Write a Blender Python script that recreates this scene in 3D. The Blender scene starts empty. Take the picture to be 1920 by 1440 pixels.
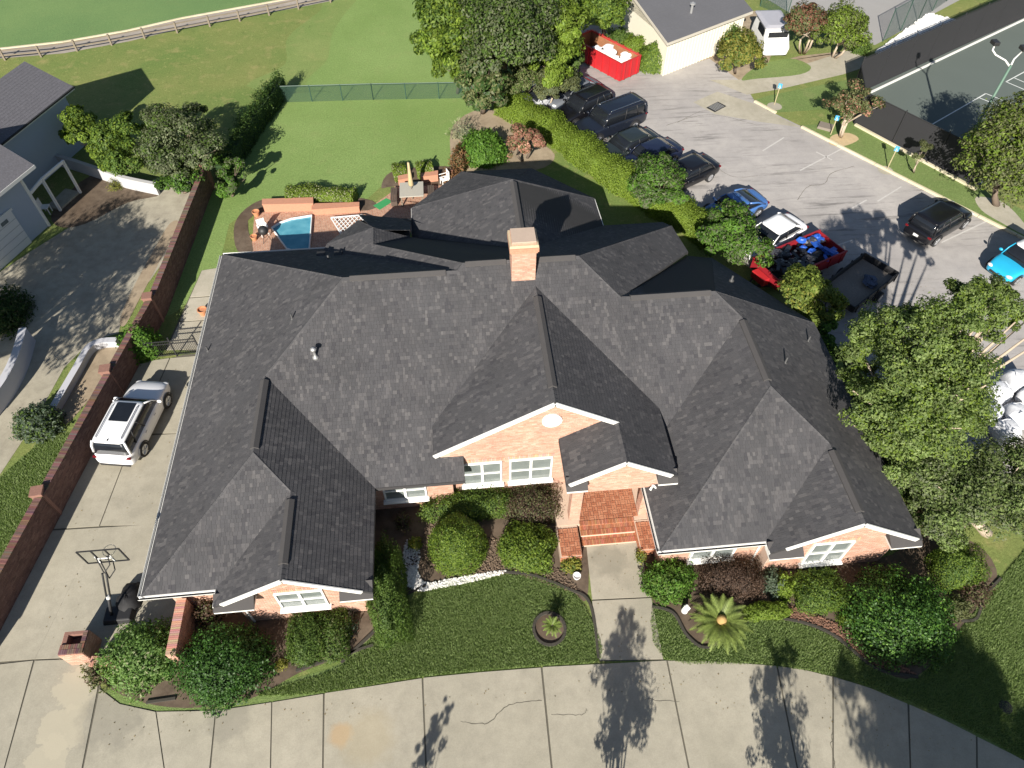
import bpy, math, random
import numpy as np
from mathutils import Matrix, Vector
sc = bpy.context.scene
COL = sc.collection
PI = math.pi
# ------------------------------------------------------------------ camera, sky, sun, exposure
cd = bpy.data.cameras.new('camera'); cam = bpy.data.objects.new('camera', cd); COL.objects.link(cam)
cd.sensor_fit = 'HORIZONTAL'; cd.sensor_width = 36.0; cd.lens = 24.957; cd.clip_start = 0.1; cd.clip_end = 3000.0
YAW, TILT, ROLL = 0.102, 0.8933, 0.0066
def camera_matrix():
    fh = Vector((math.sin(YAW), math.cos(YAW), 0)); up = Vector((0, 0, 1)); r = Vector((math.cos(YAW), -math.sin(YAW), 0))
    f = fh*math.cos(TILT) - up*math.sin(TILT); u = fh*math.sin(TILT) + up*math.cos(TILT)
    c, s = math.cos(ROLL), math.sin(ROLL)
    r, u = c*r + s*u, -s*r + c*u
    m = Matrix(((r.x, u.x, -f.x, 0), (r.y, u.y, -f.y, 0), (r.z, u.z, -f.z, 28.0), (0, 0, 0, 1)))
    return m
cam.matrix_world = camera_matrix()
sc.camera = cam
SUN_AZ, SUN_EL = math.radians(199.0), math.radians(28.5)      # compass bearing of the sun (north is +y), its height
world = bpy.data.worlds.new('World'); sc.world = world; world.use_nodes = True
wn = world.node_tree
sky = wn.nodes.new('ShaderNodeTexSky'); sky.sky_type = 'NISHITA'; sky.sun_disc = False
sky.sun_elevation = SUN_EL; sky.sun_rotation = SUN_AZ; sky.air_density = 1.0; sky.dust_density = 0.6; sky.ozone_density = 1.2
bg = wn.nodes['Background']; bg.inputs['Strength'].default_value = 0.05
wn.links.new(sky.outputs[0], bg.inputs['Color'])
sl = bpy.data.lights.new('sun', 'SUN'); sun = bpy.data.objects.new('sun', sl); COL.objects.link(sun)
sl.energy = 5.0; sl.angle = math.radians(0.5); sl.color = (1.0, 0.94, 0.84)
sd = Vector((math.sin(SUN_AZ)*math.cos(SUN_EL), math.cos(SUN_AZ)*math.cos(SUN_EL), math.sin(SUN_EL)))
sun.rotation_euler = sd.to_track_quat('Z', 'Y').to_euler(); sun.location = (-20, -30, 40)
vs = sc.view_settings; vs.view_transform = 'Standard'; vs.look = 'None'; vs.exposure = 0.95; vs.gamma = 1.0; vs.use_curve_mapping = False
# ------------------------------------------------------------------ materials
MATS = {}
def nodes_of(name):
    m = bpy.data.materials.new(name); m.use_nodes = True; nt = m.node_tree
    return m, nt, nt.nodes['Principled BSDF']
def N(nt, t, **kw):
    n = nt.nodes.new(t)
    for k, v in kw.items():
        if hasattr(n, k): setattr(n, k, v)
        else: n.inputs[k].default_value = v
    return n
def objco(nt):
    return nt.nodes.new('ShaderNodeNewGeometry').outputs['Position']
def mixc(nt, fac, a, b, mode='MIX'):
    n = nt.nodes.new('ShaderNodeMix'); n.data_type = 'RGBA'; n.blend_type = mode
    for s, v in ((n.inputs[0], fac), (n.inputs[6], a), (n.inputs[7], b)):
        if isinstance(v, bpy.types.NodeSocket): nt.links.new(v, s)
        elif isinstance(v, (tuple, list)): s.default_value = (*v[:3], 1)
        else: s.default_value = v
    return n.outputs[2]
def ramp(nt, src, stops):
    r = nt.nodes.new('ShaderNodeValToRGB'); nt.links.new(src, r.inputs[0])
    e = r.color_ramp.elements
    while len(e) < len(stops): e.new(0.5)
    for el, (p, c) in zip(e, stops):
        el.position = p; el.color = (c, c, c, 1) if isinstance(c, (int, float)) else (*c, 1)
    return r.outputs[0]
def noise(nt, co, scale, detail=4, rough=0.55):
    n = N(nt, 'ShaderNodeTexNoise'); n.inputs['Scale'].default_value = scale; n.inputs['Detail'].default_value = detail
    n.inputs['Roughness'].default_value = rough
    nt.links.new(co, n.inputs['Vector']); return n.outputs['Fac']
def bump(nt, bs, h, strength=0.3, dist=0.02):
    b = N(nt, 'ShaderNodeBump'); b.inputs['Strength'].default_value = strength; b.inputs['Distance'].default_value = dist
    nt.links.new(h, b.inputs['Height']); nt.links.new(b.outputs[0], bs.inputs['Normal'])
def mat(name, col, rough=0.6, metal=0.0, var=0.12, scale=3.0, fine=40.0, bmp=0.15, coat=0.0, spec=0.5):
    """painted / plain surface: base colour with two scales of wear and a fine relief"""
    if name in MATS: return MATS[name]
    m, nt, bs = nodes_of(name); co = objco(nt)
    a = noise(nt, co, scale); b = noise(nt, co, fine, 3)
    lo = tuple(c*(1-var) for c in col); hi = tuple(min(1, c*(1+var)) for c in col)
    c1 = mixc(nt, a, lo, hi); c2 = mixc(nt, ramp(nt, b, [(0.35, 0.0), (0.7, 1.0)]), c1, tuple(c*(1-var*0.6) for c in col))
    nt.links.new(c2, bs.inputs['Base Color'])
    bs.inputs['Roughness'].default_value = rough; bs.inputs['Metallic'].default_value = metal
    bs.inputs['Coat Weight'].default_value = coat; bs.inputs['Specular IOR Level'].default_value = spec
    if bmp: bump(nt, bs, b, bmp, 0.01)
    MATS[name] = m; return m
def tint_mat(name, rough=0.8, fine=60.0, bmp=0.4, spec=0.3, dist=0.008):
    """colour comes from the piece's own tint (each shingle / brick / stone differs), grain on top"""
    m, nt, bs = nodes_of(name); co = objco(nt)
    at = N(nt, 'ShaderNodeAttribute'); at.attribute_name = 'tint'
    b = noise(nt, co, fine, 3); w = noise(nt, co, 0.5, 3)
    c = mixc(nt, 1.0, at.outputs['Color'], ramp(nt, b, [(0.25, 0.72), (0.75, 1.25)]), 'MULTIPLY')
    c = mixc(nt, 1.0, c, ramp(nt, w, [(0.3, 0.9), (0.7, 1.1)]), 'MULTIPLY')
    nt.links.new(c, bs.inputs['Base Color']); bs.inputs['Roughness'].default_value = rough
    bs.inputs['Specular IOR Level'].default_value = spec
    bump(nt, bs, b, bmp, dist); MATS[name] = m; return m
def leaf_mat(name, rough=0.55, trans=0.35):
    m, nt, bs = nodes_of(name); at = N(nt, 'ShaderNodeAttribute'); at.attribute_name = 'tint'
    nt.links.new(at.outputs['Color'], bs.inputs['Base Color']); bs.inputs['Roughness'].default_value = rough
    bs.inputs['Specular IOR Level'].default_value = 0.28
    tr = N(nt, 'ShaderNodeBsdfTranslucent')
    tc = mixc(nt, 1.0, at.outputs['Color'], (1.0, 1.15, 0.5), 'MULTIPLY'); nt.links.new(tc, tr.inputs['Color'])
    mx = N(nt, 'ShaderNodeMixShader'); mx.inputs[0].default_value = trans
    nt.links.new(bs.outputs[0], mx.inputs[1]); nt.links.new(tr.outputs[0], mx.inputs[2])
    nt.links.new(mx.outputs[0], nt.nodes['Material Output'].inputs['Surface']); MATS[name] = m; return m
def lawn_mat(name, a, b, dry, dry_amt=0.3, stripes=None, patch=0.12, weeds=0.25):
    m, nt, bs = nodes_of(name); co = objco(nt)
    big = noise(nt, co, patch, 5, 0.6); mid = noise(nt, co, 0.9, 4); fine = noise(nt, co, 9.0, 4, 0.7); vf = noise(nt, co, 34.0, 2, 0.7)
    c = mixc(nt, ramp(nt, big, [(0.35, 0), (0.65, 1)]), a, b)
    c = mixc(nt, ramp(nt, mid, [(0.55, 0), (0.8, dry_amt)]), c, dry)
    if weeds: c = mixc(nt, ramp(nt, noise(nt, co, 2.4, 9, 0.78), [(0.56, 0), (0.68, weeds)]), c, tuple(x*1.5 for x in dry)); c = mixc(nt, ramp(nt, noise(nt, co, 1.3, 8, 0.75), [(0.55, 0), (0.70, weeds)]), c, tuple(x*0.62 for x in a))
    c = mixc(nt, 1.0, c, ramp(nt, fine, [(0.25, 0.72), (0.75, 1.25)]), 'MULTIPLY')
    c = mixc(nt, 1.0, c, ramp(nt, vf, [(0.25, 0.7), (0.75, 1.25)]), 'MULTIPLY')
    if stripes:
        wv = N(nt, 'ShaderNodeTexWave'); wv.inputs['Scale'].default_value = stripes[0]; wv.inputs['Distortion'].default_value = 2.5
        mp = N(nt, 'ShaderNodeMapping'); mp.inputs['Rotation'].default_value = (0, 0, stripes[1]); nt.links.new(co, mp.inputs['Vector'])
        nt.links.new(mp.outputs[0], wv.inputs['Vector'])
        c = mixc(nt, 1.0, c, ramp(nt, wv.outputs['Fac'], [(0.2, 0.93), (0.8, 1.06)]), 'MULTIPLY')
    nt.links.new(c, bs.inputs['Base Color']); bs.inputs['Roughness'].default_value = 0.9; bs.inputs['Specular IOR Level'].default_value = 0.1
    h = mixc(nt, 0.5, fine, vf); bump(nt, bs, h, 0.9, 0.06); MATS[name] = m; return m
def concrete_mat(name, a, b, stain, stain_amt=0.5, rust=None, streak=None):
    m, nt, bs = nodes_of(name); co = objco(nt)
    big = noise(nt, co, 0.35, 6, 0.6); mid = noise(nt, co, 1.7, 5, 0.65); fine = noise(nt, co, 22.0, 4, 0.7)
    c = mixc(nt, ramp(nt, big, [(0.35, 0), (0.65, 1)]), a, b)
    c = mixc(nt, ramp(nt, mid, [(0.42, 0), (0.72, stain_amt)]), c, stain)
    c = mixc(nt, 1.0, c, ramp(nt, noise(nt, co, 0.12, 4, 0.6), [(0.3, 0.86), (0.7, 1.1)]), 'MULTIPLY')
    c = mixc(nt, 1.0, c, ramp(nt, fine, [(0.2, 0.86), (0.8, 1.12)]), 'MULTIPLY')
    if streak:
        mp = N(nt, 'ShaderNodeMapping'); mp.inputs['Rotation'].default_value = (0, 0, streak); mp.inputs['Scale'].default_value = (0.25, 2.4, 1)
        nt.links.new(co, mp.inputs['Vector']); s = noise(nt, mp.outputs[0], 1.1, 6, 0.7)
        msk = noise(nt, co, 0.16, 3); 
        fac = mixc(nt, 1.0, ramp(nt, s, [(0.52, 0), (0.68, 1)]), ramp(nt, msk, [(0.40, 0.12), (0.58, 0.9)]), 'MULTIPLY')
        c = mixc(nt, fac, c, tuple(x*0.42 for x in a))
    if rust:
        for (x, y, r, colr) in rust:
            amt, soft = 0.5, 0.55
            if len(colr) > 3: amt, soft = colr[3], colr[4]; colr = colr[:3]
            vd = N(nt, 'ShaderNodeVectorMath'); vd.operation = 'DISTANCE'; nt.links.new(co, vd.inputs[0]); vd.inputs[1].default_value = (x, y, 0)
            ad = N(nt, 'ShaderNodeMath'); ad.operation = 'MULTIPLY_ADD'; nt.links.new(mid, ad.inputs[0]); ad.inputs[1].default_value = -r*2.4; 
            nt.links.new(vd.outputs['Value'], ad.inputs[2])
            c = mixc(nt, ramp(nt, ad.outputs[0], [(0.0, amt), (min(0.95, max(0.03, r*soft)), 0.0)]), c, colr)
    nt.links.new(c, bs.inputs['Base Color']); bs.inputs['Roughness'].default_value = 0.85; bs.inputs['Specular IOR Level'].default_value = 0.25
    bump(nt, bs, fine, 0.35, 0.01); MATS[name] = m; return m
def glass_mat(name, col=(0.02, 0.025, 0.03), rough=0.06):
    m, nt, bs = nodes_of(name); co = objco(nt)
    c = mixc(nt, noise(nt, co, 2.0, 2), tuple(x*0.7 for x in col), tuple(x*1.3 for x in col)); nt.links.new(c, bs.inputs['Base Color'])
    bs.inputs['Roughness'].default_value = rough; bs.inputs['Specular IOR Level'].default_value = 0.6; MATS[name] = m; return m
SHINGLE = tint_mat('asphalt_shingle', 0.9, 90.0, 0.5, 0.22)
BRICK = tint_mat('fired_brick', 0.85, 45.0, 0.4, 0.25)
STONE = tint_mat('white_stone', 0.8, 30.0, 0.4)
LEAF = leaf_mat('leaf', 0.55, 0.42); LEAFG = leaf_mat('glossy_leaf', 0.5, 0.25)
MORTAR = mat('mortar', (0.44, 0.34, 0.27), 0.9, var=0.15, fine=25)
BRICKTEX = mat('weathered_brick_cap', (0.27, 0.14, 0.10), 0.9, var=0.35, scale=6, fine=18, bmp=0.5)
BARK = mat('bark', (0.16, 0.12, 0.09), 0.95, var=0.35, scale=5, fine=30, bmp=0.7)
PALEBARK = mat('pale_bark', (0.42, 0.34, 0.26), 0.9, var=0.25, scale=5, fine=25, bmp=0.4)
WHITE = mat('white_paint', (0.72, 0.71, 0.68), 0.5, var=0.05)
WHITEV = mat('white_vinyl', (0.78, 0.78, 0.76), 0.4, var=0.04)
DARKMETAL = mat('black_metal', (0.018, 0.018, 0.02), 0.7, var=0.2)
RUBBER = mat('tyre_rubber', (0.018, 0.018, 0.02), 0.85, var=0.2)
ALLOY = mat('alloy', (0.55, 0.55, 0.56), 0.3, metal=0.8, var=0.1)
GLASS = glass_mat('window_glass', (0.15, 0.17, 0.165), 0.08); CARGLASS = glass_mat('car_glass', (0.012, 0.014, 0.018), 0.04)
PLASTIC = mat('black_plastic', (0.02, 0.02, 0.022), 0.55, var=0.15)
CHROME = mat('chrome', (0.7, 0.7, 0.72), 0.18, metal=1.0, var=0.05, bmp=0)
LAMPRED = mat('red_lamp', (0.14, 0.008, 0.012), 0.2, var=0.1, bmp=0)
LAMPCLEAR = mat('clear_lamp', (0.62, 0.63, 0.64), 0.15, var=0.08, bmp=0)
ROOFDECK = mat('roof_deck', (0.030, 0.029, 0.030), 0.95, var=0.2)
MULCH = concrete_mat('mulch', (0.105, 0.075, 0.052), (0.15, 0.115, 0.085), (0.06, 0.042, 0.03), 0.8)
SOIL = concrete_mat('dry_soil', (0.30, 0.235, 0.165), (0.36, 0.29, 0.205), (0.20, 0.155, 0.105), 0.7)
WOODGREY = mat('weathered_wood', (0.20, 0.165, 0.125), 0.9, var=0.3, fine=25)
GALV = mat('galvanised_steel', (0.42, 0.42, 0.42), 0.45, metal=0.6, var=0.12)
# ------------------------------------------------------------------ object helpers
def link(o): COL.objects.link(o); return o
def tag(o, label=None, cat=None, group=None, kind=None):
    if label: o['label'] = label
    if cat: o['category'] = cat
    if group: o['group'] = group
    if kind: o['kind'] = kind
    return o
def thing(name, label, cat, loc=(0, 0, 0), rz=0.0, group=None):
    o = bpy.data.objects.new(name, None); link(o); o.location = (loc[0], loc[1], loc[2] if len(loc) > 2 else 0.0); o.rotation_euler = (0, 0, rz)
    o.empty_display_size = 0.3
    return tag(o, label, cat, group)
def world_origin(o):
    v = Vector((0, 0, 0))
    while o is not None: v += Vector(o.location); o = o.parent
    return v
def make_mesh(name, V, F, m, tint=None, smooth=False):
    me = bpy.data.meshes.new(name)
    V = np.asarray(V, dtype=np.float32)
    if isinstance(F, np.ndarray) and F.ndim == 2:
        n, k = F.shape
        me.vertices.add(len(V)); me.vertices.foreach_set('co', V.ravel())
        me.loops.add(n*k); me.loops.foreach_set('vertex_index', F.ravel().astype(np.int32))
        me.polygons.add(n); me.polygons.foreach_set('loop_start', np.arange(0, n*k, k, dtype=np.int32))
        me.update(calc_edges=True)
    else:
        me.from_pydata([tuple(map(float, v)) for v in V], [], [tuple(f) for f in F]); me.update()
    if tint is not None:
        a = me.attributes.new('tint', 'FLOAT_COLOR', 'FACE'); t = np.ones((len(tint), 4), dtype=np.float32); t[:, :3] = np.asarray(tint)[:, :3]
        a.data.foreach_set('color', t.ravel())
    if smooth: me.polygons.foreach_set('use_smooth', np.ones(len(me.polygons), dtype=bool))
    for mm in (m if isinstance(m, (list, tuple)) else [m]): me.materials.append(mm)
    return me
def obj(name, V, F, m, parent=None, tint=None, smooth=False, local=False):
    V = np.asarray(V, dtype=np.float32)
    if parent is not None and not local: V = V - np.array(world_origin(parent), dtype=np.float32)
    me = make_mesh(name, V, F, m, tint, smooth)
    o = bpy.data.objects.new(name, me); link(o)
    if parent is not None: o.parent = parent
    return o
class MB:
    """collects shapes for ONE mesh"""
    def __init__(s): s.V = []; s.F = []; s.T = []; s.t = (1, 1, 1)
    def add(s, vs, fs):
        b = len(s.V); s.V += [tuple(v) for v in vs]; s.F += [tuple(b+i for i in f) for f in fs]; s.T += [s.t]*len(fs); return s
    def box(s, c, d, rz=0.0, top=None):
        x, y, z = d[0]/2, d[1]/2, d[2]/2; k = top or (1, 1); ca, sa = math.cos(rz), math.sin(rz)
        P = []
        for zz, kx, ky in ((-z, 1, 1), (z, k[0], k[1])):
            for a, b in ((-x, -y), (x, -y), (x, y), (-x, y)):
                a *= kx; b *= ky; P.append((c[0]+a*ca-b*sa, c[1]+a*sa+b*ca, c[2]+zz))
        return s.add(P, [(3, 2, 1, 0), (4, 5, 6, 7), (0, 1, 5, 4), (1, 2, 6, 5), (2, 3, 7, 6), (3, 0, 4, 7)])
    def bar(s, p, q, w, h, up=(0, 0, 1)):
        p, q = Vector(p), Vector(q); d = (q-p).normalized(); u = Vector(up)
        sd_ = d.cross(u)
        if sd_.length < 1e-5: sd_ = d.cross(Vector((1, 0, 0)))
        sd_.normalize(); u = sd_.cross(d).normalized()
        P = []
        for e in (p, q):
            for a, b in ((-1, -1), (1, -1), (1, 1), (-1, 1)): P.append(e + sd_*a*w/2 + u*b*h/2)
        return s.add(P, [(0, 1, 2, 3), (7, 6, 5, 4), (0, 4, 5, 1), (1, 5, 6, 2), (2, 6, 7, 3), (3, 7, 4, 0)])
    def tube(s, path, rad, n=8, cap=True):
        path = [Vector(p) for p in path]; m = len(path)
        if not hasattr(rad, '__len__'): rad = [rad]*m
        P = []; ref = None
        for i in range(m):
            d = (path[min(i+1, m-1)] - path[max(i-1, 0)]).normalized()
            a = d.cross(Vector((0, 0, 1)) if abs(d.z) < 0.95 else Vector((1, 0, 0))).normalized() if ref is None else (ref - d*ref.dot(d)).normalized()
            ref = a; b = d.cross(a)
            for k in range(n):
                t = 2*PI*k/n; P.append(path[i] + (a*math.cos(t) + b*math.sin(t))*rad[i])
        F = [(i*n+k, i*n+(k+1) % n, (i+1)*n+(k+1) % n, (i+1)*n+k) for i in range(m-1) for k in range(n)]
        if cap: F += [tuple(range(n-1, -1, -1)), tuple((m-1)*n+k for k in range(n))]
        return s.add(P, F)
    def prism(s, pts, z0, z1):
        n = len(pts)
        ar = sum(pts[i][0]*pts[(i+1) % n][1]-pts[(i+1) % n][0]*pts[i][1] for i in range(n))
        if ar < 0: pts = list(pts)[::-1]
        P = [(p[0], p[1], z0) for p in pts] + [(p[0], p[1], z1) for p in pts]
        return s.add(P, [tuple(range(n-1, -1, -1)), tuple(range(n, 2*n))] + [(i, (i+1) % n, n+(i+1) % n, n+i) for i in range(n)])
    def lathe(s, c, prof, n=12):
        P = [(c[0]+r*math.cos(2*PI*k/n), c[1]+r*math.sin(2*PI*k/n), c[2]+z) for r, z in prof for k in range(n)]; m = len(prof)
        F = [(i*n+k, i*n+(k+1) % n, (i+1)*n+(k+1) % n, (i+1)*n+k) for i in range(m-1) for k in range(n)] + [tuple(range(n-1, -1, -1)), tuple((m-1)*n+k for k in range(n))]
        return s.add(P, F)
    def blob(s, c, r, n=10, m=7, rough=0.12, seed=0, flat=0.0):
        rg = random.Random(seed); P = []
        for i in range(m+1):
            th = PI*i/m
            for k in range(n):
                ph = 2*PI*k/n; q = 1 + rg.uniform(-rough, rough)
                z = math.cos(th)*r[2]*q
                P.append((c[0]+r[0]*q*math.sin(th)*math.cos(ph), c[1]+r[1]*q*math.sin(th)*math.sin(ph), c[2]+max(z, -r[2]*(1-flat))))
        return s.add(P, [(i*n+k, (i+1)*n+k, (i+1)*n+(k+1) % n, i*n+(k+1) % n) for i in range(m) for k in range(n)])
    def build(s, name, m, parent=None, local=False, smooth=False, tint=False, bevel=0.0, sub=0):
        o = obj(name, s.V, s.F, m, parent, np.array(s.T) if tint else None, smooth, local)
        if bevel: b = o.modifiers.new('bevel', 'BEVEL'); b.width = bevel; b.segments = 2; b.limit_method = 'ANGLE'
        if sub: b = o.modifiers.new('sub', 'SUBSURF'); b.levels = sub; b.render_levels = sub
        return o
def copy_tree(o, parent=None):
    c = o.copy(); link(c); c.parent = parent
    for ch in o.children: copy_tree(ch, c)
    return c
def sheet(name, pts, z, m, label=None, cat=None, kind='structure', parent=None):
    n = len(pts); ar = sum(pts[i][0]*pts[(i+1) % n][1]-pts[(i+1) % n][0]*pts[i][1] for i in range(n))
    if ar < 0: pts = list(pts)[::-1]
    o = obj(name, [(p[0], p[1], z) for p in pts], [tuple(range(n))], m, parent)
    return tag(o, label, cat, None, kind)
def smooth_line(pts, k=4, closed=False):
    """Catmull-Rom through plan points"""
    P = [Vector((p[0], p[1])) for p in pts]; n = len(P); out = []
    rng = range(n) if closed else range(n-1)
    for i in rng:
        p0 = P[(i-1) % n] if closed or i > 0 else P[0]; p1 = P[i]; p2 = P[(i+1) % n]; p3 = P[(i+2) % n] if closed or i+2 < n else P[-1]
        for j in range(k):
            t = j/k; q = 0.5*((2*p1) + (p2-p0)*t + (2*p0-5*p1+4*p2-p3)*t*t + (3*p1-p0-3*p2+p3)*t**3); out.append((q.x, q.y))
    if not closed: out.append(tuple(P[-1]))
    return out
# ------------------------------------------------------------------ tiling a flat polygon with small pieces (shingles, bricks, pavers)
def clip_poly(subj, x0, y0, x1, y1):
    def cut(P, ins, inter):
        out = []
        for i in range(len(P)):
            a, b = P[i-1], P[i]; ia, ib = ins(a), ins(b)
            if ib:
                if not ia: out.append(inter(a, b))
                out.append(b)
            elif ia: out.append(inter(a, b))
        return out
    def ix(x): return lambda a, b: (x, a[1]+(b[1]-a[1])*(x-a[0])/(b[0]-a[0]))
    def iy(y): return lambda a, b: (a[0]+(b[0]-a[0])*(y-a[1])/(b[1]-a[1]), y)
    P = subj
    for ins, it in ((lambda p: p[0] >= x0, ix(x0)), (lambda p: p[0] <= x1, ix(x1)), (lambda p: p[1] >= y0, iy(y0)), (lambda p: p[1] <= y1, iy(y1))):
        if not P: return []
        P = cut(P, ins, it)
    return P
def inside(poly, x, y):
    x = np.asarray(x); y = np.asarray(y); r = np.zeros(x.shape, bool); n = len(poly)
    for i in range(n):
        (xa, ya), (xb, yb) = poly[i-1], poly[i]
        if ya == yb: continue
        c = ((ya > y) != (yb > y)) & (x < (xb-xa)*(y-ya)/(yb-ya)+xa); r ^= c
    return r
def tile(mb, poly2, cells, frame, z_low, z_high, holes=(), keep=None, slope_v=True):
    """cells: (u0,v0,u1,v1,tint). frame: origin,u,v,n. Pieces are clipped to the polygon; z_low at upper edge, z_high at lower edge.
    keep: a callable that may take over a whole piece (returns True when it did)"""
    O, U, Vv, Nn = [Vector(a) for a in frame]
    C = np.array([c[:4] for c in cells]); 
    ins = [inside(poly2, C[:, a], C[:, b]) for a, b in ((0, 1), (2, 1), (2, 3), (0, 3))]
    full = ins[0] & ins[1] & ins[2] & ins[3]
    pv = np.array(poly2)
    for (u0, v0, u1, v1, t), fl in zip(cells, full):
        if fl and ((pv[:, 0] > u0) & (pv[:, 0] < u1) & (pv[:, 1] > v0) & (pv[:, 1] < v1)).any(): fl = False
        if any(u1 > h[0] and u0 < h[2] and v1 > h[1] and v0 < h[3] for h in holes):
            h = [h for h in holes if u1 > h[0] and u0 < h[2] and v1 > h[1] and v0 < h[3]][0]
            if u0 < h[0]-0.01: u1 = h[0]
            elif u1 > h[2]+0.01: u0 = h[2]
            else: continue
            if u1-u0 < 0.02: continue
            fl = fl
        P = [(u0, v0), (u1, v0), (u1, v1), (u0, v1)] if fl else clip_poly(poly2, u0, v0, u1, v1)
        if len(P) < 3: continue
        if not fl:
            Q = [P[0]]
            for q in P[1:]:
                if abs(q[0]-Q[-1][0])+abs(q[1]-Q[-1][1]) > 1e-4: Q.append(q)
            P = Q
            if len(P) < 3: continue
            ar = sum(P[i-1][0]*P[i][1]-P[i][0]*P[i-1][1] for i in range(len(P)))
            if abs(ar) < 2e-4: continue
            if ar < 0: P = P[::-1]
        if keep is not None and fl and keep(u0, v0, u1, v1, t): continue
        n = len(P); h = v1-v0
        top = [O + U*a + Vv*b + Nn*((z_high+(z_low-z_high)*(b-v0)/h) if slope_v else z_high) for a, b in P]
        bot = [O + U*a + Vv*b for a, b in P]
        mb.t = t
        mb.add(bot+top, [tuple(range(n, 2*n))] + [(i, (i+1) % n, n+(i+1) % n, n+i) for i in range(n)])
def brick_cells(u0, u1, v0, v1, rg, bl=0.205, bh=0.068, j=0.011, tints=None):
    out = []; row = 0; v = v0
    while v < v1:
        u = u0 - (bl+j)*0.5*(row % 2)
        while u < u1:
            t = rg.choice(tints); k = rg.uniform(0.90, 1.10)
            out.append((u, v, u+bl, v+bh, tuple(c*k for c in t))); u += bl+j
        v += bh+j; row += 1
    return out
BRICK_PINK = [(0.465, 0.275, 0.205), (0.49, 0.30, 0.225), (0.44, 0.25, 0.18), (0.51, 0.325, 0.25), (0.455, 0.265, 0.20)]
BRICK_RED = [(0.145, 0.085, 0.072), (0.165, 0.095, 0.078), (0.125, 0.073, 0.062), (0.185, 0.112, 0.092)]
# ================================================================== THE BRICK HOUSE
e, eE, p = 2.70, 3.95, 0.6137
xW, yN, xA, xL, yS1, yG1, yS0 = -12.48, 30.52, -4.04, -9.79, 11.55, 10.88, 15.34
xE, xB, xR, yS2, yG2 = 17.25, 6.96, 11.15, 11.51, 11.00
xC, xD, yG3, xP, yG4 = -1.51, 8.03, 15.86, 3.62, 14.00
house = thing('brick_house', 'large single storey salmon brick house with sprawling dark grey shingle roof and brick chimney', 'house', (2, 20, 0))
J1 = (-8.26, 19.56, 5.29); K1 = (-8.26, 15.77, 5.29); M1 = (-6.915, 14.425, 4.46); Q1 = (-6.915, yG1, 4.46)
R1 = (-4.89, 22.93, 7.36); V1 = (-0.05, 22.93, 7.36); R3 = (0.22, 23.2, 7.52); R3e = (5.24, 23.2, 7.52); V2 = (6.9, 21.53, 6.5)
R5e = (11.06, 21.53, 6.5); J2 = (12.105, 20.485, 5.86); K2 = (12.105, 16.655, 5.86); M2 = (14.2, 14.56, 4.57); Q2 = (14.2, yG2, 4.57)
N7 = (3.26, 22.15, 6.88); T3 = (3.15, 25.6, 6.05); A3 = (3.15, 31.06, 6.05)
bq = (-4.1, 28.0, 4.87); cq = (-4.13, 29.33, 4.85); mq = (-2.4, 29.7, 3.83)
gq = (-6.86, 30.33, 3.175); vq = (-7.0, 29.88, 3.089); dq = (-5.36, 32.78, 2.7); hq = (-3.19, 32.77, 2.7)
oa, ob, oc, od, oe, of = (-2.39, 31.05, 2.7), (-2.39, 33.62, 2.7), (0.62, 36.86, 2.7), (4.88, 36.8, 2.7), (8.15, 33.55, 2.7), (8.24, 31.05, 2.7)
PLANES = {
 'w0': [(xW, yS1, e), K1, J1, R1, (xW, yN, e)],
 's1': [(xW, yS1, e), (xL, yS1, e), M1, K1],
 'e1': [K1, M1, Q1, (xA, yG1, e), (xA, yS0, e), J1],
 'w2': [(xL, yG1, e), Q1, M1, (xL, yS1, e)],
 'n0': [(xW, yN, e), R1, V1, vq, (-7.0, yN, e)],
 'w3': [vq, V1, R3, bq, gq],
 'nw': [gq, bq, cq], 'nw2': [gq, cq, dq],
 'el': [bq, mq, cq],
 'nl': [cq, mq, (-2.39, 32.5, 2.85), hq, dq],
 's0a': [(xA, yS0, e), (-0.35, yS0, e), (-0.35, 16.2, 3.228), (xC, 16.2, 3.228), (xC, 17.37, 3.945), N7, (3.26, 23.2, 7.52), R3, V1, R1, J1],
 's0b': [(3.26, 23.2, 7.52), N7, (8.03, 17.37, 3.945), (8.03, 16.41, 3.357), J2, R5e, V2, R3e],
 'n3a': [R3, (3.15, 23.2, 7.52), T3, oa, mq, bq],
 'n3b': [(3.15, 23.2, 7.52), R3e, (11.6, 29.6, 3.59), (11.6, 31.05, 2.7), of, T3],
 'e5': [R3e, V2, (12.1, 27.8, 3.3), (11.6, 29.6, 3.59)],
 'n5': [V2, R5e, (13.59, 27.97, 2.6), (12.3, 28.3, 2.6), (12.1, 27.8, 3.0)],
 'n6': [R5e, (xE, 22.7, 2.7), (13.59, 27.97, 2.6)],
 'e6': [R5e, J2, K2, M2, Q2, (xE, yG2, e), (xE, 22.7, e)],
 'w6': [(xB, yS2, e), K2, J2, (xB, yS0, e)],
 's6': [(xB, yS2, e), (xR, yS2, e), M2, K2],
 'w8': [(xR, yG2, e), Q2, M2, (xR, yS2, e)],
 'w7': [(xC, yG3, eE), (3.26, yG3, 6.88), N7, (xC, 17.37, eE)],
 'e7': [(3.26, yG3, 6.88), (5.825, yG3, 5.3), (5.825, yG4, 5.3), (8.03, yG4, eE), (8.03, 17.37, eE), N7],
 'w9': [(xP, yG4, eE), (5.825, yG4, 5.3), (5.825, 16.25, 5.3), (xP, 16.25, eE)],
 'w4': [oa, ob, A3, T3], 'e4': [T3, A3, oe, of], 'nw4': [ob, oc, A3], 'n4': [oc, od, A3], 'ne4': [od, oe, A3],
}
rg = random.Random(11)
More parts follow.
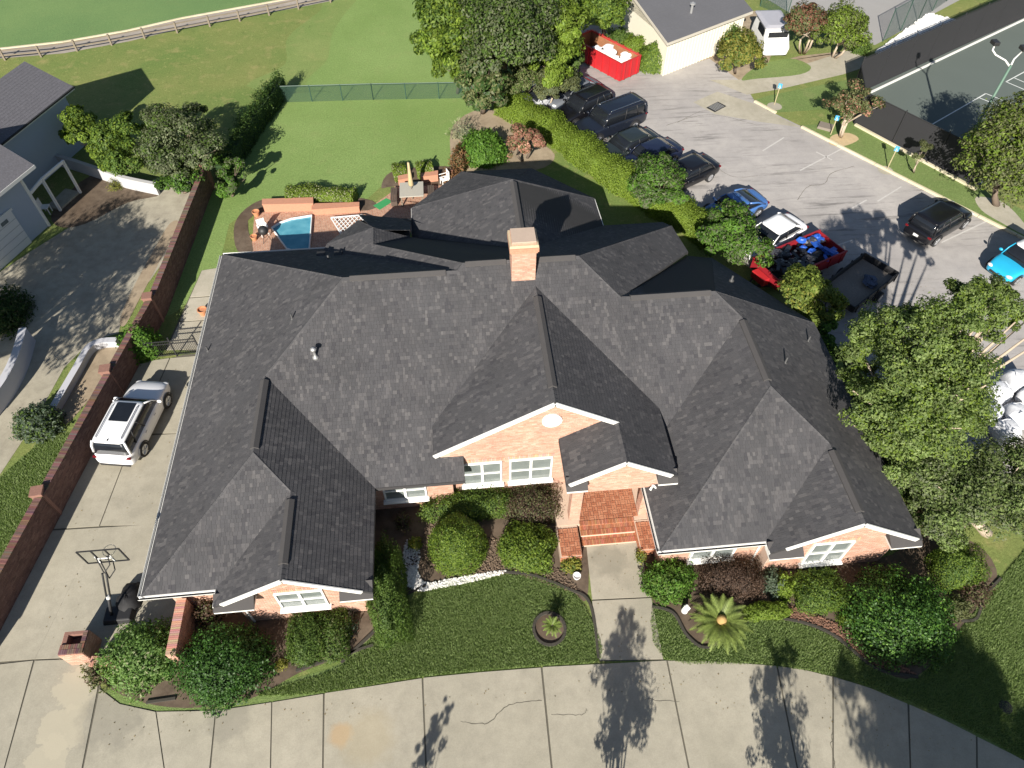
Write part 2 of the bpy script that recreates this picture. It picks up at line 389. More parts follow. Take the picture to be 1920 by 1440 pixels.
def plane_frame(P):
    P = [Vector(q) for q in P]; n = Vector((0, 0, 0))
    for i in range(len(P)):
        a, b = P[i-1], P[i]; n += Vector(((a.y-b.y)*(a.z+b.z), (a.z-b.z)*(a.x+b.x), (a.x-b.x)*(a.y+b.y)))
    n.normalize()
    if n.z < 0: n = -n
    v = (Vector((0, 0, 1)) - n*n.z).normalized(); u = v.cross(n)
    o = min(P, key=lambda q: q.z)
    return o, u, v, n, [((q-o).dot(u), (q-o).dot(v)) for q in P]
deck = MB()
for P in PLANES.values():
    n = len(P); o_, u_, v_, n_, p2 = plane_frame(P)
    ar = sum(p2[i-1][0]*p2[i][1]-p2[i][0]*p2[i-1][1] for i in range(n))
    Q = P if ar > 0 else P[::-1]
    deck.add([(q[0], q[1], q[2]-0.012) for q in Q]+[(q[0], q[1], q[2]-0.14) for q in Q],
             [tuple(range(n)), tuple(range(2*n-1, n-1, -1))]+[(i, n+i, n+(i+1) % n, (i+1) % n) for i in range(n)])
roof = deck.build('roof', ROOFDECK, house)
# shingles: every tab a thin wedge of its own; the 300 nearest ones are objects, the rest one mesh
TABW = (0.10, 0.12, 0.15, 0.18)
TABT = [(0.065, 0.064, 0.068), (0.072, 0.070, 0.074), (0.059, 0.058, 0.062), (0.083, 0.080, 0.083), (0.052, 0.051, 0.056), (0.099, 0.095, 0.097)]
TABP = [0.30, 0.26, 0.20, 0.12, 0.07, 0.05]
EXPO = 0.158
shm = {}
singles = []
def shingle_object(o_, u_, v_, n_, w, t):
    key = (w, t)
    if key not in shm:
        ww, hh = TABW[w]-0.005, EXPO-0.002
        V = [(0, 0, 0), (ww, 0, 0), (ww, hh, 0), (0, hh, 0), (0, 0, 0.016), (ww, 0, 0.016), (ww, hh, 0.004), (0, hh, 0.004)]
        shm[key] = make_mesh('shingle', V, [(4, 5, 6, 7), (0, 1, 5, 4), (1, 2, 6, 5), (2, 3, 7, 6), (3, 0, 4, 7)], SHINGLE, [TABT[t]]*5)
    ob_ = bpy.data.objects.new('shingle', shm[key]); link(ob_); ob_.parent = roof
    m = Matrix((u_, v_, n_)).transposed().to_4x4(); m.translation = o_ - world_origin(roof); ob_.matrix_local = m
    singles.append(ob_)
sh = MB()
for nm, P in PLANES.items():
    o_, u_, v_, n_, p2 = plane_frame(P)
    us = [q[0] for q in p2]; vsz = [q[1] for q in p2]; cells = []; row = 0; v = 0.0; prev = {}
    while v < max(vsz):
        u = min(us) - rg.uniform(0, 0.3); cur = {}
        while u < max(us):
            w = rg.randrange(4); t = rg.choices(range(6), TABP)[0]
            k = int(u/0.14)
            if rg.random() < 0.3 and k in prev: t = prev[k]
            cur[k] = t
            cells.append((u, v, u+TABW[w]-0.005, v+EXPO-0.002, (w, t))); u += TABW[w]
        prev = cur; v += EXPO; row += 1
    def keep(u0, v0, u1, v1, t, nm=nm, o_=o_, u_=u_, v_=v_, n_=n_):
        if nm in ('s1', 's6', 'w2') and v0 < 1.3 and len(singles) < 300 and sum(1 for _ in ()) == 0:
            if nm == 's1' and len(singles) >= 150: return False
            shingle_object(o_ + u_*u0 + v_*v0, u_, v_, n_, *t); return True
        return False
    cells2 = [(a, b, c, d, t) for a, b, c, d, t in cells]
    # tint triplets go into the joined mesh; indices only matter for the single ones
    class _T(tuple): pass
    lst = []
    for a, b, c, d, t in cells2: lst.append((a, b, c, d, t))
    tmp = MB(); tile(tmp, p2, lst, (o_, u_, v_, n_), 0.004, 0.016, keep=keep)
    tmp.T = [tuple(c*q for c in TABT[t[1]]) for t, q in ((tt, 0.93+0.14*((hash(tt)*7) % 5)/5) for tt in tmp.T)]
    b0 = len(sh.V); sh.V += tmp.V; sh.F += [tuple(i+b0 for i in f) for f in tmp.F]; sh.T += tmp.T
tag(sh.build('shingle_courses', SHINGLE, roof, tint=True), kind='stuff')
# ridge and hip caps, ridge vents
def cap_line(mb, a, b, w=0.24):
    a, b = Vector(a), Vector(b); L = (b-a).length; k = max(1, int(L/0.2)); d = (b-a)/k
    s = d.normalized().cross(Vector((0, 0, 1))).normalized()
    for i in range(k):
        p0 = a + d*i; p1 = a + d*(i+1.05); h0, h1 = 0.030, 0.020; t = rg.choice(TABT[:4]); mb.t = t
        V = [p0 - s*w/2 + Vector((0, 0, h0-0.085)), p0 + Vector((0, 0, h0)), p0 + s*w/2 + Vector((0, 0, h0-0.085)),
             p1 - s*w/2 + Vector((0, 0, h1-0.085)), p1 + Vector((0, 0, h1)), p1 + s*w/2 + Vector((0, 0, h1-0.085))]
        mb.add(V, [(0, 1, 4, 3), (1, 2, 5, 4), (0, 2, 1)])
cap = MB()
for a, b in ((J1, K1), (R1, V1), (R3, R3e), (M1, Q1), (V2, R5e), (J2, K2), (M2, Q2), (N7, (3.26, yG3, 6.88)), (T3, A3), (bq, cq),
             ((5.825, 15.9, 5.3), (5.825, yG4, 5.3)), ((xW, yN, e), R1), (J1, R1), (K1, (xW, yS1, e)), (K1, M1), (J2, R5e), ((xE, 22.7, e), R5e), (K2, (xB, yS2, e)), (K2, M2),
             (R3, bq), (R3e, (11.6, 29.6, 3.6)), (R3e, V2), (V1, R3), (A3, ob), (A3, oc), (A3, od), (A3, oe), (cq, dq)):
    cap_line(cap, a, b)
tag(cap.build('ridge_caps', SHINGLE, roof, tint=True), kind='stuff')
VENT = mat('ridge_vent_shingle', (0.062, 0.058, 0.058), 0.9, var=0.2, fine=50)
def lerp(a, b, t): return tuple(a[i]+(b[i]-a[i])*t for i in range(3))
for a, b, t0, t1 in ((J1, K1, 0.06, 0.95), (M1, Q1, 0.10, 0.83), (R1, V1, 0.06, 0.90), (R3, R3e, 0.02, 0.37), (R3, R3e, 0.64, 0.97), (V2, R5e, 0.1, 0.95), (J2, K2, 0.05, 0.92),
                     (M2, Q2, 0.10, 0.86), (N7, (3.26, yG3, 6.88), 0.1, 0.88), (A3, T3, 0.04, 0.9)):
    a2, b2 = Vector(lerp(a, b, t0)), Vector(lerp(a, b, t1)); d = (b2-a2).normalized(); s = d.cross(Vector((0, 0, 1))).normalized()
    mb = MB(); w = 0.17
    V = []
    for q in (a2, b2):
        V += [q - s*w + Vector((0, 0, -0.07)), q - s*w + Vector((0, 0, -0.01)), q + Vector((0, 0, 0.085)), q + s*w + Vector((0, 0, -0.01)), q + s*w + Vector((0, 0, -0.07))]
    mb.add(V, [(0, 1, 6, 5), (1, 2, 7, 6), (2, 3, 8, 7), (3, 4, 9, 8), (4, 3, 2, 1, 0), (5, 6, 7, 8, 9)]); mb.build('ridge_vent', VENT, roof)
# vent pipes and roof jacks
LEAD = mat('vent_pipe_lead', (0.05, 0.05, 0.052), 0.6)
for x, y, z, h, r in ((-11.92, 23.28, 3.04, 0.34, 0.04), (-7.26, 22.15, 5.9, 0.34, 0.04), (13.67, 18.56, 4.9, 0.4, 0.045), (16.04, 20.91, 3.44, 0.4, 0.045), (-6.3, 27.4, 4.6, 0.3, 0.05), (12.6, 23.3, 5.4, 0.3, 0.05)):
    mb = MB(); mb.lathe((x, y, z-0.05), [(r*2.6, 0), (r*2.2, 0.06), (r, 0.1), (r, h), (r*0.8, h+0.01)], 10); mb.build('vent_pipe', LEAD, roof, smooth=True)
mb = MB(); mb.lathe((-6.17, 20.1, 5.62), [(0.14, -0.06), (0.13, 0.05), (0.055, 0.12), (0.055, 0.45), (0.13, 0.47), (0.13, 0.53), (0.02, 0.6)], 12); mb.build('flue_cap', GALV, roof, smooth=True)
for x, y in ((-6.9, 28.6), (-6.0, 28.45)):
    mb = MB(); z = e+p*(yN-y); mb.box((x, y, z+0.06), (0.42, 0.36, 0.12)); mb.build('roof_vent', DARKMETAL, roof, bevel=0.02)
# chimney
ch = MB(); ch.box((2.76, 22.86, 7.5), (1.0, 0.90, 3.3)); chim = ch.build('chimney', MORTAR, house)
def brick_face(parent, poly2, o_, u_, n_, holes=(), tints=BRICK_PINK, seed=1, name='brick_courses', proud=0.012):
    r_ = random.Random(seed); us = [q[0] for q in poly2]; vz = [q[1] for q in poly2]
    mb = MB(); tile(mb, poly2, brick_cells(min(us)-0.1, max(us)+0.1, min(vz), max(vz)+0.1, r_, tints=tints), (Vector(o_), Vector(u_), Vector((0, 0, 1)), Vector(n_)), proud, proud, holes=holes, slope_v=False)
    return tag(mb.build(name, BRICK, parent, tint=True), kind='stuff')
def rect(a, b, c, d): return [(a, b), (c, b), (c, d), (a, d)]
brick_face(chim, rect(0, 0, 1.0, 2.2), (2.26, 22.41, 6.9), (1, 0, 0), (0, -1, 0), seed=3)
brick_face(chim, rect(0, 0, 0.9, 2.2), (3.26, 22.41, 6.9), (0, 1, 0), (1, 0, 0), seed=4)
brick_face(chim, rect(0, 0, 0.9, 2.2), (2.26, 23.31, 6.9), (0, -1, 0), (-1, 0, 0), seed=5)
cb = MB()
for z, w in ((8.62, 0.05), (8.72, 0.10), (8.82, 0.10)): cb.box((2.76, 22.86, z), (1.02+2*w, 0.92+2*w, 0.095))
cb.build('corbel', mat('corbel_brick', (0.45, 0.23, 0.15), 0.85, var=0.3, scale=9, fine=16, bmp=0.5), chim)
cc = MB(); cc.box((2.76, 22.86, 8.945), (1.22, 1.10, 0.13), top=(0.97, 0.97)); cc.build('chimney_cap', mat('cap_concrete', (0.46, 0.37, 0.25), 0.9, var=0.2, scale=4, fine=20, bmp=0.4), chim, bevel=0.015)
# ---- walls
def wall_box(x0, x1, y0, y1, z1, z0=0.0):
    mb = MB(); mb.box(((x0+x1)/2, (y0+y1)/2, (z0+z1)/2), (x1-x0, y1-y0, z1-z0)); return mb.build('wall', MORTAR, house)
def front_gable(x0, x1, y, z0, fz, depth=0.2, name='wall'):
    xs = [x0 + (x1-x0)*i/12 for i in range(13)]; mb = MB()
    top = [(x, fz(x)) for x in xs]
    pl = [(x0, z0), (x1, z0)] + top[::-1]; n = len(pl)
    mb.add([(a, y, b) for a, b in pl]+[(a, y+depth, b) for a, b in pl], [tuple(range(n)), tuple(range(2*n-1, n-1, -1))]+[(i, n+i, n+(i+1) % n, (i+1) % n) for i in range(n)])
    return mb.build(name, MORTAR, house), pl
def gable_poly(x0, x1, z0, peak_x, fz):
    return [(x0, z0), (x1, z0), (x1, fz(x1)), (peak_x, fz(peak_x)), (x0, fz(x0))]
def window(x0, x1, z0, z1, y, label=None, sash=2, sill=True, facing=-1):
    fr = MB(); t = 0.075; d = 0.10
    yy = y + facing*0.03
    fr.box(((x0+x1)/2, yy, z1-t/2), (x1-x0, d, t)); fr.box(((x0+x1)/2, yy, z0+t/2), (x1-x0, d, t))
    fr.box((x0+t/2, yy, (z0+z1)/2), (t, d, z1-z0-2*t)); fr.box((x1-t/2, yy, (z0+z1)/2), (t, d, z1-z0-2*t))
    mid = (x0+x1)/2; fr.box((mid, yy, (z0+z1)/2), (0.11, d-0.006, z1-z0-2*t))
    zm = (z0+z1)/2
    for a, b in ((x0+t, mid-0.055), (mid+0.055, x1-t)): fr.box(((a+b)/2, yy, zm), (b-a, d-0.012, 0.05))
    w = fr.build('window', WHITEV, house, bevel=0.006)
    if label: w['label'] = label
    for a, b in ((x0+t, mid-0.055), (mid+0.055, x1-t)):
        for c, d2 in ((z0+t, zm-0.025), (zm+0.025, z1-t)):
            pn = MB(); pn.box(((a+b)/2, y+facing*0.012, (c+d2)/2), (b-a, 0.012, d2-c)); pn.build('pane', GLASS, w)
    if sill:
        s = MB(); s.box(((x0+x1)/2, y+facing*0.10, z0-0.05), (x1-x0+0.16, 0.24, 0.075)); s.build('sill', WHITEV, w, bevel=0.01)
    return w
def rake(x0, xp, x1, y, fz):
    for a, b in ((x0, xp), (xp, x1)):
        if abs(a-b) < 0.01: continue
        mb = MB(); mb.bar((a, y-0.012, fz(a)-0.085), (b, y-0.012, fz(b)-0.085), 0.05, 0.20); mb.build('rake_board', WHITE, house)
DRIP = mat('drip_edge', (0.04, 0.038, 0.04), 0.8)
def fascia(a, b, out, gutter=True, white=True):
    a, b, o2 = Vector(a), Vector(b), Vector(out)
    mb = MB(); mb.bar(a + o2*0.012 - Vector((0, 0, 0.10)), b + o2*0.012 - Vector((0, 0, 0.10)), 0.03, 0.19); mb.build('fascia', WHITE if white else DRIP, house)
    if gutter:
        g = MB(); q = Vector((0, 0, 1))
        prof = [(0.035, -0.02), (0.035, -0.13), (0.12, -0.13), (0.15, -0.015), (0.14, -0.015), (0.112, -0.12), (0.045, -0.12), (0.045, -0.02)]
        V = [e_ + o2*s_ + q*h_ for e_ in (a, b) for s_, h_ in prof]; n = len(prof)
        d = (b-a).normalized()
        F = [(i, (i+1) % n, n+(i+1) % n, n+i) for i in range(n)] + [tuple(range(n)), tuple(range(2*n-1, n-1, -1))]
        g.add(V, F); gt = g.build('gutter', WHITE, house)
        tr = MB(); tr.bar(a + o2*0.08 - q*0.112, b + o2*0.08 - q*0.112, 0.055, 0.006); tr.build('trough_darkening', DARKMETAL, gt)  # dark strip coloured in so the trough reads deeper and darker
f1 = lambda x: min(e + p*(x-xL), e + p*(xA-x)); f2 = lambda x: min(e + p*(x-xR), e + p*(xE-x))
f7 = lambda x: min(eE + p*(x-xC), eE + p*(xD-x)); f9 = lambda x: min(eE + p*(x-xP), eE + p*(xD-x))
under = lambda f: (lambda x: f(x)-0.15)
wall_box(-12.0, -4.5, 12.05, 30.05, 2.62); wall_box(-9.3, -4.502, 11.32, 12.2, 2.60)
wall_box(-4.6, -0.9, 15.87, 24, 2.61); wall_box(-0.95, 7.45, 16.22, 24, 2.63); wall_box(7.40, 16.8, 12.0, 22.3, 2.615); wall_box(11.62, 16.78, 11.42, 12.3, 2.605)
wall_box(-6.4, 7.5, 23.9, 30.6, 2.59); wall_box(7.4, 11.4, 22.2, 29.0, 2.585); wall_box(11.3, 14.6, 22.25, 26.0, 2.58)
mb = MB(); mb.prism([(-1.95, 30.5), (-1.95, 33.4), (0.8, 36.4), (4.7, 36.35), (7.7, 33.35), (7.75, 30.5)], 0, 2.6); mb.build('wall', MORTAR, house)
H_ = under
front_gable(-9.28, -4.51, 11.325, 2.3, H_(f1)); front_gable(11.63, 16.77, 11.425, 2.3, H_(f2)); front_gable(-1.3, 7.6, 16.225, 2.4, H_(f7))
front_gable(3.95, 7.72, 14.30, 2.78, H_(f9), 0.34)
def cover(x0, x1, z0, peak, f, y, holes, seed):
    P = gable_poly(x0, x1, z0, peak, H_(f)); brick_face(house, P, (0, y, 0), (1, 0, 0), (0, -1, 0), holes, seed=seed)
cover(-9.25, -4.52, 0.0, -6.915, f1, 11.32, [(-7.76, 1.0, -5.92, 2.5)], 21)
cover(11.66, 16.75, 0.0, 14.2, f2, 11.42, [(13.15, 0.5, 14.88, 2.36)], 22)
cover(-0.9, 7.4, 0.0, 3.26, f7, 16.22, [(-0.48, 0.9, 1.28, 2.64), (1.55, 0.9, 3.44, 2.68), (5.0, 0, 6.5, 2.5)], 23)
cover(3.98, 7.7, 2.78, 5.825, f9, 14.30, [], 24)
brick_face(house, rect(-4.48, 0, -0.9, 2.6), (0, 15.87, 0), (1, 0, 0), (0, -1, 0), [(-3.9, 0.75, -2.0, 2.25)], seed=25)
brick_face(house, rect(7.42, 0, 11.62, 2.6), (0, 12.0, 0), (1, 0, 0), (0, -1, 0), [(8.55, 0.5, 10.5, 2.2)], seed=26)
brick_face(house, rect(-11.98, 0, -9.3, 2.6), (0, 12.05, 0), (1, 0, 0), (0, -1, 0), seed=27)
brick_face(house, rect(0, 0, 4.2, 2.6), (7.40, 16.2, 0), (0, -1, 0), (-1, 0, 0), seed=28)
brick_face(house, rect(0, 0, 4.5, 2.6), (-4.5, 11.35, 0), (0, 1, 0), (1, 0, 0), seed=29)
brick_face(house, rect(0, 0, 0.34, 0.9), (-0.9, 15.88, 1.7), (0, 1, 0), (1, 0, 0), seed=30)
for w in ((-7.74, -5.94, 1.04, 2.46, 11.32, 'white double window in the left front gable'), (13.18, 14.86, 0.56, 2.32, 11.42, 'white double window in the right front gable'),
          (-0.45, 1.25, 0.94, 2.62, 16.22, 'left one of the two white windows under the entry gable'), (1.57, 3.42, 0.94, 2.66, 16.22, 'right one of the two white windows under the entry gable'),
          (-3.87, -2.04, 0.80, 2.22, 15.87, 'white window half hidden under the long front eave'), (8.6, 10.45, 0.55, 2.15, 12.0, None)):
    window(*w)
for a, b, c, y in ((-7.75, -5.93, 2.5, 11.31), (13.15, 14.9, 2.36, 11.41), (-0.46, 1.27, 2.66, 16.21), (1.56, 3.43, 2.70, 16.21)):
    mb = MB(); u = a - 0.05
    while u < b + 0.05:
        mb.t = tuple(q*rg.uniform(0.9, 1.15) for q in rg.choice(BRICK_PINK)); mb.box((u+0.034, y-0.004, c+0.12), (0.066, 0.05, 0.205)); u += 0.076
    mb.build('soldier_course', BRICK, house, tint=True)
mb = MB(); V = [(3.25+0.40*math.cos(2*PI*k/28), y, 5.33+0.40*math.sin(2*PI*k/28)) for y in (16.20, 16.12) for k in range(28)]
mb.add(V, [tuple(range(28, 56))] + [(k, (k+1) % 28, 28+(k+1) % 28, 28+k) for k in range(28)]); lv = mb.build('round_louvre', WHITEV, house)
for i in range(7):
    z = 5.33-0.30+0.1*i; w = math.sqrt(max(0.01, 0.33**2-(z-5.33)**2)); s = MB(); s.bar((3.25-w, 16.105, z), (3.25+w, 16.105, z), 0.03, 0.05, up=(0, 0.6, 1)); s.build('louvre_slat', WHITEV, lv)
# rake boards, fascias, gutters and boxed eave returns
rake(xL+0.35, -6.915, xA-0.35, yG1, f1); rake(xR+0.55, 14.2, xE-0.25, yG2, f2); rake(xC, 3.26, 5.82, yG3, f7); rake(xP+0.1, 5.825, xD-0.25, yG4, f9)
def eave_return(x0, x1, y0, y1, z):
    mb = MB(); mb.add([(x0, y0, z), (x1, y0, z), (x1, y1, z), (x0, y1, z), (x0, y1, z+0.34), (x1, y1, z+0.34)], [(3, 2, 1, 0), (0, 1, 5, 4), (0, 4, 3), (1, 2, 5), (2, 3, 4, 5)])
    r_ = mb.build('eave_return', VENT, house); b = MB(); b.box(((x0+x1)/2, (y0+y1)/2, z-0.06), (x1-x0-0.02, y1-y0-0.02, 0.115)); b.build('return_soffit', WHITE, r_)
eave_return(xL-0.02, -8.35, 10.72, 11.31, 2.52); eave_return(-5.25, xA+0.02, 10.72, 11.31, 2.52); eave_return(xR-0.02, 12.5, 10.82, 11.41, 2.52); eave_return(16.0, xE+0.02, 10.82, 11.41, 2.52)
eave_return(xP-0.02, 4.45, 13.82, 14.29, 3.72); eave_return(7.25, xD+0.02, 13.82, 14.29, 3.72)
for a, b, o2 in (((xW, yS1, e), (xW, yN, e), (-1, 0, 0)), ((xW-0.1, yS1, e), (xL, yS1, e), (0, -1, 0)), ((xL, yG1, e), (xL, yS1-0.05, e), (-1, 0, 0)), ((xA, yG1, e), (xA, yS0-0.1, e), (1, 0, 0)),
                 ((xA, yS0, e), (-0.35, yS0, e), (0, -1, 0)), ((xB, yS2, e), (xB, yS0, e), (-1, 0, 0)), ((xB-0.1, yS2, e), (xR, yS2, e), (0, -1, 0)), ((xR, yG2, e), (xR, yS2-0.05, e), (-1, 0, 0)),
                 ((xE, yG2, e), (xE, 22.6, e), (1, 0, 0)), ((-2.39, 31.3, e), (-2.39, 33.6, e), (-1, 0, 0)), ((8.24, 31.1, e), (8.16, 33.5, e), (1, 0, 0)), ((11.6, 29.6, 3.55), (12.1, 27.8, 3.26), (0.96, 0.27, 0)),
                 ((xD, yG4, eE), (xD, 17.3, eE), (1, 0, 0)), ((xC, 17.3, eE), (xC, yG3, eE), (-1, 0, 0)), ((xP, 16.2, eE), (xP, yG4, eE), (-1, 0, 0)), ((xW, yN, e), (-7.0, yN, e), (0, 1, 0))):
    fascia(a, b, o2, gutter=(a[0] < -12 or a[0] == xB or abs(a[0]-xB+0.1) < 0.01), white=(a[0] < -9 or a[0] == xR or abs(a[0]-xB) < 0.2 or a[1] > 31))
mb = MB(); mb.tube([(xR+0.06, 11.9, 2.55), (xR+0.25, 11.95, 2.3), (xR+0.3, 11.95, 0.1), (xR+0.2, 11.7, 0.05)], 0.045, 8); mb.build('downspout', WHITE, house)
mb = MB(); mb.tube([(-9.5, 11.2, 2.5), (-9.1, 11.25, 2.3), (-9.05, 11.25, 0.1)], 0.045, 8); mb.build('downspout', WHITE, house)
mb = MB(); mb.tube([(7.15, 15.3, 2.6), (7.30, 15.3, 2.4), (7.30, 15.3, 0.6)], 0.045, 8); mb.build('downspout', WHITE, house)
# porch: piers, floor in basket weave, steps, cheek walls
def pier(x0, x1, y0, y1, z0, z1, seed):
    mb = MB(); mb.box(((x0+x1)/2, (y0+y1)/2, (z0+z1)/2), (x1-x0, y1-y0, z1-z0)); q = mb.build('porch_pier', MORTAR, house)
    brick_face(q, rect(0, 0, x1-x0, z1-z0), (x0, y0, z0), (1, 0, 0), (0, -1, 0), seed=seed)
    brick_face(q, rect(0, 0, y1-y0, z1-z0), (x1, y0, z0), (0, 1, 0), (1, 0, 0), seed=seed+1); brick_face(q, rect(0, 0, y1-y0, z1-z0), (x0, y1, z0), (0, -1, 0), (-1, 0, 0), seed=seed+2)
pier(3.98, 4.42, 14.31, 14.75, 0.46, 2.78, 60); pier(7.0, 7.36, 14.31, 14.75, 0.46, 2.78, 63)
pb = MB(); pb.box((5.4, 15.15, 0.22), (3.96, 2.14, 0.44)); pb.box((5.57, 13.85, 0.14), (2.36, 0.48, 0.28)); pb.box((5.57, 13.45, 0.065), (2.34, 0.46, 0.13))
pb.box((3.83, 13.36, 0.21), (0.90, 1.46, 0.42)); pb.box((7.12, 13.33, 0.21), (0.70, 1.42, 0.42))
porch = pb.build('porch', mat('paving_sand', (0.52, 0.40, 0.31), 0.9, var=0.12), house)
BRICK_FLOOR = [(0.36, 0.145, 0.08), (0.40, 0.17, 0.095), (0.32, 0.12, 0.065), (0.42, 0.19, 0.11)]
for z0, y0, u1, seed in ((0.28, 13.61, 2.36, 71), (0.13, 13.22, 2.34, 72)):
    mb = MB(); r_ = random.Random(seed); u = 4.40
    while u < 6.74:
        mb.t = tuple(c*r_.uniform(0.85, 1.12) for c in r_.choice(BRICK_FLOOR)); mb.box((u+0.033, y0+0.11, z0+0.022), (0.064, 0.235, 0.045))
        mb.t = tuple(c*r_.uniform(0.85, 1.12) for c in r_.choice(BRICK_FLOOR)); mb.box((u+0.033, y0+0.345, z0+0.018), (0.064, 0.205, 0.035)); u += 0.074
    tag(mb.build('step_bricks', BRICK, porch, tint=True), kind='stuff')
mb = MB(); r_ = random.Random(73); u = 4.40
while u < 6.74: mb.t = tuple(c*r_.uniform(0.85, 1.12) for c in r_.choice(BRICK_FLOOR)); mb.box((u+0.033, 14.09, 0.46), (0.064, 0.21, 0.05)); u += 0.074
tag(mb.build('step_bricks', BRICK, porch, tint=True), kind='stuff')
brick_face(porch, rect(0, 0, 0.9, 0.42), (3.38, 12.63, 0), (1, 0, 0), (0, -1, 0), tints=BRICK_FLOOR, seed=74); brick_face(porch, rect(0, 0, 0.7, 0.42), (6.77, 12.62, 0), (1, 0, 0), (0, -1, 0), tints=BRICK_FLOOR, seed=75)
brick_face(porch, rect(0, 0, 1.4, 0.42), (4.28, 12.64, 0), (0, 1, 0), (1, 0, 0), tints=BRICK_FLOOR, seed=76); brick_face(porch, rect(0, 0, 1.4, 0.42), (6.77, 14.0, 0), (0, -1, 0), (-1, 0, 0), tints=BRICK_FLOOR, seed=77)
pmesh = {}; pcount = 0; rest = MB(); r_ = random.Random(78)
for (x0, x1, y0, y1, z) in ((4.44, 7.0, 14.22, 16.15, 0.44), (3.42, 4.25, 12.66, 14.06, 0.42), (6.80, 7.44, 12.66, 14.02, 0.42)):
    i = 0
    while x0 + (i+1)*0.212 <= x1+0.02:
        j = 0
        while y0 + (j+1)*0.212 <= y1+0.02:
            hor = (i+j) % 2 == 0
            for k in range(2):
                w, d = (0.193, 0.086) if hor else (0.086, 0.193)
                cx = x0 + i*0.212 + (0.106 if hor else 0.053+0.106*k); cy = y0 + j*0.212 + (0.053+0.106*k if hor else 0.106)
                t = r_.randrange(4); dz = r_.uniform(0.0, 0.004)
                if pcount < 300:
                    if t not in pmesh:
                        q = MB(); q.t = BRICK_FLOOR[t]; q.box((0, 0, 0.017), (0.193, 0.086, 0.034), top=(0.97, 0.94)); pmesh[t] = make_mesh('paving_brick', q.V, q.F, BRICK, q.T)
                    ob_ = bpy.data.objects.new('paving_brick', pmesh[t]); link(ob_); ob_.parent = porch; ob_.location = Vector((cx, cy, z+dz)) - world_origin(porch)
                    ob_.rotation_euler = (0, 0, 0 if hor else PI/2); pcount += 1
                else: rest.t = BRICK_FLOOR[t]; rest.box((cx, cy, z+0.017+dz), (w, d, 0.034), top=(0.97, 0.97))
            j += 1
        i += 1
if rest.V: tag(rest.build('paving_bricks', BRICK, porch, tint=True), kind='stuff')
mb = MB(); mb.box((5.75, 16.19, 1.5), (1.3, 0.06, 2.05)); dr = mb.build('front_door', mat('door_wood', (0.10, 0.05, 0.03), 0.5, var=0.25), house, bevel=0.01)
mb = MB(); mb.tube([(5.25, 16.13, 1.5), (5.25, 16.08, 1.5), (5.25, 16.08, 1.7)], 0.015, 6); mb.build('door_handle', CHROME, dr)
mb = MB(); mb.box((7.25, 14.23, 2.95), (0.12, 0.10, 0.12)); mb.tube([(7.20, 14.2, 2.95), (7.1, 14.08, 2.88)], 0.05, 8); mb.tube([(7.30, 14.2, 2.95), (7.4, 14.08, 2.88)], 0.05, 8); mb.build('security_lamp', WHITEV, house, smooth=True)
# ================================================================== GROUND AND PAVING
LAWN_BACK = lawn_mat('back_lawn_grass', (0.175, 0.262, 0.078), (0.215, 0.305, 0.100), (0.25, 0.275, 0.11), 0.35)
LAWN_FRONT = lawn_mat('front_lawn_grass', (0.146, 0.210, 0.068), (0.180, 0.244, 0.083), (0.24, 0.235, 0.11), 0.45)
ROUGH = lawn_mat('rough_grass', (0.145, 0.205, 0.058), (0.215, 0.235, 0.078), (0.31, 0.275, 0.115), 0.95, None, 0.16, 0.6)
FAIRWAY = lawn_mat('fairway_grass', (0.135, 0.225, 0.085), (0.165, 0.255, 0.095), (0.20, 0.25, 0.1), 0.25)
CONC = concrete_mat('driveway_concrete', (0.335, 0.310, 0.245), (0.385, 0.355, 0.285), (0.27, 0.25, 0.20), 0.6, rust=[(*(-5.43,6.76,0)[:2], 0.22, (0.44, 0.28, 0.13, 0.5, 1.2)), (*(-4.47,6.57,0)[:2], 0.5, (0.40, 0.33, 0.20, 0.3, 1.2)), (*(-15.38,9.35,0)[:2], 0.62, (0.42, 0.38, 0.29, 0.75, 0.10)), (*(-15.48,7.87,0)[:2], 0.66, (0.42, 0.38, 0.29, 0.75, 0.10)), (*(-15.72,6.94,0)[:2], 0.6, (0.42, 0.38, 0.29, 0.7, 0.10)), (*(-13.82,8.17,0)[:2], 0.7, (0.22, 0.205, 0.17, 0.5, 0.7)), (*(5.41,12.54,0)[:2], 0.45, (0.20, 0.19, 0.15, 0.5, 0.8)), (*(-9.55,7.76,0)[:2], 0.5, (0.22, 0.205, 0.17, 0.5, 0.8))])
CONC2 = concrete_mat('neighbour_concrete', (0.34, 0.31, 0.245), (0.39, 0.36, 0.285), (0.24, 0.215, 0.17), 0.75)
ASPHALT = concrete_mat('worn_asphalt', (0.335, 0.315, 0.305), (0.40, 0.375, 0.355), (0.28, 0.265, 0.255), 0.5, streak=0.95)
PATHM = concrete_mat('path_concrete', (0.36, 0.33, 0.265), (0.42, 0.385, 0.315), (0.28, 0.265, 0.20), 0.6)
CARTM = concrete_mat('cart_path_asphalt', (0.30, 0.265, 0.23), (0.35, 0.31, 0.27), (0.24, 0.21, 0.18), 0.5)
KERBM = concrete_mat('kerb_concrete', (0.56, 0.50, 0.34), (0.62, 0.56, 0.41), (0.42, 0.38, 0.28), 0.5)
JOINT = mat('joint_soil', (0.115, 0.105, 0.080), 0.95, var=0.3)
sheet('ground', [(-900, -900), (900, -900), (900, 1200), (-900, 1200)], 0.0, ROUGH)
sheet('fairway', [(p_[0], p_[1]) for p_ in ((-48.48,54.10,0), (-35.67,60.98,0), (-28.86,62.12,0), (-22.11,65.11,0), (-14.30,67.98,0), (-8.82,71.09,0), (4.19,73.57,3.55e-15), (300, 260), (-300, 260))], 0.004, FAIRWAY)
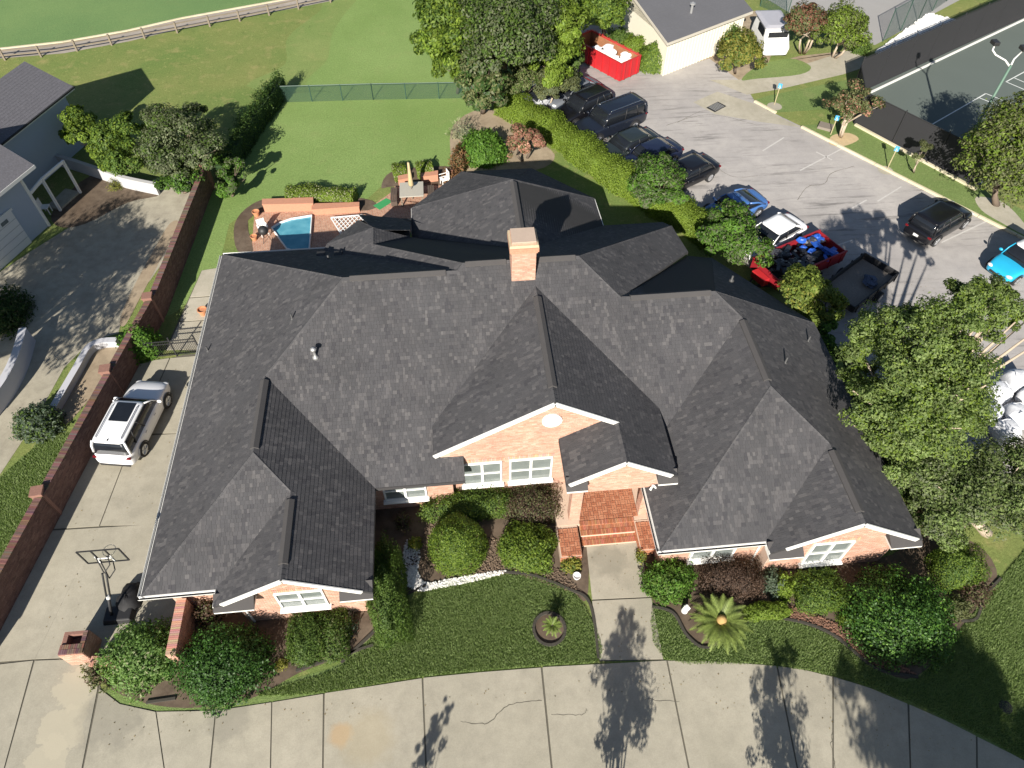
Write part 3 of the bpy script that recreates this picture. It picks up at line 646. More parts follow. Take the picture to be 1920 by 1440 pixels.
def strip(a_, b_): return [(q[0], q[1]) for q in a_] + [(q[0], q[1]) for q in reversed(b_)]
sheet('cart_path', strip([(-45.05,58.11,0), (-35.64,60.89,0), (-30.85,61.65,0), (-26.11,63.20,0), (-22.11,65.11,0), (-17.39,66.76,0), (-12.47,68.47,0), (-5.89,71.30,0)], [(-44.18,56.17,0), (-35.12,59.35,0), (-30.32,59.80,0), (-25.69,61.38,0), (-21.77,63.30,0), (-17.13,64.88,0), (-12.30,66.52,0), (-5.83,69.00,0)]), 0.008, CARTM)
mb = MB(); lp = [(-45.09,58.20,0), (-35.67,60.98,0), (-30.88,61.74,0), (-26.14,63.30,0), (-22.13,65.22,0), (-17.41,66.86,0), (-12.48,68.58,0), (-5.89,71.42,0)]
for a_, b_ in zip(lp, lp[1:]): mb.bar((a_[0], a_[1], 0.03), (b_[0], b_[1], 0.03), 0.18, 0.10)
tag(mb.build('cart_path_kerb', KERBM), kind='structure')
sheet('back_lawn', [(q[0], q[1]) for q in ((-12.25,51.91,0), (-5.41,51.92,0), (2.05,51.41,0), (2.60,47.67,0), (0.81,45.38,0), (0.14,40.36,0), (-0.95,39.58,0), (-4.42,39.90,0), (-5.41,38.45,0), (-9.71,37.58,0), (-12.44,38.38,-3.55e-15), (-13.84,36.64,3.55e-15), (-13.87,31.82,0), (-15.60,29.19,-3.55e-15), (-16.35,28.65,0), (-15.87,32.92,0), (-15.45,40.61,0))], 0.006, LAWN_BACK)
MIDLAWN = lawn_mat('mown_rough', (0.158, 0.232, 0.068), (0.214, 0.268, 0.09), (0.28, 0.275, 0.11), 0.6, None, 0.14, 0.4)
sheet('golf_practice_lawn', smooth_line([(-14.25,52.71,0), (-12.44,56.47,0), (-12.67,60.97,0), (-10.38,65.72,0), (-8.76,69.94,0), (6.89,69.73,0), (5.45,54.88,0), (2.63,50.89,0)], 5, True), 0.0035, MIDLAWN)
sheet('golf_practice_lawn', smooth_line([(-9.83,52.31,0), (-9.13,57.04,0), (-8.98,61.60,0), (-7.43,67.06,0), (-4.90,70.75,-3.55e-15), (6.89,69.73,0), (5.45,54.88,0), (2.63,50.89,0)], 5, True), 0.007, LAWN_BACK)
sheet('front_lawn', [q[:2] for q in ((-14.36,9.17,0), (-13.66,8.65,0), (-12.12,8.21,0), (-9.40,8.07,0), (-8.25,8.13,0), (-8.30,8.55,0), (-12.25,8.86,0), (-13.69,9.19,0))], 0.0055, LAWN_FRONT)
sheet('front_lawn', smooth_line([(-8.64,8.13,0), (-7.73,8.81,0), (-5.57,9.33,0), (-3.75,10.89,0), (-1.80,12.04,0), (0.64,12.23,0), (2.18,12.08,0), (3.54,11.42,0), (4.27,10.12,0), (4.36,8.52,0), (2.28,8.48,0), (-2.31,8.52,0), (-6.11,8.30,0)], 4, True), 0.006, LAWN_FRONT)
sheet('front_lawn', smooth_line([(6.79,10.32,0), (7.45,10.04,0), (7.93,8.92,0), (8.68,8.54,0), (10.45,9.42,0), (12.15,9.26,0), (13.61,8.48,0), (14.78,7.14,0), (16.23,6.61,0), (19.12,8.49,0), (21.67,10.27,0), (25.48,11.87,0), (28.47,9.16,0), (23.24,1.93,0), (18.78,3.61,0), (15.82,5.74,0), (13.05,7.05,0), (10.35,7.74,0), (6.82,8.28,0)], 3, True), 0.006, LAWN_FRONT)
sheet('front_lawn', [(-40, -60), (60, -60), (60, 4.5), (18.6, 3.2), (14.06,2.82,0)[:2], (9.43,3.67,0)[:2], (4.07,4.21,0)[:2], (-1.84,4.78,0)[:2], (-4, 5.1), (-40, 5.4)], 0.005, LAWN_FRONT)
# mulch beds; edging is coloured as the dark shadow line of the trench
def bed(name, pts, z=0.012, m=MULCH): return sheet(name, smooth_line(pts, 4, True), z, m)
bed('mulch_bed', [(-14.56,9.56,0), (-13.19,8.72,0), (-11.16,8.23,0), (-8.86,8.34,0), (-7.16,9.10,0), (-5.18,9.72,0), (-3.96,10.69,0), (-3.11,11.94,0), (-1.58,12.14,0), (0.65,12.39,0), (2.20,12.24,0), (3.55,11.53,0), (4.23,10.90,0), (4.58,13.35,0), (3.42,12.97,0), (3.69,16.63,-3.55e-15), (-0.67,17.04,-3.55e-15), (-4.53,16.85,3.55e-15), (-4.62,11.86,0), (-10.79,11.89,0), (-12.39,12.60,0), (-12.09,11.05,0), (-15.00,10.50,0)])
bed('mulch_bed', [(6.86,12.89,0), (6.91,10.53,0), (7.60,10.02,0), (7.96,9.02,0), (8.70,8.60,0), (10.36,9.50,0), (12.19,9.37,0), (13.69,8.68,0), (14.82,7.24,0), (16.29,6.74,0), (19.17,8.59,0), (21.39,10.18,0), (21.30,11.76,0), (19.47,12.44,0), (16.64,11.47,0), (12.22,12.13,0), (7.71,12.56,0)])
for i, (q, r_) in enumerate((((2.56,9.86,0), 0.0),)):
    pts = [(q[0]+0.6*math.cos(2*PI*k/20), q[1]+0.62*math.sin(2*PI*k/20)) for k in range(20)]; sheet('tree_ring_bed', pts, 0.014, MULCH)
    mb = MB()
    for k in range(22):
        a_ = 2*PI*k/22; mb.t = (0.13, 0.12, 0.10); mb.box((q[0]+0.62*math.cos(a_), q[1]+0.64*math.sin(a_), 0.05), (0.17, 0.11, 0.10), rz=a_+PI/2)
    tag(mb.build('edging_ring', mat('edging_shadow_tone', (0.050, 0.045, 0.036), 0.95, var=0.4)), 'low ring of shadow-coloured edging blocks around the small palm on the lawn', 'edging')  # block colour is that of the shadow line around the ring
def edging(path, label):
    t = thing('lawn_edging', label, 'edging', (path[0][0], path[0][1], 0)); L = smooth_line(path, 6); acc = 0.0; mb = MB()
    m_ = MATS['edging_shadow_tone']  # strip colour carries the dark shadow line at the bed edge
    for a_, b_ in zip(L, L[1:]): mb.bar((a_[0], a_[1], 0.035), (b_[0], b_[1], 0.035), 0.10, 0.09)
    mb.build('edging_strip', m_, t)
edging([(-5.57,9.33,0), (-3.96,10.80,0), (-3.44,11.63,0), (-2.24,12.13,0)], 'shadow-coloured lawn edging at the foot of the tapering clipped hedge')
edging([(0.99,12.41,0), (2.19,12.13,0), (3.54,11.42,0), (4.33,10.73,0), (4.30,8.55,0)], 'shadow-coloured curved lawn edging left of the entry walkway')
edging([(6.80,10.36,0), (7.60,10.02,0), (7.96,9.02,0), (8.69,8.56,0), (10.40,9.41,0), (12.17,9.30,0), (13.65,8.58,0), (14.79,7.18,0), (16.28,6.70,0)], 'shadow-coloured wavy lawn edging in front of the big sago palm')
edging([(19.00,8.61,0), (19.65,8.65,0), (20.42,9.47,0), (21.50,10.17,0)], 'shadow-coloured lawn edging right of the large dark green shrub')
edging([(-12.67,8.56,0), (-11.62,8.61,-3.55e-15)], 'short shadow-coloured edging in the mulch near the driveway corner')
edging([(-7.27,9.19,0), (-6.38,9.41,0), (-4.36,9.89,0)], 'shadow-coloured lawn edging below the small boxy hedges')
# white stones
def scatter_poly(pts, n, seed):
    r_ = np.random.RandomState(seed); P = np.array([q[:2] for q in pts]); lo, hi = P.min(0), P.max(0); out = np.zeros((0, 2))
    while len(out) < n:
        c = lo + r_.rand(n*2, 2)*(hi-lo); c = c[inside([tuple(q) for q in P], c[:, 0], c[:, 1])]; out = np.vstack([out, c])
    return out[:n]
def pebbles(name, pts, n, size, tint, label, cat, seed, z=0.012, parent=None):
    r_ = random.Random(seed); mb = MB()
    for x, y in scatter_poly(pts, n, seed):
        s = size*r_.uniform(0.6, 1.3); k = r_.uniform(0.8, 1.1); mb.t = tuple(min(0.9, c*k) for c in tint)
        a_ = r_.uniform(0, 6.28); mb.box((x, y, z+s*0.28+r_.uniform(0, s*0.5)), (s*1.3, s, s*0.7), rz=a_, top=(r_.uniform(0.4, 0.7), r_.uniform(0.4, 0.7)))
    return tag(mb.build(name, STONE, parent, tint=True), label, cat, kind='stuff')
pebbles('white_stones', smooth_line([(-2.71,13.07,0), (-2.34,12.28,0), (-1.13,12.33,0), (0.99,12.48,0), (0.76,12.31,0), (-0.48,12.10,0), (-2.02,11.95,0), (-2.57,11.93,0), (-3.15,12.40,0)], 4, True), 1500, 0.06, (0.75, 0.73, 0.70), 'strip of white stones below the round clipped shrub', 'stones', 5)
pebbles('white_stones', smooth_line([(-3.06,14.20,0), (-2.53,14.15,0), (-2.55,13.05,0), (-3.00,12.16,0), (-3.29,12.53,0)], 4, True), 500, 0.06, (0.62, 0.60, 0.60), 'white stones tinted darker for shade beside the tapering clipped hedge', 'stones', 6)  # stone tint lowered to carry the shade beside the hedge
pebbles('mulch_chips', [q[:2] for q in ((0.78,13.96,0), (3.32,12.26,0), (4.25,11.01,0), (1.31,12.33,0), (-0.46,12.38,0), (-2.88,13.09,0), (-2.17,15.01,0))], 2600, 0.05, (0.16, 0.115, 0.08), 'brown bark chips in the bed left of the walkway', 'mulch', 7)
pebbles('mulch_chips', [q[:2] for q in ((12.37,9.90,0), (13.85,9.10,0), (15.11,7.92,0), (16.32,6.79,0), (14.80,7.20,0), (13.67,8.62,0), (12.19,9.37,0))], 1500, 0.05, (0.20, 0.11, 0.075), 'reddish bark chips in the bed right of the sago palm', 'mulch', 8)
# ------------------------------------------------ driveway: a joint sheet and separate slabs
drive = sheet('driveway', [(q[0], q[1]) for q in ((-14.57,25.97,0), (-16.77,25.26,3.55e-15), (-19.61,11.24,0), (-17.85,6.31,0), (-9.76,5.52,0), (-1.84,4.76,-3.55e-15), (4.06,4.19,0), (9.43,3.67,0), (18.74,2.21,0), (19.39,3.13,0), (17.76,4.32,0), (15.44,5.82,0), (13.05,7.05,0), (9.95,7.82,0), (6.91,8.23,0), (2.17,8.41,-3.55e-15), (-2.32,8.44,0), (-6.10,8.25,0), (-9.40,8.06,0), (-12.12,8.19,0), (-13.65,8.63,0), (-14.47,9.22,0), (-15.18,10.41,0), (-12.09,11.05,0), (-12.39,12.60,0), (-13.06,12.73,0), (-12.53,25.96,0))], 0.010, JOINT)
SLABS = [
 [(-19.75,10.55,0), (-20.02,11.28,0), (-18.26,16.15,0), (-16.34,16.10,0), (-17.29,10.59,0), (-18.60,10.62,0)],
 [(-17.29,10.59,0), (-16.34,16.10,0), (-13.85,16.04,0), (-12.09,12.68,0), (-11.76,10.91,0), (-14.91,10.53,0), (-15.17,10.47,0)],
 [(-18.24,16.23,0), (-17.55,20.88,-3.55e-15), (-15.97,20.85,0), (-16.34,16.18,0)],
 [(-16.30,16.20,0), (-15.93,20.88,0), (-13.24,20.84,-3.55e-15), (-13.04,15.92,0)],
 [(-17.53,21.00,0), (-16.74,25.62,0), (-15.27,25.77,0), (-15.91,21.00,0)],
 [(-15.86,21.03,0), (-15.21,25.77,0), (-12.50,25.81,0), (-12.74,20.79,0)],
 [(-19.73,10.49,0), (-17.33,10.54,0), (-17.14,6.32,0), (-18.40,6.86,0)],
 [(-17.27,10.53,0), (-15.18,10.41,0), (-14.61,9.31,0), (-14.42,6.06,0), (-17.10,6.32,0)],
 [(-14.53,9.23,0), (-13.65,8.61,-3.55e-15), (-12.27,8.20,0), (-11.40,5.76,0), (-14.36,6.05,0)],
 [(-12.23,8.20,0), (-10.09,8.03,-3.55e-15), (-9.96,5.63,0), (-11.36,5.76,3.55e-15)],
 [(-10.05,8.03,0), (-8.07,8.13,0), (-7.82,5.42,0), (-9.90,5.62,0)],
 [(-8.03,8.13,0), (-6.18,8.25,0), (-6.01,5.25,0), (-7.78,5.42,-3.55e-15)],
 [(-6.12,8.27,0), (-4.32,8.36,0), (-2.50,8.46,0), (-2.41,4.90,0), (-5.96,5.24,0)],
 [(-2.44,8.47,0), (-0.29,8.47,0), (2.04,8.42,0), (1.97,4.48,-3.55e-15), (-1.84,4.84,0), (-2.36,4.89,0)],
 [(2.11,8.43,0), (4.43,8.33,0), (6.89,8.22,0), (6.78,4.01,0), (4.08,4.27,0), (2.03,4.47,0)],
 [(6.95,8.21,0), (8.95,7.98,0), (11.05,7.62,0), (10.55,3.65,0), (9.45,3.75,0), (6.84,4.01,0)],
 [(11.11,7.61,0), (12.11,7.36,0), (13.04,7.03,0), (11.68,3.54,0), (10.60,3.64,0)],
 [(13.10,7.02,0), (14.29,6.50,0), (15.46,5.82,0), (14.39,3.28,0), (11.73,3.53,0)],
 [(15.52,5.79,0), (16.57,5.15,0), (17.45,4.53,3.55e-15), (16.69,3.06,-3.55e-15), (15.39,3.18,0), (14.44,3.27,3.55e-15)],
 [(17.49,4.49,0), (18.48,3.80,0), (19.71,2.85,0), (18.83,2.36,-3.55e-15), (16.75,3.05,0)],
]
for i, s in enumerate(SLABS):
    mb = MB(); c = sum((Vector(q[:2]) for q in s), Vector((0, 0)))/len(s)
    pts = [tuple(Vector(q[:2]) + (c-Vector(q[:2])).normalized()*0.004) for q in s]; mb.prism(pts, 0.0, 0.030+0.003*(i*7 % 4)/4); mb.build('slab', CONC, drive)
walk = sheet('walkway', [(q[0], q[1]) for q in ((4.60,13.30,0), (6.90,13.18,0), (6.79,8.25,0), (4.32,8.44,0))], 0.011, JOINT)
for s in ([(4.61,13.40,0), (6.87,13.28,0), (6.85,10.78,0), (4.45,10.90,0)], [(4.44,10.83,0), (6.86,10.72,0), (6.78,8.29,0), (4.33,8.48,0)]):
    mb = MB(); mb.prism([q[:2] for q in s], 0.0, 0.036); mb.build('slab', CONC, walk)
side = sheet('side_path', [(q[0], q[1]) for q in ((-14.79,32.45,0), (-13.56,32.71,-3.55e-15), (-13.64,26.07,-3.55e-15), (-15.62,26.44,0))], 0.011, JOINT)
for s in ([(-14.76,32.45,0), (-13.55,32.66,0), (-13.83,30.29,0), (-15.03,30.27,0)], [(-15.04,30.18,3.55e-15), (-13.82,30.20,0), (-13.87,28.42,3.55e-15), (-15.23,28.42,0)], [(-15.24,28.34,0), (-13.86,28.34,0), (-13.81,26.27,0), (-15.55,26.36,0)]):
    mb = MB(); mb.prism([q[:2] for q in s], 0.0, 0.034); mb.build('slab', PATHM, side)
# cracks: thin dark grooves laid as narrow strips on the concrete
def crack(pts, w, parent, m=JOINT, z=0.0345):
    L = smooth_line(pts, 9); r_ = random.Random(len(pts)*7+int(pts[0][0]*10)); V = []; F = []
    L = [(x+r_.uniform(-0.03, 0.03), y+r_.uniform(-0.03, 0.03)) for x, y in L]
    for i, (x, y) in enumerate(L):
        a_ = Vector(L[max(0, i-1)]); b_ = Vector(L[min(len(L)-1, i+1)]); d = (b_-a_).normalized(); n = Vector((-d.y, d.x)); k = w*r_.uniform(0.5, 1.3)/2
        V += [(x+n.x*k, y+n.y*k, z), (x-n.x*k, y-n.y*k, z)]
    F = [(2*i, 2*i+1, 2*i+3, 2*i+2) for i in range(len(L)-1)]
    return obj('crack', V, F, m, parent)
crack([(-1.09,6.80,0), (-0.12,6.65,0), (0.72,7.20,0), (1.92,7.23,0)], 0.03, drive); crack([(2.25,6.71,0), (3.32,6.61,0), (3.55,6.77,0)], 0.02, drive); crack([(5.78,6.90,0), (7.06,6.70,0)], 0.02, drive); crack([(12.50,5.54,0), (12.09,4.69,-3.55e-15), (11.98,4.01,0)], 0.03, drive)
# neighbour's drive, its upper apron and strips
sheet('neighbour_driveway', [(q[0], q[1]) for q in ((-15.60,40.51,0), (-18.79,42.09,0), (-20.93,41.00,0), (-23.30,37.51,0), (-25.10,35.19,0), (-26.33,33.43,0), (-30.03,28.35,0), (-28.66,19.69,0), (-24.00,14.16,0), (-20.51,16.24,0), (-21.54,19.30,3.55e-15), (-20.96,21.94,0), (-20.52,25.61,-3.55e-15), (-19.67,27.39,-3.55e-15), (-18.35,27.84,3.55e-15), (-18.42,28.84,0), (-17.26,33.05,0))], 0.010, CONC2)
crack([(-21.50,28.73,0), (-19.82,27.98,0)], 0.16, None, PATHM, 0.016)['kind'] = 'structure'
bed('planting_strip', [(-18.19,27.17,0), (-19.29,26.97,3.55e-15), (-19.88,25.19,-3.55e-15), (-20.36,22.85,0), (-20.45,21.90,0), (-19.43,21.80,0), (-18.34,24.35,3.55e-15), (-18.10,26.04,3.55e-15)], 0.016, SOIL)
bed('mulch_bed', [(-18.13,28.41,0), (-17.82,30.44,0), (-17.30,33.99,3.55e-15), (-16.94,36.93,0), (-17.50,36.98,0), (-17.98,34.29,-3.55e-15), (-18.43,30.93,0), (-18.51,28.85,0)], 0.015, SOIL)
sheet('verge_grass', [(q[0], q[1]) for q in ((-20.00,21.38,0), (-18.54,21.25,0), (-19.24,17.16,0), (-20.07,14.96,0), (-20.53,13.83,0), (-21.80,17.40,0), (-21.49,19.15,-3.55e-15))], 0.014, LAWN_FRONT)
bed('planting_bed', [(-25.00,38.99,0), (-23.68,42.53,0), (-21.02,41.41,0), (-18.71,40.06,0), (-20.55,39.39,-3.55e-15), (-22.65,37.45,0), (-24.20,37.34,0)], 0.016, MULCH)
# ------------------------------------------------ parking lot, kerbs, paths, court
lot = sheet('parking_lot', [(q[0], q[1]) for q in ((4.94,49.68,0), (7.14,54.73,0), (10.73,61.83,0), (13.76,60.57,0), (15.08,53.60,0), (17.68,52.77,0), (21.33,54.33,0), (22.93,51.64,0), (22.96,47.68,0), (23.82,45.98,0), (25.23,44.07,0), (34.12,31.16,3.55e-15), (37.54,26.17,-3.55e-15), (36.57,16.52,3.55e-15), (28.80,13.14,0), (23.64,14.74,0), (20.37,21.42,0), (18.40,27.08,0), (14.90,33.49,3.55e-15))], 0.010, ASPHALT)
crack([(21.98,35.78,0), (23.17,37.09,0), (24.32,37.27,0), (25.29,38.37,0), (27.03,39.00,-3.55e-15)], 0.035, lot, z=0.013); crack([(17.54,40.61,0), (18.46,38.69,3.55e-15), (20.23,38.53,0)], 0.03, lot, z=0.013); crack([(16.49,45.35,0), (18.40,46.61,0), (19.87,46.84,0)], 0.03, lot, z=0.013)
crack([(22.14,44.49,0), (19.08,46.19,0), (15.64,45.08,-3.55e-15)], 0.03, lot, z=0.013)
PAINT = mat('worn_white_line', (0.50, 0.48, 0.46), 0.9, var=0.25, scale=1.5, fine=12)
for a_, b_ in (((21.50,41.33,0), (23.52,42.79,0)), ((23.27,38.86,0), (28.14,41.71,0)), ((27.04,35.15,0), (29.27,36.53,0)), ((24.79,34.42,0), (26.42,35.37,0)), ((29.22,30.91,0), (33.01,32.60,0)), ((25.87,39.85,3.55e-15), (25.13,40.87,0)), ((16.35,33.87,0), (18.40,35.01,0)), ((21.70,30.87,0), (24.00,31.64,0))):
    a_, b_ = Vector(a_[:2]), Vector(b_[:2]); d = (b_-a_).normalized(); n = Vector((-d.y, d.x))*0.05
    obj('parking_line', [(*(a_+n), 0.0135), (*(a_-n), 0.0135), (*(b_-n), 0.0135), (*(b_+n), 0.0135)], [(0, 1, 2, 3)], PAINT, lot)
mb = MB(); mb.box((*(19.87,47.14,0)[:2], 0.02), (1.3, 0.8, 0.03), rz=0.6)
dr_ = mb.build('storm_drain', DARKMETAL, lot)
for i in range(7): q = (19.87,47.14,0); mb = MB(); mb.box((q[0]+(i-3)*0.15*math.cos(0.6), q[1]+(i-3)*0.15*math.sin(0.6), 0.045), (0.05, 0.7, 0.03), rz=0.6); mb.build('grate_bar', GALV, dr_)
sheet('drain_apron', [(q[0], q[1]) for q in ((18.35,47.95,0), (20.56,49.28,0), (22.75,47.40,0), (23.92,45.68,0), (25.14,43.94,0), (22.29,44.97,0), (19.49,46.22,0))], 0.014, PATHM)
verge = sheet('kerb_verge_grass', [(q[0], q[1]) for q in ((25.25,44.14,0), (30.00,44.27,0), (33.76,36.59,0), (36.11,33.11,0), (36.06,29.54,0), (34.15,31.21,0))], 0.03, LAWN_FRONT)
sheet('kerb_verge_grass', [(q[0], q[1]) for q in ((23.01,47.83,0), (24.20,48.34,0), (31.63,50.20,0), (31.92,46.88,0), (28.31,46.09,0), (24.01,45.96,0))], 0.03, LAWN_FRONT)
sheet('footpath', [(q[0], q[1]) for q in ((20.42,51.04,0), (22.64,48.63,0), (25.31,49.17,0), (31.06,50.91,0), (34.27,52.32,0), (33.54,54.85,0), (27.17,52.10,0), (22.69,50.84,0))], 0.020, PATHM)
sheet('bare_ground', [(q[0], q[1]) for q in ((15.03,53.35,0), (17.44,54.50,0), (18.16,55.68,0), (23.74,59.69,0), (27.64,62.40,0), (29.53,60.18,0), (25.76,53.07,0), (28.77,54.11,0), (35.37,54.87,0), (33.47,54.68,0), (27.12,51.93,0), (22.69,50.84,0), (21.33,54.33,0), (17.68,52.77,0))], 0.016, SOIL)
sheet('grass_patch', smooth_line([(24.78,52.73,0), (27.76,53.76,0), (29.01,52.36,0), (27.72,51.21,0), (24.18,50.87,0), (22.90,50.82,0)], 4, True), 0.022, LAWN_FRONT)
sheet('straw_patch', smooth_line([(26.98,42.68,0), (28.24,42.91,0), (28.67,42.06,0), (27.22,41.33,0), (26.41,41.73,0)], 4, True), 0.036, mat('pine_straw', (0.50, 0.38, 0.22), 0.95, var=0.35, scale=4, fine=30, bmp=0.6))
sheet('straw_patch', smooth_line([(33.58,34.99,0), (35.01,34.30,0), (35.20,32.14,0), (34.82,30.89,0), (33.87,32.26,0), (33.22,33.65,0)], 4, True), 0.036, PATHM)
def kerb(pts, label):
    t = thing('kerb', label, 'kerb', (pts[0][0], pts[0][1], 0))
    for a_, b_ in zip(pts, pts[1:]):
        a_, b_ = Vector((a_[0], a_[1], 0.07)), Vector((b_[0], b_[1], 0.07)); n = max(1, round((b_-a_).length/2.6)); d = (b_-a_)/n
        for i in range(n): mb = MB(); mb.bar(a_+d*i+d*0.004, a_+d*(i+1)-d*0.004, 0.20, 0.14); mb.build('kerb_stone', KERBM, t, bevel=0.02)
kerb([(25.18,43.94,0), (28.54,39.05,0), (34.09,31.11,0), (36.69,27.37,0)], 'long cream kerb between parking lot and grass strip')
kerb([(22.90,47.61,0), (23.99,45.89,0)], 'short pale kerb at the end of the small grass island')
# grass tufts on the front lawns: blades nobody could count
def grass(name, pts, n, label, seed, h=0.07, tints=((0.158, 0.230, 0.072), (0.27, 0.34, 0.135))):
    r_ = np.random.RandomState(seed); P = scatter_poly(pts, n, seed); q = (2.56,9.86,0); P = P[np.hypot(P[:, 0]-q[0], P[:, 1]-q[1]) > 0.62]; n = len(P); a_ = r_.rand(n)*6.283; ln = h*(0.6+0.8*r_.rand(n)); tl = 0.9*r_.rand(n); w = 0.012+0.012*r_.rand(n)
    dx, dy = np.cos(a_), np.sin(a_); b0 = np.stack([P[:, 0]-dy*w, P[:, 1]+dx*w, np.full(n, 0.006)], 1); b1 = np.stack([P[:, 0]+dy*w, P[:, 1]-dx*w, np.full(n, 0.006)], 1)
    tp = np.stack([P[:, 0]+dx*ln*np.sin(tl), P[:, 1]+dy*ln*np.sin(tl), 0.006+ln*np.cos(tl)], 1)
    V = np.stack([b0, b1, tp], 1).reshape(-1, 3); F = np.arange(3*n).reshape(-1, 3); f = r_.rand(n, 1); T = np.array(tints[0])*(1-f)+np.array(tints[1])*f
    return tag(obj(name, V, F, LEAF, None, T), label, 'grass', kind='stuff')
grass('grass_blades', smooth_line([(-8.68,8.48,0), (-5.56,9.19,0), (-3.75,10.89,0), (-1.80,12.04,0), (0.64,12.23,0), (2.18,12.08,0), (3.54,11.42,0), (4.27,10.12,0), (4.36,8.52,0), (2.28,8.48,0), (-2.31,8.52,0), (-6.11,8.30,0)], 4, True), 90000, 'coarse green turf of the front lawn left of the walkway', 31, 0.085)
grass('grass_blades', smooth_line([(6.79,10.32,0), (7.45,10.04,0), (7.93,8.92,0), (8.68,8.54,0), (10.45,9.42,0), (12.15,9.26,0), (13.61,8.48,0), (14.78,7.14,0), (16.23,6.61,0), (19.12,8.49,0), (21.67,10.27,0), (25.25,11.89,0), (19.57,2.29,3.55e-15), (18.78,3.61,0), (15.82,5.74,0), (13.05,7.05,0), (10.35,7.74,0), (6.82,8.28,0)], 3, True), 90000, 'coarse green turf of the front lawn right of the walkway', 32, 0.085)
grass('grass_blades', [q[:2] for q in ((-20.00,21.38,0), (-18.54,21.25,0), (-19.24,17.16,0), (-20.07,14.96,0), (-20.53,13.83,0), (-21.80,17.40,0), (-21.49,19.15,-3.55e-15))], 20000, 'narrow grass strip behind the brick garden wall', 33, 0.10)
mb = MB(); q = (19.05,5.36,-3.55e-15); mb.lathe((q[0], q[1], 0.0), [(0.24, 0.0), (0.24, 0.05), (0.2, 0.06)], 16); tag(mb.build('valve_cover', DARKMETAL), 'small dark round cover in the shaded grass at lower right', 'cover')
# ================================================================== WALLS, FENCES, NEIGHBOURS
GW_T = (0.25, 0.115, 0.082)
def garden_wall(pts, h, label, piers, seed=40, th=0.22):
    t = thing('brick_garden_wall', label, 'wall', (pts[0][0], pts[0][1], 0)); r_ = random.Random(seed)
    for a_, b_ in zip(pts, pts[1:]):
        a_, b_ = Vector(a_[:2]), Vector(b_[:2]); d = (b_-a_); L = d.length; d.normalize(); n = Vector((d.y, -d.x))
        mb = MB(); mb.bar((*a_, h/2), (*b_, h/2), th, h); c = mb.build('wall_core', mat('red_mortar', (0.21, 0.125, 0.10), 0.9, var=0.2), t)
        for s in (1, -1):
            o_ = a_ + n*s*th/2 if s > 0 else b_ - n*th/2
            brick_face(c, rect(0, 0, L, h), (*o_, 0), (d.x*s, d.y*s, 0), (n.x*s, n.y*s, 0), tints=BRICK_RED, seed=seed+s, proud=0.008)
        cp = MB(); k = int(L/0.078)
        for i in range(k):
            q = a_ + d*(0.039+i*L/k); cp.t = tuple(x*r_.uniform(0.75, 1.2) for x in r_.choice(BRICK_RED)); cp.box((q.x, q.y, h+0.035), (0.068, th+0.10, 0.07), rz=math.atan2(d.y, d.x))
        tag(cp.build('coping_bricks', BRICK, t, tint=True), kind='stuff')
    for q in piers:
        mb = MB(); mb.box((q[0], q[1], (h+0.12)/2), (0.44, 0.44, h+0.12), rz=q[2]); pr = mb.build('wall_pier', mat('pier_brick', (0.24, 0.125, 0.095), 0.9, var=0.3, scale=8, fine=14, bmp=0.6), t)
        for z, w in ((h+0.16, 0.46), (h+0.225, 0.50)):
            mb = MB(); mb.box((q[0], q[1], z), (w, w, 0.068), rz=q[2]); mb.build('pier_cap', MATS['pier_brick'], pr)
    return t
WA = [(-15.60,40.51,0), (-16.29,29.05,3.55e-15), (-17.53,21.94,0), (-18.45,16.43,0), (-19.58,9.56,0)]
WA = [(q[0]+0.1, q[1], 0) for q in WA]
garden_wall(WA[:], 1.6, 'long brick garden wall with piers along the left side of the driveway', [(*WA[0][:2], 0.1), (*(-16.35,28.65,0)[:2], 0.1), (*(-17.25,23.73,3.55e-15)[:2], 0.1), (*(-18.35,17.07,0)[:2], 0.12)])
def small_wall(name, a_, b_, h, th, label, seed):
    t = thing(name, label, 'wall', (a_[0], a_[1], 0)); a_, b_ = Vector(a_[:2]), Vector(b_[:2]); d = b_-a_; L = d.length; d.normalize(); n = Vector((d.y, -d.x))
    mb = MB(); mb.bar((*a_, h/2), (*b_, h/2), th, h); c = mb.build('wall_core', MORTAR, t)
    for s in (1, -1):
        o_ = a_ + n*th/2 if s > 0 else b_ - n*th/2
        brick_face(c, rect(0, 0, L, h), (*o_, 0), (d.x*s, d.y*s, 0), (n.x*s, n.y*s, 0), seed=seed+s)
    for q, s in ((a_, -1), (b_, 1)):
        o_ = q - n*s*th/2 if False else q + n*s*(-th/2); brick_face(c, rect(0, 0, th, h), (*(q + n*(th/2)*(-1 if s < 0 else 1)), 0), (n.x*(1 if s < 0 else -1), n.y*(1 if s < 0 else -1), 0), (d.x*s, d.y*s, 0), seed=seed+5)
    cp = MB(); r_ = random.Random(seed); k = int(L/0.078)
    for i in range(k):
        q = a_ + d*(0.039+i*L/k); cp.t = tuple(x*r_.uniform(0.8, 1.15) for x in r_.choice(BRICK_PINK)); cp.box((q.x, q.y, h+0.035), (0.068, th+0.06, 0.07), rz=math.atan2(d.y, d.x))
    tag(cp.build('coping_bricks', BRICK, t, tint=True), kind='stuff'); return t
small_wall('brick_screen_wall', (-11.55, 9.75), (-11.55, 11.9), 1.35, 0.3, 'short brick screen wall below the left corner of the roof', 80)
small_wall('low_brick_wall', (-14.85, 10.1), (-13.0, 9.9), 0.55, 0.3, 'low brick wall running from the brick pier into the shrub', 90)
q = (-15.12,10.67,0); t = thing('brick_pier', 'square brick pier with a dark recess in its top at the driveway corner', 'pier', (q[0]-0.25, q[1], 0))
mb = MB()
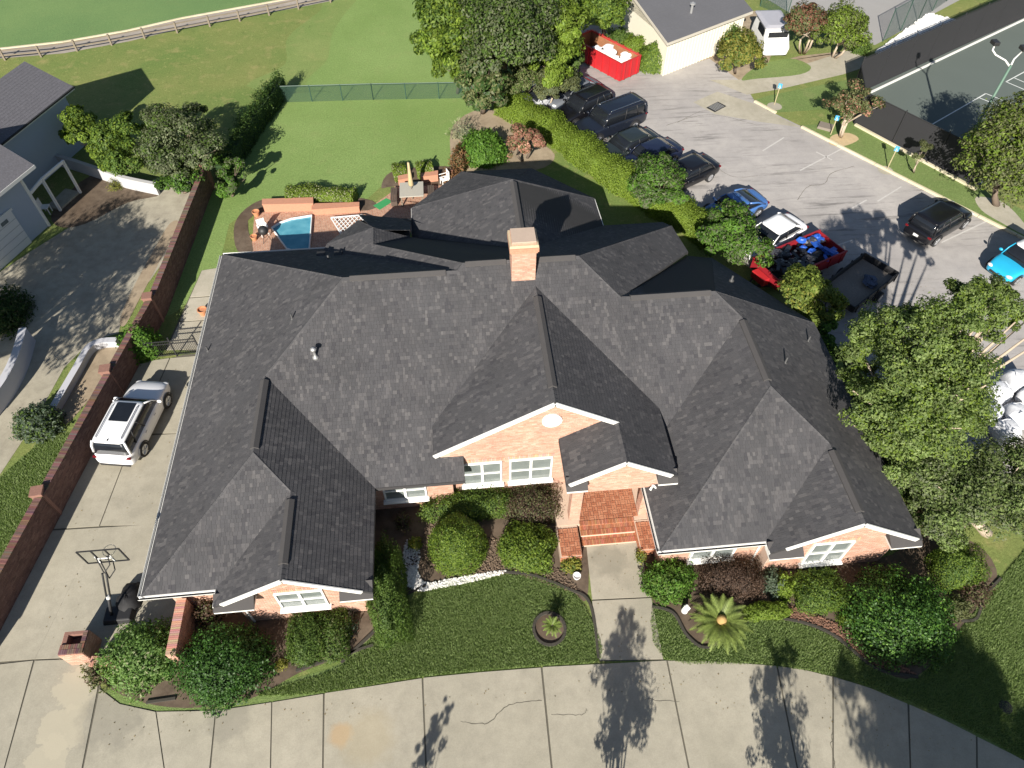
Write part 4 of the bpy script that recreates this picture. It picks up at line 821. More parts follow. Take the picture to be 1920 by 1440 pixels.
for dx, dy, sx, sy in ((-0.36, 0, 0.16, 0.88), (0.36, 0, 0.16, 0.88), (0, -0.3, 0.56, 0.28), (0, 0.38, 0.56, 0.12)): mb.box((q[0]-0.25+dx, q[1]+dy, 0.55), (sx, sy, 1.1))
mb.box((q[0]-0.25, q[1], 0.35), (0.8, 0.8, 0.7)); pc = mb.build('pier_body', MATS['pier_brick'], t)
x0, y0 = q[0]-0.25, q[1]
for o_, u_, n_, L in (((x0-0.44, y0-0.44, 0), (1, 0, 0), (0, -1, 0), 0.88), ((x0+0.44, y0-0.44, 0), (0, 1, 0), (1, 0, 0), 0.88), ((x0-0.44, y0+0.44, 0), (0, -1, 0), (-1, 0, 0), 0.88)): brick_face(pc, rect(0, 0, L, 1.1), o_, u_, n_, seed=95)
cp = MB(); r_ = random.Random(3)
for i in range(11):
    for yy in (-0.34, -0.16): cp.t = tuple(c*r_.uniform(0.8, 1.2) for c in r_.choice(BRICK_RED)); cp.box((x0-0.40+i*0.08, y0+yy, 1.13), (0.07, 0.165, 0.06))
for i in range(6): cp.t = tuple(c*r_.uniform(0.8, 1.2) for c in r_.choice(BRICK_RED)); cp.box((x0+0.36, y0-0.02+i*0.078, 1.13), (0.16, 0.068, 0.06))
cp.build('top_bricks', BRICK, t, tint=True)
# black iron gate at the side of the house
g0, g1 = Vector((*(-16.15,25.86,-3.55e-15)[:2], 0)), Vector((*(-13.67,25.96,3.55e-15)[:2], 0)); t = thing('iron_gate', 'black wrought iron double gate across the side path', 'gate', tuple(g0))
d = g1-g0
for i in range(3): mb = MB(); mb.box((*(g0+d*i/2)[:2], 0.7), (0.06, 0.06, 1.4)); mb.build('gate_post', DARKMETAL, t)
for z in (0.12, 0.95, 1.15): mb = MB(); mb.bar(g0+Vector((0, 0, z)), g1+Vector((0, 0, z)), 0.035, 0.035); mb.build('gate_rail', DARKMETAL, t)
for i in range(1, 28):
    if i % 14: mb = MB(); mb.tube([g0+d*i/28+Vector((0, 0, 0.1)), g0+d*i/28+Vector((0, 0, 1.2))], 0.012, 5); mb.build('gate_bar', DARKMETAL, t)
# green chain-link fence across the back lawn
GREENM = mat('green_vinyl_post', (0.03, 0.075, 0.055), 0.5, var=0.2)
def mesh_mat(name, col, cell, wire, rot=0.785):
    m, nt, bs = nodes_of(name); co = objco(nt)
    bs.inputs['Base Color'].default_value = (*col, 1); bs.inputs['Roughness'].default_value = 0.6
    w = [];
    sp = N(nt, 'ShaderNodeSeparateXYZ'); nt.links.new(co, sp.inputs[0])
    h = N(nt, 'ShaderNodeMath'); h.operation = 'ADD'; nt.links.new(sp.outputs[0], h.inputs[0]); nt.links.new(sp.outputs[1], h.inputs[1])
    for sg in (1, -1):
        a_ = N(nt, 'ShaderNodeMath'); a_.operation = 'MULTIPLY_ADD'; nt.links.new(sp.outputs[2], a_.inputs[0]); a_.inputs[1].default_value = sg; nt.links.new(h.outputs[0], a_.inputs[2])
        b_ = N(nt, 'ShaderNodeMath'); b_.operation = 'PINGPONG'; nt.links.new(a_.outputs[0], b_.inputs[0]); b_.inputs[1].default_value = cell
        c_ = N(nt, 'ShaderNodeMath'); c_.operation = 'LESS_THAN'; nt.links.new(b_.outputs[0], c_.inputs[0]); c_.inputs[1].default_value = wire; w.append(c_)
    mx = N(nt, 'ShaderNodeMath'); mx.operation = 'MAXIMUM'; nt.links.new(w[0].outputs[0], mx.inputs[0]); nt.links.new(w[1].outputs[0], mx.inputs[1])
    tr = N(nt, 'ShaderNodeBsdfTransparent'); ms = N(nt, 'ShaderNodeMixShader'); nt.links.new(mx.outputs[0], ms.inputs[0]); nt.links.new(tr.outputs[0], ms.inputs[1]); nt.links.new(bs.outputs[0], ms.inputs[2])
    nt.links.new(ms.outputs[0], nt.nodes['Material Output'].inputs['Surface']); MATS[name] = m; return m
CHAIN = mesh_mat('chain_link', (0.035, 0.08, 0.06), 0.05, 0.010)
def chain_fence(pts, h, label, spacing, name='chain_link_fence', m=CHAIN, pm=GREENM):
    t = thing(name, label, 'fence', (pts[0][0], pts[0][1], 0))
    for a_, b_ in zip(pts, pts[1:]):
        a_, b_ = Vector((*a_[:2], 0)), Vector((*b_[:2], 0)); L = (b_-a_).length; n = max(1, round(L/spacing)); d = (b_-a_)/n; up = Vector((0, 0, h))
        for i in range(n+1): mb = MB(); mb.tube([a_+d*i, a_+d*i+up*1.02], 0.035, 8); mb.build('fence_post', pm, t)
        mb = MB(); mb.tube([a_+up, b_+up], 0.025, 6); mb.build('top_rail', pm, t)
        for i in range(n):
            s = d.normalized().cross(Vector((0, 0, 1)))*0.004; mb = MB(); p0, p1 = a_+d*i, a_+d*(i+1); mb.add([p0+s, p1+s, p1+up+s, p0+up+s], [(0, 1, 2, 3)]); mb.build('mesh_panel', m, t)
    return t
chain_fence([(-12.13,50.68,0), (-5.37,50.45,0), (1.97,50.02,0)], 1.25, 'green chain link fence across the back lawn', 2.6)
# rail fence by the cart path
t = thing('rail_fence', 'weathered wooden rail fence along the cart path at top left', 'fence', tuple((-31.89,59.23,0)))
fp = [(-38.02,58.41,0), (-34.61,59.04,0), (-31.92,59.32,0), (-29.36,60.07,0), (-26.83,60.83,0), (-24.40,61.73,0), (-21.93,62.55,0), (-19.42,63.49,0), (-17.05,64.27,0), (-14.68,65.17,0), (-12.27,66.20,0), (-9.55,67.24,0), (-6.77,68.42,0)]
for q in fp: mb = MB(); mb.box((q[0], q[1], 0.45), (0.13, 0.13, 0.9)); mb.build('fence_post', WOODGREY, t)
for a_, b_ in zip(fp, fp[1:]):
    for z in (0.38, 0.75): mb = MB(); mb.bar((a_[0], a_[1], z), (b_[0], b_[1], z+0.02), 0.05, 0.09); mb.build('rail', WOODGREY, t)
# ------------------------------------------------ neighbour's two buildings on the left
GREYSH = mat('grey_shingle', (0.118, 0.115, 0.130), 0.9, var=0.38, scale=7, fine=11, bmp=0.5)
SIDING = mat('pale_siding', (0.38, 0.43, 0.50), 0.7, var=0.05, scale=2)
def lapped(mb, a_, b_, z0, z1):
    """lapped boards up a wall"""
    a_, b_ = Vector((*a_[:2], 0)), Vector((*b_[:2], 0)); n = (b_-a_).cross(Vector((0, 0, 1))).normalized(); z = z0
    while z < z1:
        h = min(0.2, z1-z); mb.add([a_+n*0.03+Vector((0, 0, z)), b_+n*0.03+Vector((0, 0, z)), b_+n*0.008+Vector((0, 0, z+h)), a_+n*0.008+Vector((0, 0, z+h)), a_+Vector((0, 0, z)), b_+Vector((0, 0, z))], [(0, 1, 2, 3), (4, 5, 1, 0)]); z += 0.2
def roof_slab(parent, P, m, th=0.14, name='roof'):
    mb = MB(); n = len(P); mb.add(list(P)+[(q[0], q[1], q[2]-th) for q in P], [tuple(range(n)), tuple(range(2*n-1, n-1, -1))]+[(i, n+i, n+(i+1) % n, (i+1) % n) for i in range(n)]); return mb.build(name, m, parent)
def rows_on(parent, P, m, step=0.17, name='shingle_course'):
    """raised courses on a roof plane given as eave a,b and ridge c,d"""
    a_, b_, c_, d_ = [Vector(q) for q in P]; n = int((d_-a_).length/step); nv = (b_-a_).cross(d_-a_).normalized(); nv = nv if nv.z > 0 else -nv
    mb = MB()
    for i in range(n):
        f0, f1 = i/n, (i+1)/n; p0, p1, p2, p3 = a_.lerp(d_, f0), b_.lerp(c_, f0), b_.lerp(c_, f1), a_.lerp(d_, f1)
        mb.add([p0+nv*0.012, p1+nv*0.012, p2+nv*0.004, p3+nv*0.004, p0, p1], [(0, 1, 2, 3), (4, 5, 1, 0)])
    return tag(mb.build('shingle_courses', m, parent), kind='stuff')
nb = thing('neighbour_house', 'pale sided house with grey gabled roof at the upper left edge', 'house', (-28, 44, 0))
E0 = Vector((-24.25, 46.94, 3.85)); Ed = Vector((-26.66-(-24.25), 40.47-46.94, 0)).normalized(); RW = Vector((-26.79+24.25, 47.61-46.94, 1.45))
e0, e1 = E0, E0+Ed*16; r0, r1 = e0+RW, e1+RW; b0 = r0 + Vector((RW.x, RW.y, -RW.z))*1.6; b1 = r1 + Vector((RW.x, RW.y, -RW.z))*1.6
rf = roof_slab(nb, [e0, r0, r1, e1], GREYSH); roof_slab(nb, [r0, b0, b1, r1], GREYSH); rows_on(rf, [e1, e0, r0, r1], GREYSH)
mb = MB(); mb.bar(e0-Vector((0, 0, 0.1)), e1-Vector((0, 0, 0.1)), 0.06, 0.2); mb.build('fascia', WHITE, nb)
mb = MB(); mb.bar(e0+Vector((0.06, -0.02, -0.04)), e1+Vector((0.06, -0.02, -0.04)), 0.1, 0.09); mb.build('gutter', DARKMETAL, nb)
side_n = Vector((RW.x, RW.y, 0)).normalized(); w0 = e0+side_n*0.5+Ed*0.5; w1 = e1+side_n*0.5
mb = MB(); a_, b_ = w0, w1; c_ = w1+side_n*6; d_ = w0+side_n*6; mb.prism([a_[:2], b_[:2], c_[:2], d_[:2]], 0, 3.7); wl = mb.build('wall', SIDING, nb)
mb = MB(); lapped(mb, w1, w0, 0, 3.75); mb.build('siding', SIDING, wl); mb = MB(); lapped(mb, w0, d_, 0, 3.75); mb.build('siding', SIDING, wl)
gr = thing('neighbour_garage', 'pale garage with white door and small porch at the left edge', 'garage', (-27, 36, 0))
c0 = Vector((-24.82, 37.5, 0)); wd = (Vector((-26.41, 33.67, 0))-c0).normalized(); nd = Vector((wd.y, -wd.x, 0)); nd = nd if nd.x < 0 else -nd
eA = Vector((-23.96, 38.1, 3.85)); eB = eA + wd*12
roof_slab(gr, [eA, eA+nd*3.2+Vector((0, 0, 1.9)), eB+nd*3.2+Vector((0, 0, 1.9)), eB], GREYSH); roof_slab(gr, [eA+nd*3.2+Vector((0, 0, 1.9)), eA+nd*6.4, eB+nd*6.4, eB+nd*3.2+Vector((0, 0, 1.9))], GREYSH)
mb = MB(); mb.bar(eA-Vector((0, 0, 0.1)), eB-Vector((0, 0, 0.1)), 0.05, 0.2); mb.build('fascia', WHITE, gr)
wa, wb = c0, c0+wd*12; mb = MB(); mb.prism([wa[:2], wb[:2], (wb+nd*5.5)[:2], (wa+nd*5.5)[:2]], 0, 3.7); gw = mb.build('wall', SIDING, gr)
mb = MB(); mb.bar(c0-nd*0.02+Vector((0, 0, 0)), c0-nd*0.02+Vector((0, 0, 3.7)), 0.14, 0.14); mb.build('corner_board', WHITE, gr)
gd0 = c0+wd*1.6-nd*0.05; mb = MB(); mb.bar(gd0+Vector((0, 0, 1.15)), gd0+wd*4.6+Vector((0, 0, 1.15)), 0.06, 2.3); gdr = mb.build('garage_door', WHITE, gr)
for i in range(5): mb = MB(); q = gd0-nd*0.035+wd*(0.5+i*0.9); mb.bar(q+Vector((0, 0, 2.0)), q+wd*0.5+Vector((0, 0, 2.0)), 0.02, 0.22); mb.build('pane', GLASS, gdr)
for z in (0.45, 0.9, 1.35, 1.8): mb = MB(); mb.bar(gd0-nd*0.032+Vector((0, 0, z)), gd0-nd*0.032+wd*4.6+Vector((0, 0, z)), 0.012, 0.02); mb.build('panel_groove', GALV, gdr)
mb = MB(); mb.bar(gd0-nd*0.02+Vector((0, 0, 2.38))-wd*0.1, gd0-nd*0.02+wd*4.7+Vector((0, 0, 2.38)), 0.08, 0.14); mb.build('door_trim', WHITE, gr)
pp = Vector((*(-24.54,38.94,0)[:2], 0)); mb = MB(); mb.box((pp.x, pp.y, 1.2), (0.14, 0.14, 2.4)); mb.build('porch_post', WHITE, gr)
pq = pp - wd*1.9; mb = MB(); mb.box((pq.x, pq.y, 1.2), (0.14, 0.14, 2.4)); mb.build('porch_post', WHITE, gr)
for a_, b_ in ((pp, c0-wd*0.1), (pp, pq)): mb = MB(); mb.bar((a_.x, a_.y, 2.32), (b_.x, b_.y, 2.32), 0.1, 0.18); mb.build('porch_beam', WHITE, gr)
mb = MB(); mb.prism([(pp)[:2], (pq)[:2], (pq+nd*1.1)[:2], (pp+nd*1.0)[:2]], 0.0, 0.12); mb.build('porch_floor', CONC2, gr)
# pale chair on the porch
q = (-25.15,38.63,0); t = thing('porch_chair', 'small pale frame chair on the shaded porch of the left garage', 'chair', (q[0], q[1], 0.12))
for dx in (-0.2, 0.2):
    for dy in (-0.2, 0.2): mb = MB(); mb.box((q[0]+dx, q[1]+dy, 0.12+0.22), (0.05, 0.05, 0.44)); mb.build('leg', WHITE, t)
mb = MB(); mb.box((q[0], q[1], 0.58), (0.48, 0.48, 0.04)); mb.build('seat', WHITE, t); mb = MB(); mb.box((q[0]-0.22, q[1], 0.85), (0.04, 0.48, 0.5)); mb.build('backrest', WHITE, t)
# low white garden walls
def low_wall(path, h, th, label, m=WHITE, capm=None, name='white_garden_wall', k=5):
    L = smooth_line(path, k); t = thing(name, label, 'wall', (path[0][0], path[0][1], 0)); mb = MB(); cp = MB(); n = len(L); V = []; 
    def ribbon(w, z0, z1):
        V = []
        for i, (x, y) in enumerate(L):
            d = (Vector(L[min(n-1, i+1)])-Vector(L[max(0, i-1)])).normalized(); q = Vector((-d.y, d.x))*w/2
            V += [(x+q.x, y+q.y, z0), (x-q.x, y-q.y, z0), (x-q.x, y-q.y, z1), (x+q.x, y+q.y, z1)]
        F = [(4*i+j, 4*i+(j+1) % 4, 4*i+4+(j+1) % 4, 4*i+4+j) for i in range(n-1) for j in range(4)] + [(0, 3, 2, 1), (4*n-4, 4*n-3, 4*n-2, 4*n-1)]
        return V, F
    mb.add(*ribbon(th, 0, h)); mb.build('wall_body', m, t); cp.add(*ribbon(th+0.08, h, h+0.05)); cp.build('wall_coping', capm or m, t); return t
low_wall([(-26.86,44.34,3.55e-15), (-24.93,43.37,0), (-22.51,41.95,-3.55e-15), (-20.93,41.00,0), (-18.71,40.06,0)], 0.8, 0.18, 'pale low garden wall running under the trees beside the neighbour house', mat('dull_white_wall', (0.42, 0.42, 0.43), 0.8, var=0.12))
WHITE_SHADED = mat('white_paint_shaded', (0.46, 0.46, 0.49), 0.7, var=0.08)  # white walls, greyed in base colour for the shade they stand in
low_wall([(-18.05,26.93,0), (-18.87,26.93,3.55e-15), (-19.39,26.53,0), (-19.61,25.17,-3.55e-15), (-19.91,23.30,0), (-20.14,21.87,0)], 0.42, 0.26, 'curved white retaining wall between the neighbour drive and the soil strip', WHITE_SHADED, WHITE_SHADED)
low_wall([(-22.70,27.67,-3.55e-15), (-22.48,25.79,0), (-22.59,23.89,0), (-23.28,21.54,0)], 1.0, 0.3, 'tall curved white wall at the far left beside the sloping drive', WHITE_SHADED, WHITE_SHADED)
# ------------------------------------------------ long white building at the top, its dark roof
CLUBW = mat('club_wall', (0.62, 0.58, 0.48), 0.8, var=0.08, scale=1.5)
cl = thing('clubhouse', 'cream walled building with broad dark grey roof at the top right', 'building', tuple((18.11,55.50,0)))
k0, k1, k2 = Vector((*(16.70,51.34,2.9)[:2], 2.9)), Vector((*(24.65,55.94,2.9)[:2], 2.9)), Vector((*(14.35,58.76,2.9)[:2], 2.9))
dA = (k1-k0).normalized(); dB = (k2-k0).normalized(); Lb = 14.0; rr = k0+dB*7+Vector((0, 0, 1.5))
CLROOF = mat('club_roof', (0.105, 0.105, 0.115), 0.8, var=0.15, scale=0.6, fine=9)
La = (k1-k0).length
rf = roof_slab(cl, [k0, k0+dA*La, k0+dA*La+dB*7+Vector((0, 0, 1.5)), rr], CLROOF, 0.2); roof_slab(cl, [rr, rr+dA*La, k0+dA*La+dB*14, k0+dB*14], CLROOF, 0.2)
rows_on(rf, [k0, k0+dA*La, k0+dA*La+dB*7+Vector((0, 0, 1.5)), rr], CLROOF, 0.5)
i0 = k0+dA*0.45+dB*0.45; mb = MB(); mb.prism([i0[:2], (i0+dA*(La-0.9))[:2], (i0+dA*(La-0.9)+dB*13)[:2], (i0+dB*13)[:2]], 0, 2.72); cw = mb.build('wall', CLUBW, cl)
mb = MB(); n_ = i0+dB*6.55; mb.add([(*i0[:2], 2.7), (*(i0+dB*13.1)[:2], 2.7), (n_.x, n_.y, 4.1)], [(0, 1, 2), (2, 1, 0)]); mb.build('gable_wall', CLUBW, cl)
for i in range(26):
    q = i0+dA*(La-0.9)*i/25; mb = MB(); mb.box((q.x-dB.x*0.02, q.y-dB.y*0.02, 1.36), (0.06, 0.06, 2.7)); mb.build('wall_batten', CLUBW, cw)
for a_, b_ in ((k0, k0+dA*La), (k0, rr), (rr, k0+dB*14)): mb = MB(); mb.bar(a_-Vector((0, 0, 0.12)), b_-Vector((0, 0, 0.12)), 0.08, 0.2); mb.build('fascia', mat('club_trim', (0.45, 0.42, 0.36), 0.7), cl)
mb = MB(); q = (19.34,55.06,3.6); mb.lathe((q[0], q[1], 3.2), [(0.1, 0), (0.1, 0.7), (0.22, 0.75), (0.22, 0.85), (0.02, 0.95)], 10); mb.build('roof_vent', GALV, cl)
# ------------------------------------------------ tennis court with windscreen fence
COURT = mat('court_green', (0.098, 0.120, 0.108), 0.9, var=0.10, scale=0.4, fine=14, bmp=0.2)
SCREEN = mat('black_windscreen', (0.020, 0.020, 0.023), 0.85, var=0.2, scale=1.2, fine=20)
c1, c2, c3 = Vector((*(34.10,35.97,-3.55e-15)[:2], 0)), Vector((*(29.11,44.07,0)[:2], 0)), Vector((*(30.22,47.57,0)[:2], 0)); c4 = c3+Vector((0.872, 0.489, 0))*34; c5 = c4+Vector((0.5, -0.86, 0))*20
court = sheet('tennis_court', [q[:2] for q in (c1, c2, c3, c4, c5, c1+Vector((22, 12, 0)))], 0.024, COURT)
LINE = mat('court_line', (0.62, 0.64, 0.62), 0.8, var=0.1)
for a_, b_ in (((34.70,43.43,0), (40.78,47.16,0)), ((40.78,47.16,0), (42.65,44.72,0)), ((39.98,46.61,0), (41.27,44.85,0)), ((43.24,48.68,0), (46.16,50.40,0)), ((43.24,48.68,0), (44.35,46.92,0)), ((44.21,49.16,0), (45.07,47.79,0))):
    a_, b_ = Vector(a_[:2]), Vector(b_[:2]); d = (b_-a_).normalized(); n = Vector((-d.y, d.x))*0.045; obj('court_line', [(*(a_+n), 0.029), (*(a_-n), 0.029), (*(b_-n), 0.029), (*(b_+n), 0.029)], [(0, 1, 2, 3)], LINE, court)
def screen_fence(pts, h, label, spacing=3.0):
    t = thing('windscreen_fence', label, 'fence', tuple(pts[0]))
    for a_, b_ in zip(pts, pts[1:]):
        L = (b_-a_).length; n = max(1, round(L/spacing)); d = (b_-a_)/n; up = Vector((0, 0, h)); s = d.normalized().cross(Vector((0, 0, 1)))*0.05
        for i in range(n+1): mb = MB(); mb.tube([a_+d*i, a_+d*i+up*1.05], 0.04, 8); mb.build('fence_post', DARKMETAL, t)
        mb = MB(); mb.tube([a_+up, b_+up], 0.03, 6); mb.build('top_rail', DARKMETAL, t)
        for i in range(n):
            mb = MB(); p0, p1 = a_+d*(i+0.005)+s, a_+d*(i+0.995)+s; m1 = (p0+p1)/2+s*0.08
            mb.add([p0+up*0.02, m1+up*0.02, p1+up*0.02, p0+up*0.99, m1+up*0.985, p1+up*0.99], [(0, 1, 4, 3), (1, 2, 5, 4)]); o_ = mb.build('screen_panel', SCREEN, t); sm = o_.modifiers.new('thick', 'SOLIDIFY'); sm.thickness = 0.01
    return t
screen_fence([c1, c2, c3], 2.4, 'black windscreen fence on the parking side of the tennis court', 3.2); screen_fence([c3, c4], 3.0, 'long black windscreen fence on the far side of the tennis court', 3.2)
mb = MB(); mb.bar(c3+Vector((1.2, 0.1, 0.06)), c4+Vector((0, -0.2, 0.06)), 0.16, 0.10); tag(mb.build('court_kerb', WHITE), 'white edge strip along the far side of the tennis court', 'kerb')
mb = MB(); mb.bar(c2+Vector((0, -0.25, 0.08)), c1+Vector((-0.2, -0.3, 0.08)), 0.2, 0.16); tag(mb.build('court_kerb', KERBM), 'pale concrete edge under the parking side court fence', 'kerb')
lp_ = thing('court_light', 'green floodlight pole with white curved arm beside the tennis court', 'light pole', (33.3, 37.8, 0))
mb = MB(); mb.tube([(33.3, 37.8, 0), (33.3, 37.8, 7.3)], [0.11, 0.07], 10); mb.build('pole', mat('pole_green', (0.09, 0.16, 0.12), 0.6), lp_, smooth=True)
mb = MB(); mb.tube([(33.3, 37.8, 7.2), (33.2, 38.3, 7.35), (32.9, 38.9, 7.4), (32.7, 39.1, 7.6), (32.75, 39.2, 7.8)], 0.05, 8); ar = mb.build('lamp_arm', WHITE, lp_, smooth=True)
mb = MB(); mb.box((32.78, 39.3, 7.95), (0.35, 0.5, 0.22)); mb.build('flood_lamp', PLASTIC, ar, bevel=0.03)
mb = MB(); mb.tube([(33.3, 37.8, 7.2), (33.7, 38.3, 7.4), (34.2, 38.6, 7.7)], 0.05, 8); ar = mb.build('lamp_arm', WHITE, lp_, smooth=True); mb = MB(); mb.box((34.3, 38.7, 7.85), (0.35, 0.5, 0.22)); mb.build('flood_lamp', PLASTIC, ar, bevel=0.03)
chain_fence([(36.49,55.88,0), (41.05,59.16,0), (47.63,64.47,0)], 2.6, 'tall green chain link fence beyond the white gravel strip', 2.6)
chain_fence([(28.38,63.18,0), (30.04,60.94,0)], 2.0, 'short chain link fence at the corner of the cream building', 2.2)
sheet('hard_court', [q[:2] for q in ((29.50,64.38,0), (30.80,61.08,0), (35.56,55.31,0), (46.81,62.87,0), (56.81,71.60,0), (35.73,73.41,0))], 0.018, mat('grey_court', (0.30, 0.29, 0.28), 0.9, var=0.12, scale=0.6, fine=12))
pebbles('white_gravel', [q[:2] for q in ((34.99,54.00,0), (42.54,60.26,0), (44.28,58.88,0), (35.57,53.07,0))], 3600, 0.16, (0.72, 0.71, 0.70), 'strip of bright white gravel beside the court fence', 'gravel', 9, 0.02)
# ------------------------------------------------ signs, covers
def sign(base, h, label, blank=False, rz=-0.6):
    t = thing('parking_sign', label, 'sign', (base[0], base[1], 0), group='blue parking signs along the kerb'); x, y = base[0], base[1]
    mb = MB(); mb.box((x, y, h/2), (0.06, 0.05, h), rz=rz); mb.build('post', mat('sign_post', (0.34, 0.29, 0.17), 0.7), t)
    mb = MB(); mb.box((x-0.035*math.sin(-rz), y-0.04, h-0.18), (0.28, 0.02, 0.36), rz=rz); pn = mb.build('sign_panel', mat('sign_blue', (0.05, 0.30, 0.55), 0.4), t, bevel=0.004)
    ca, sa = math.cos(rz), math.sin(rz)
    def loc(u, w, off=0.016):
        u *= 0.78; w *= 0.78
        return (x-0.035*math.sin(-rz)+u*ca+off*sa, y-0.04+u*sa-off*ca, h-0.22+w)
    g_ = MB(); ring = [loc(-0.01+0.075*math.cos(a_), -0.08+0.075*math.sin(a_)) for a_ in [0.9+i*0.5-4.2 for i in range(10)]]
    g_.tube(ring, 0.011, 5); g_.tube([loc(-0.03, 0.10), loc(-0.03, -0.03), loc(0.06, -0.03), loc(0.09, -0.12)], 0.013, 5); g_.tube([loc(-0.03, 0.145), loc(-0.03, 0.165)], 0.024, 6); g_.tube([loc(-0.03, 0.05), loc(0.05, 0.05)], 0.011, 5)
    g_.build('wheelchair_symbol', WHITEV, pn)
sign((24.28,47.11,0), 1.65, 'blue accessible parking sign on the small grass island'); sign((29.22,38.56,0), 1.7, 'blue accessible parking sign beside the sapling on the kerb strip'); sign((26.92,42.82,0), 1.5, 'parking sign post half hidden by the crape myrtle on the kerb')
q = (26.87,43.72,0); mb = MB(); mb.box((q[0], q[1], 0.10), (1.0, 0.8, 0.2), rz=-0.6, top=(0.96, 0.95)); tag(mb.build('utility_box', mat('box_brown', (0.20, 0.17, 0.14), 0.8)), 'low brown utility box lid in the grass by the kerb', 'box')
for q, r_ in (((24.19,46.83,0), 0.55), ((28.98,38.34,0), 0.5)): sheet('sign_pad', [(q[0]+r_*math.cos(a_), q[1]+r_*math.sin(a_)) for a_ in np.linspace(0, 6.28, 13)[:-1]], 0.034, PATHM)
# ================================================================== VEHICLES
def paint(name, col, rough=0.28): return mat('paint_'+name, col, rough, var=0.05, scale=1.5, fine=8, bmp=0.0, coat=0.35)
KINDS = {
 'suv':   dict(L=4.75, W=1.92, H=1.70, belt=1.06, hood=1.00, tail=1.04, cab0=-2.22, cab1=1.05, rf0=-1.98, rf1=0.32, wb=1.42, wr=0.37),
 'bigsuv': dict(L=5.6, W=2.05, H=1.92, belt=1.18, hood=1.14, tail=1.16, cab0=-2.68, cab1=1.20, rf0=-2.50, rf1=0.62, wb=1.62, wr=0.41),
 'sedan': dict(L=4.75, W=1.84, H=1.45, belt=0.94, hood=0.88, tail=0.96, cab0=-1.85, cab1=1.10, rf0=-1.15, rf1=0.36, wb=1.40, wr=0.34),
 'sports': dict(L=4.45, W=1.88, H=1.28, belt=0.84, hood=0.78, tail=0.90, cab0=-1.95, cab1=0.95, rf0=-0.60, rf1=0.12, wb=1.30, wr=0.35),
 'hatch': dict(L=4.1, W=1.80, H=1.60, belt=1.00, hood=0.95, tail=1.0, cab0=-1.92, cab1=1.0, rf0=-1.65, rf1=0.30, wb=1.27, wr=0.34),
}
def rrect(x0, x1, w, z, r, n=5):
    out = []
    for cx, cy, a0 in ((x1-r, w-r, 0), (x0+r, w-r, 90), (x0+r, -w+r, 180), (x1-r, -w+r, 270)):
        for i in range(n): a_ = math.radians(a0+90*i/(n-1)); out.append((cx+r*math.cos(a_), cy+r*math.sin(a_), z))
    return out
def rings(mb, rs, cap0=True, cap1=True):
    n = len(rs[0]); V = [v for r_ in rs for v in r_]; F = [(i*n+k, i*n+(k+1) % n, (i+1)*n+(k+1) % n, (i+1)*n+k) for i in range(len(rs)-1) for k in range(n)]
    if cap0: F.append(tuple(range(n-1, -1, -1)))
    if cap1: F.append(tuple((len(rs)-1)*n+k for k in range(n)))
    return mb.add(V, F)
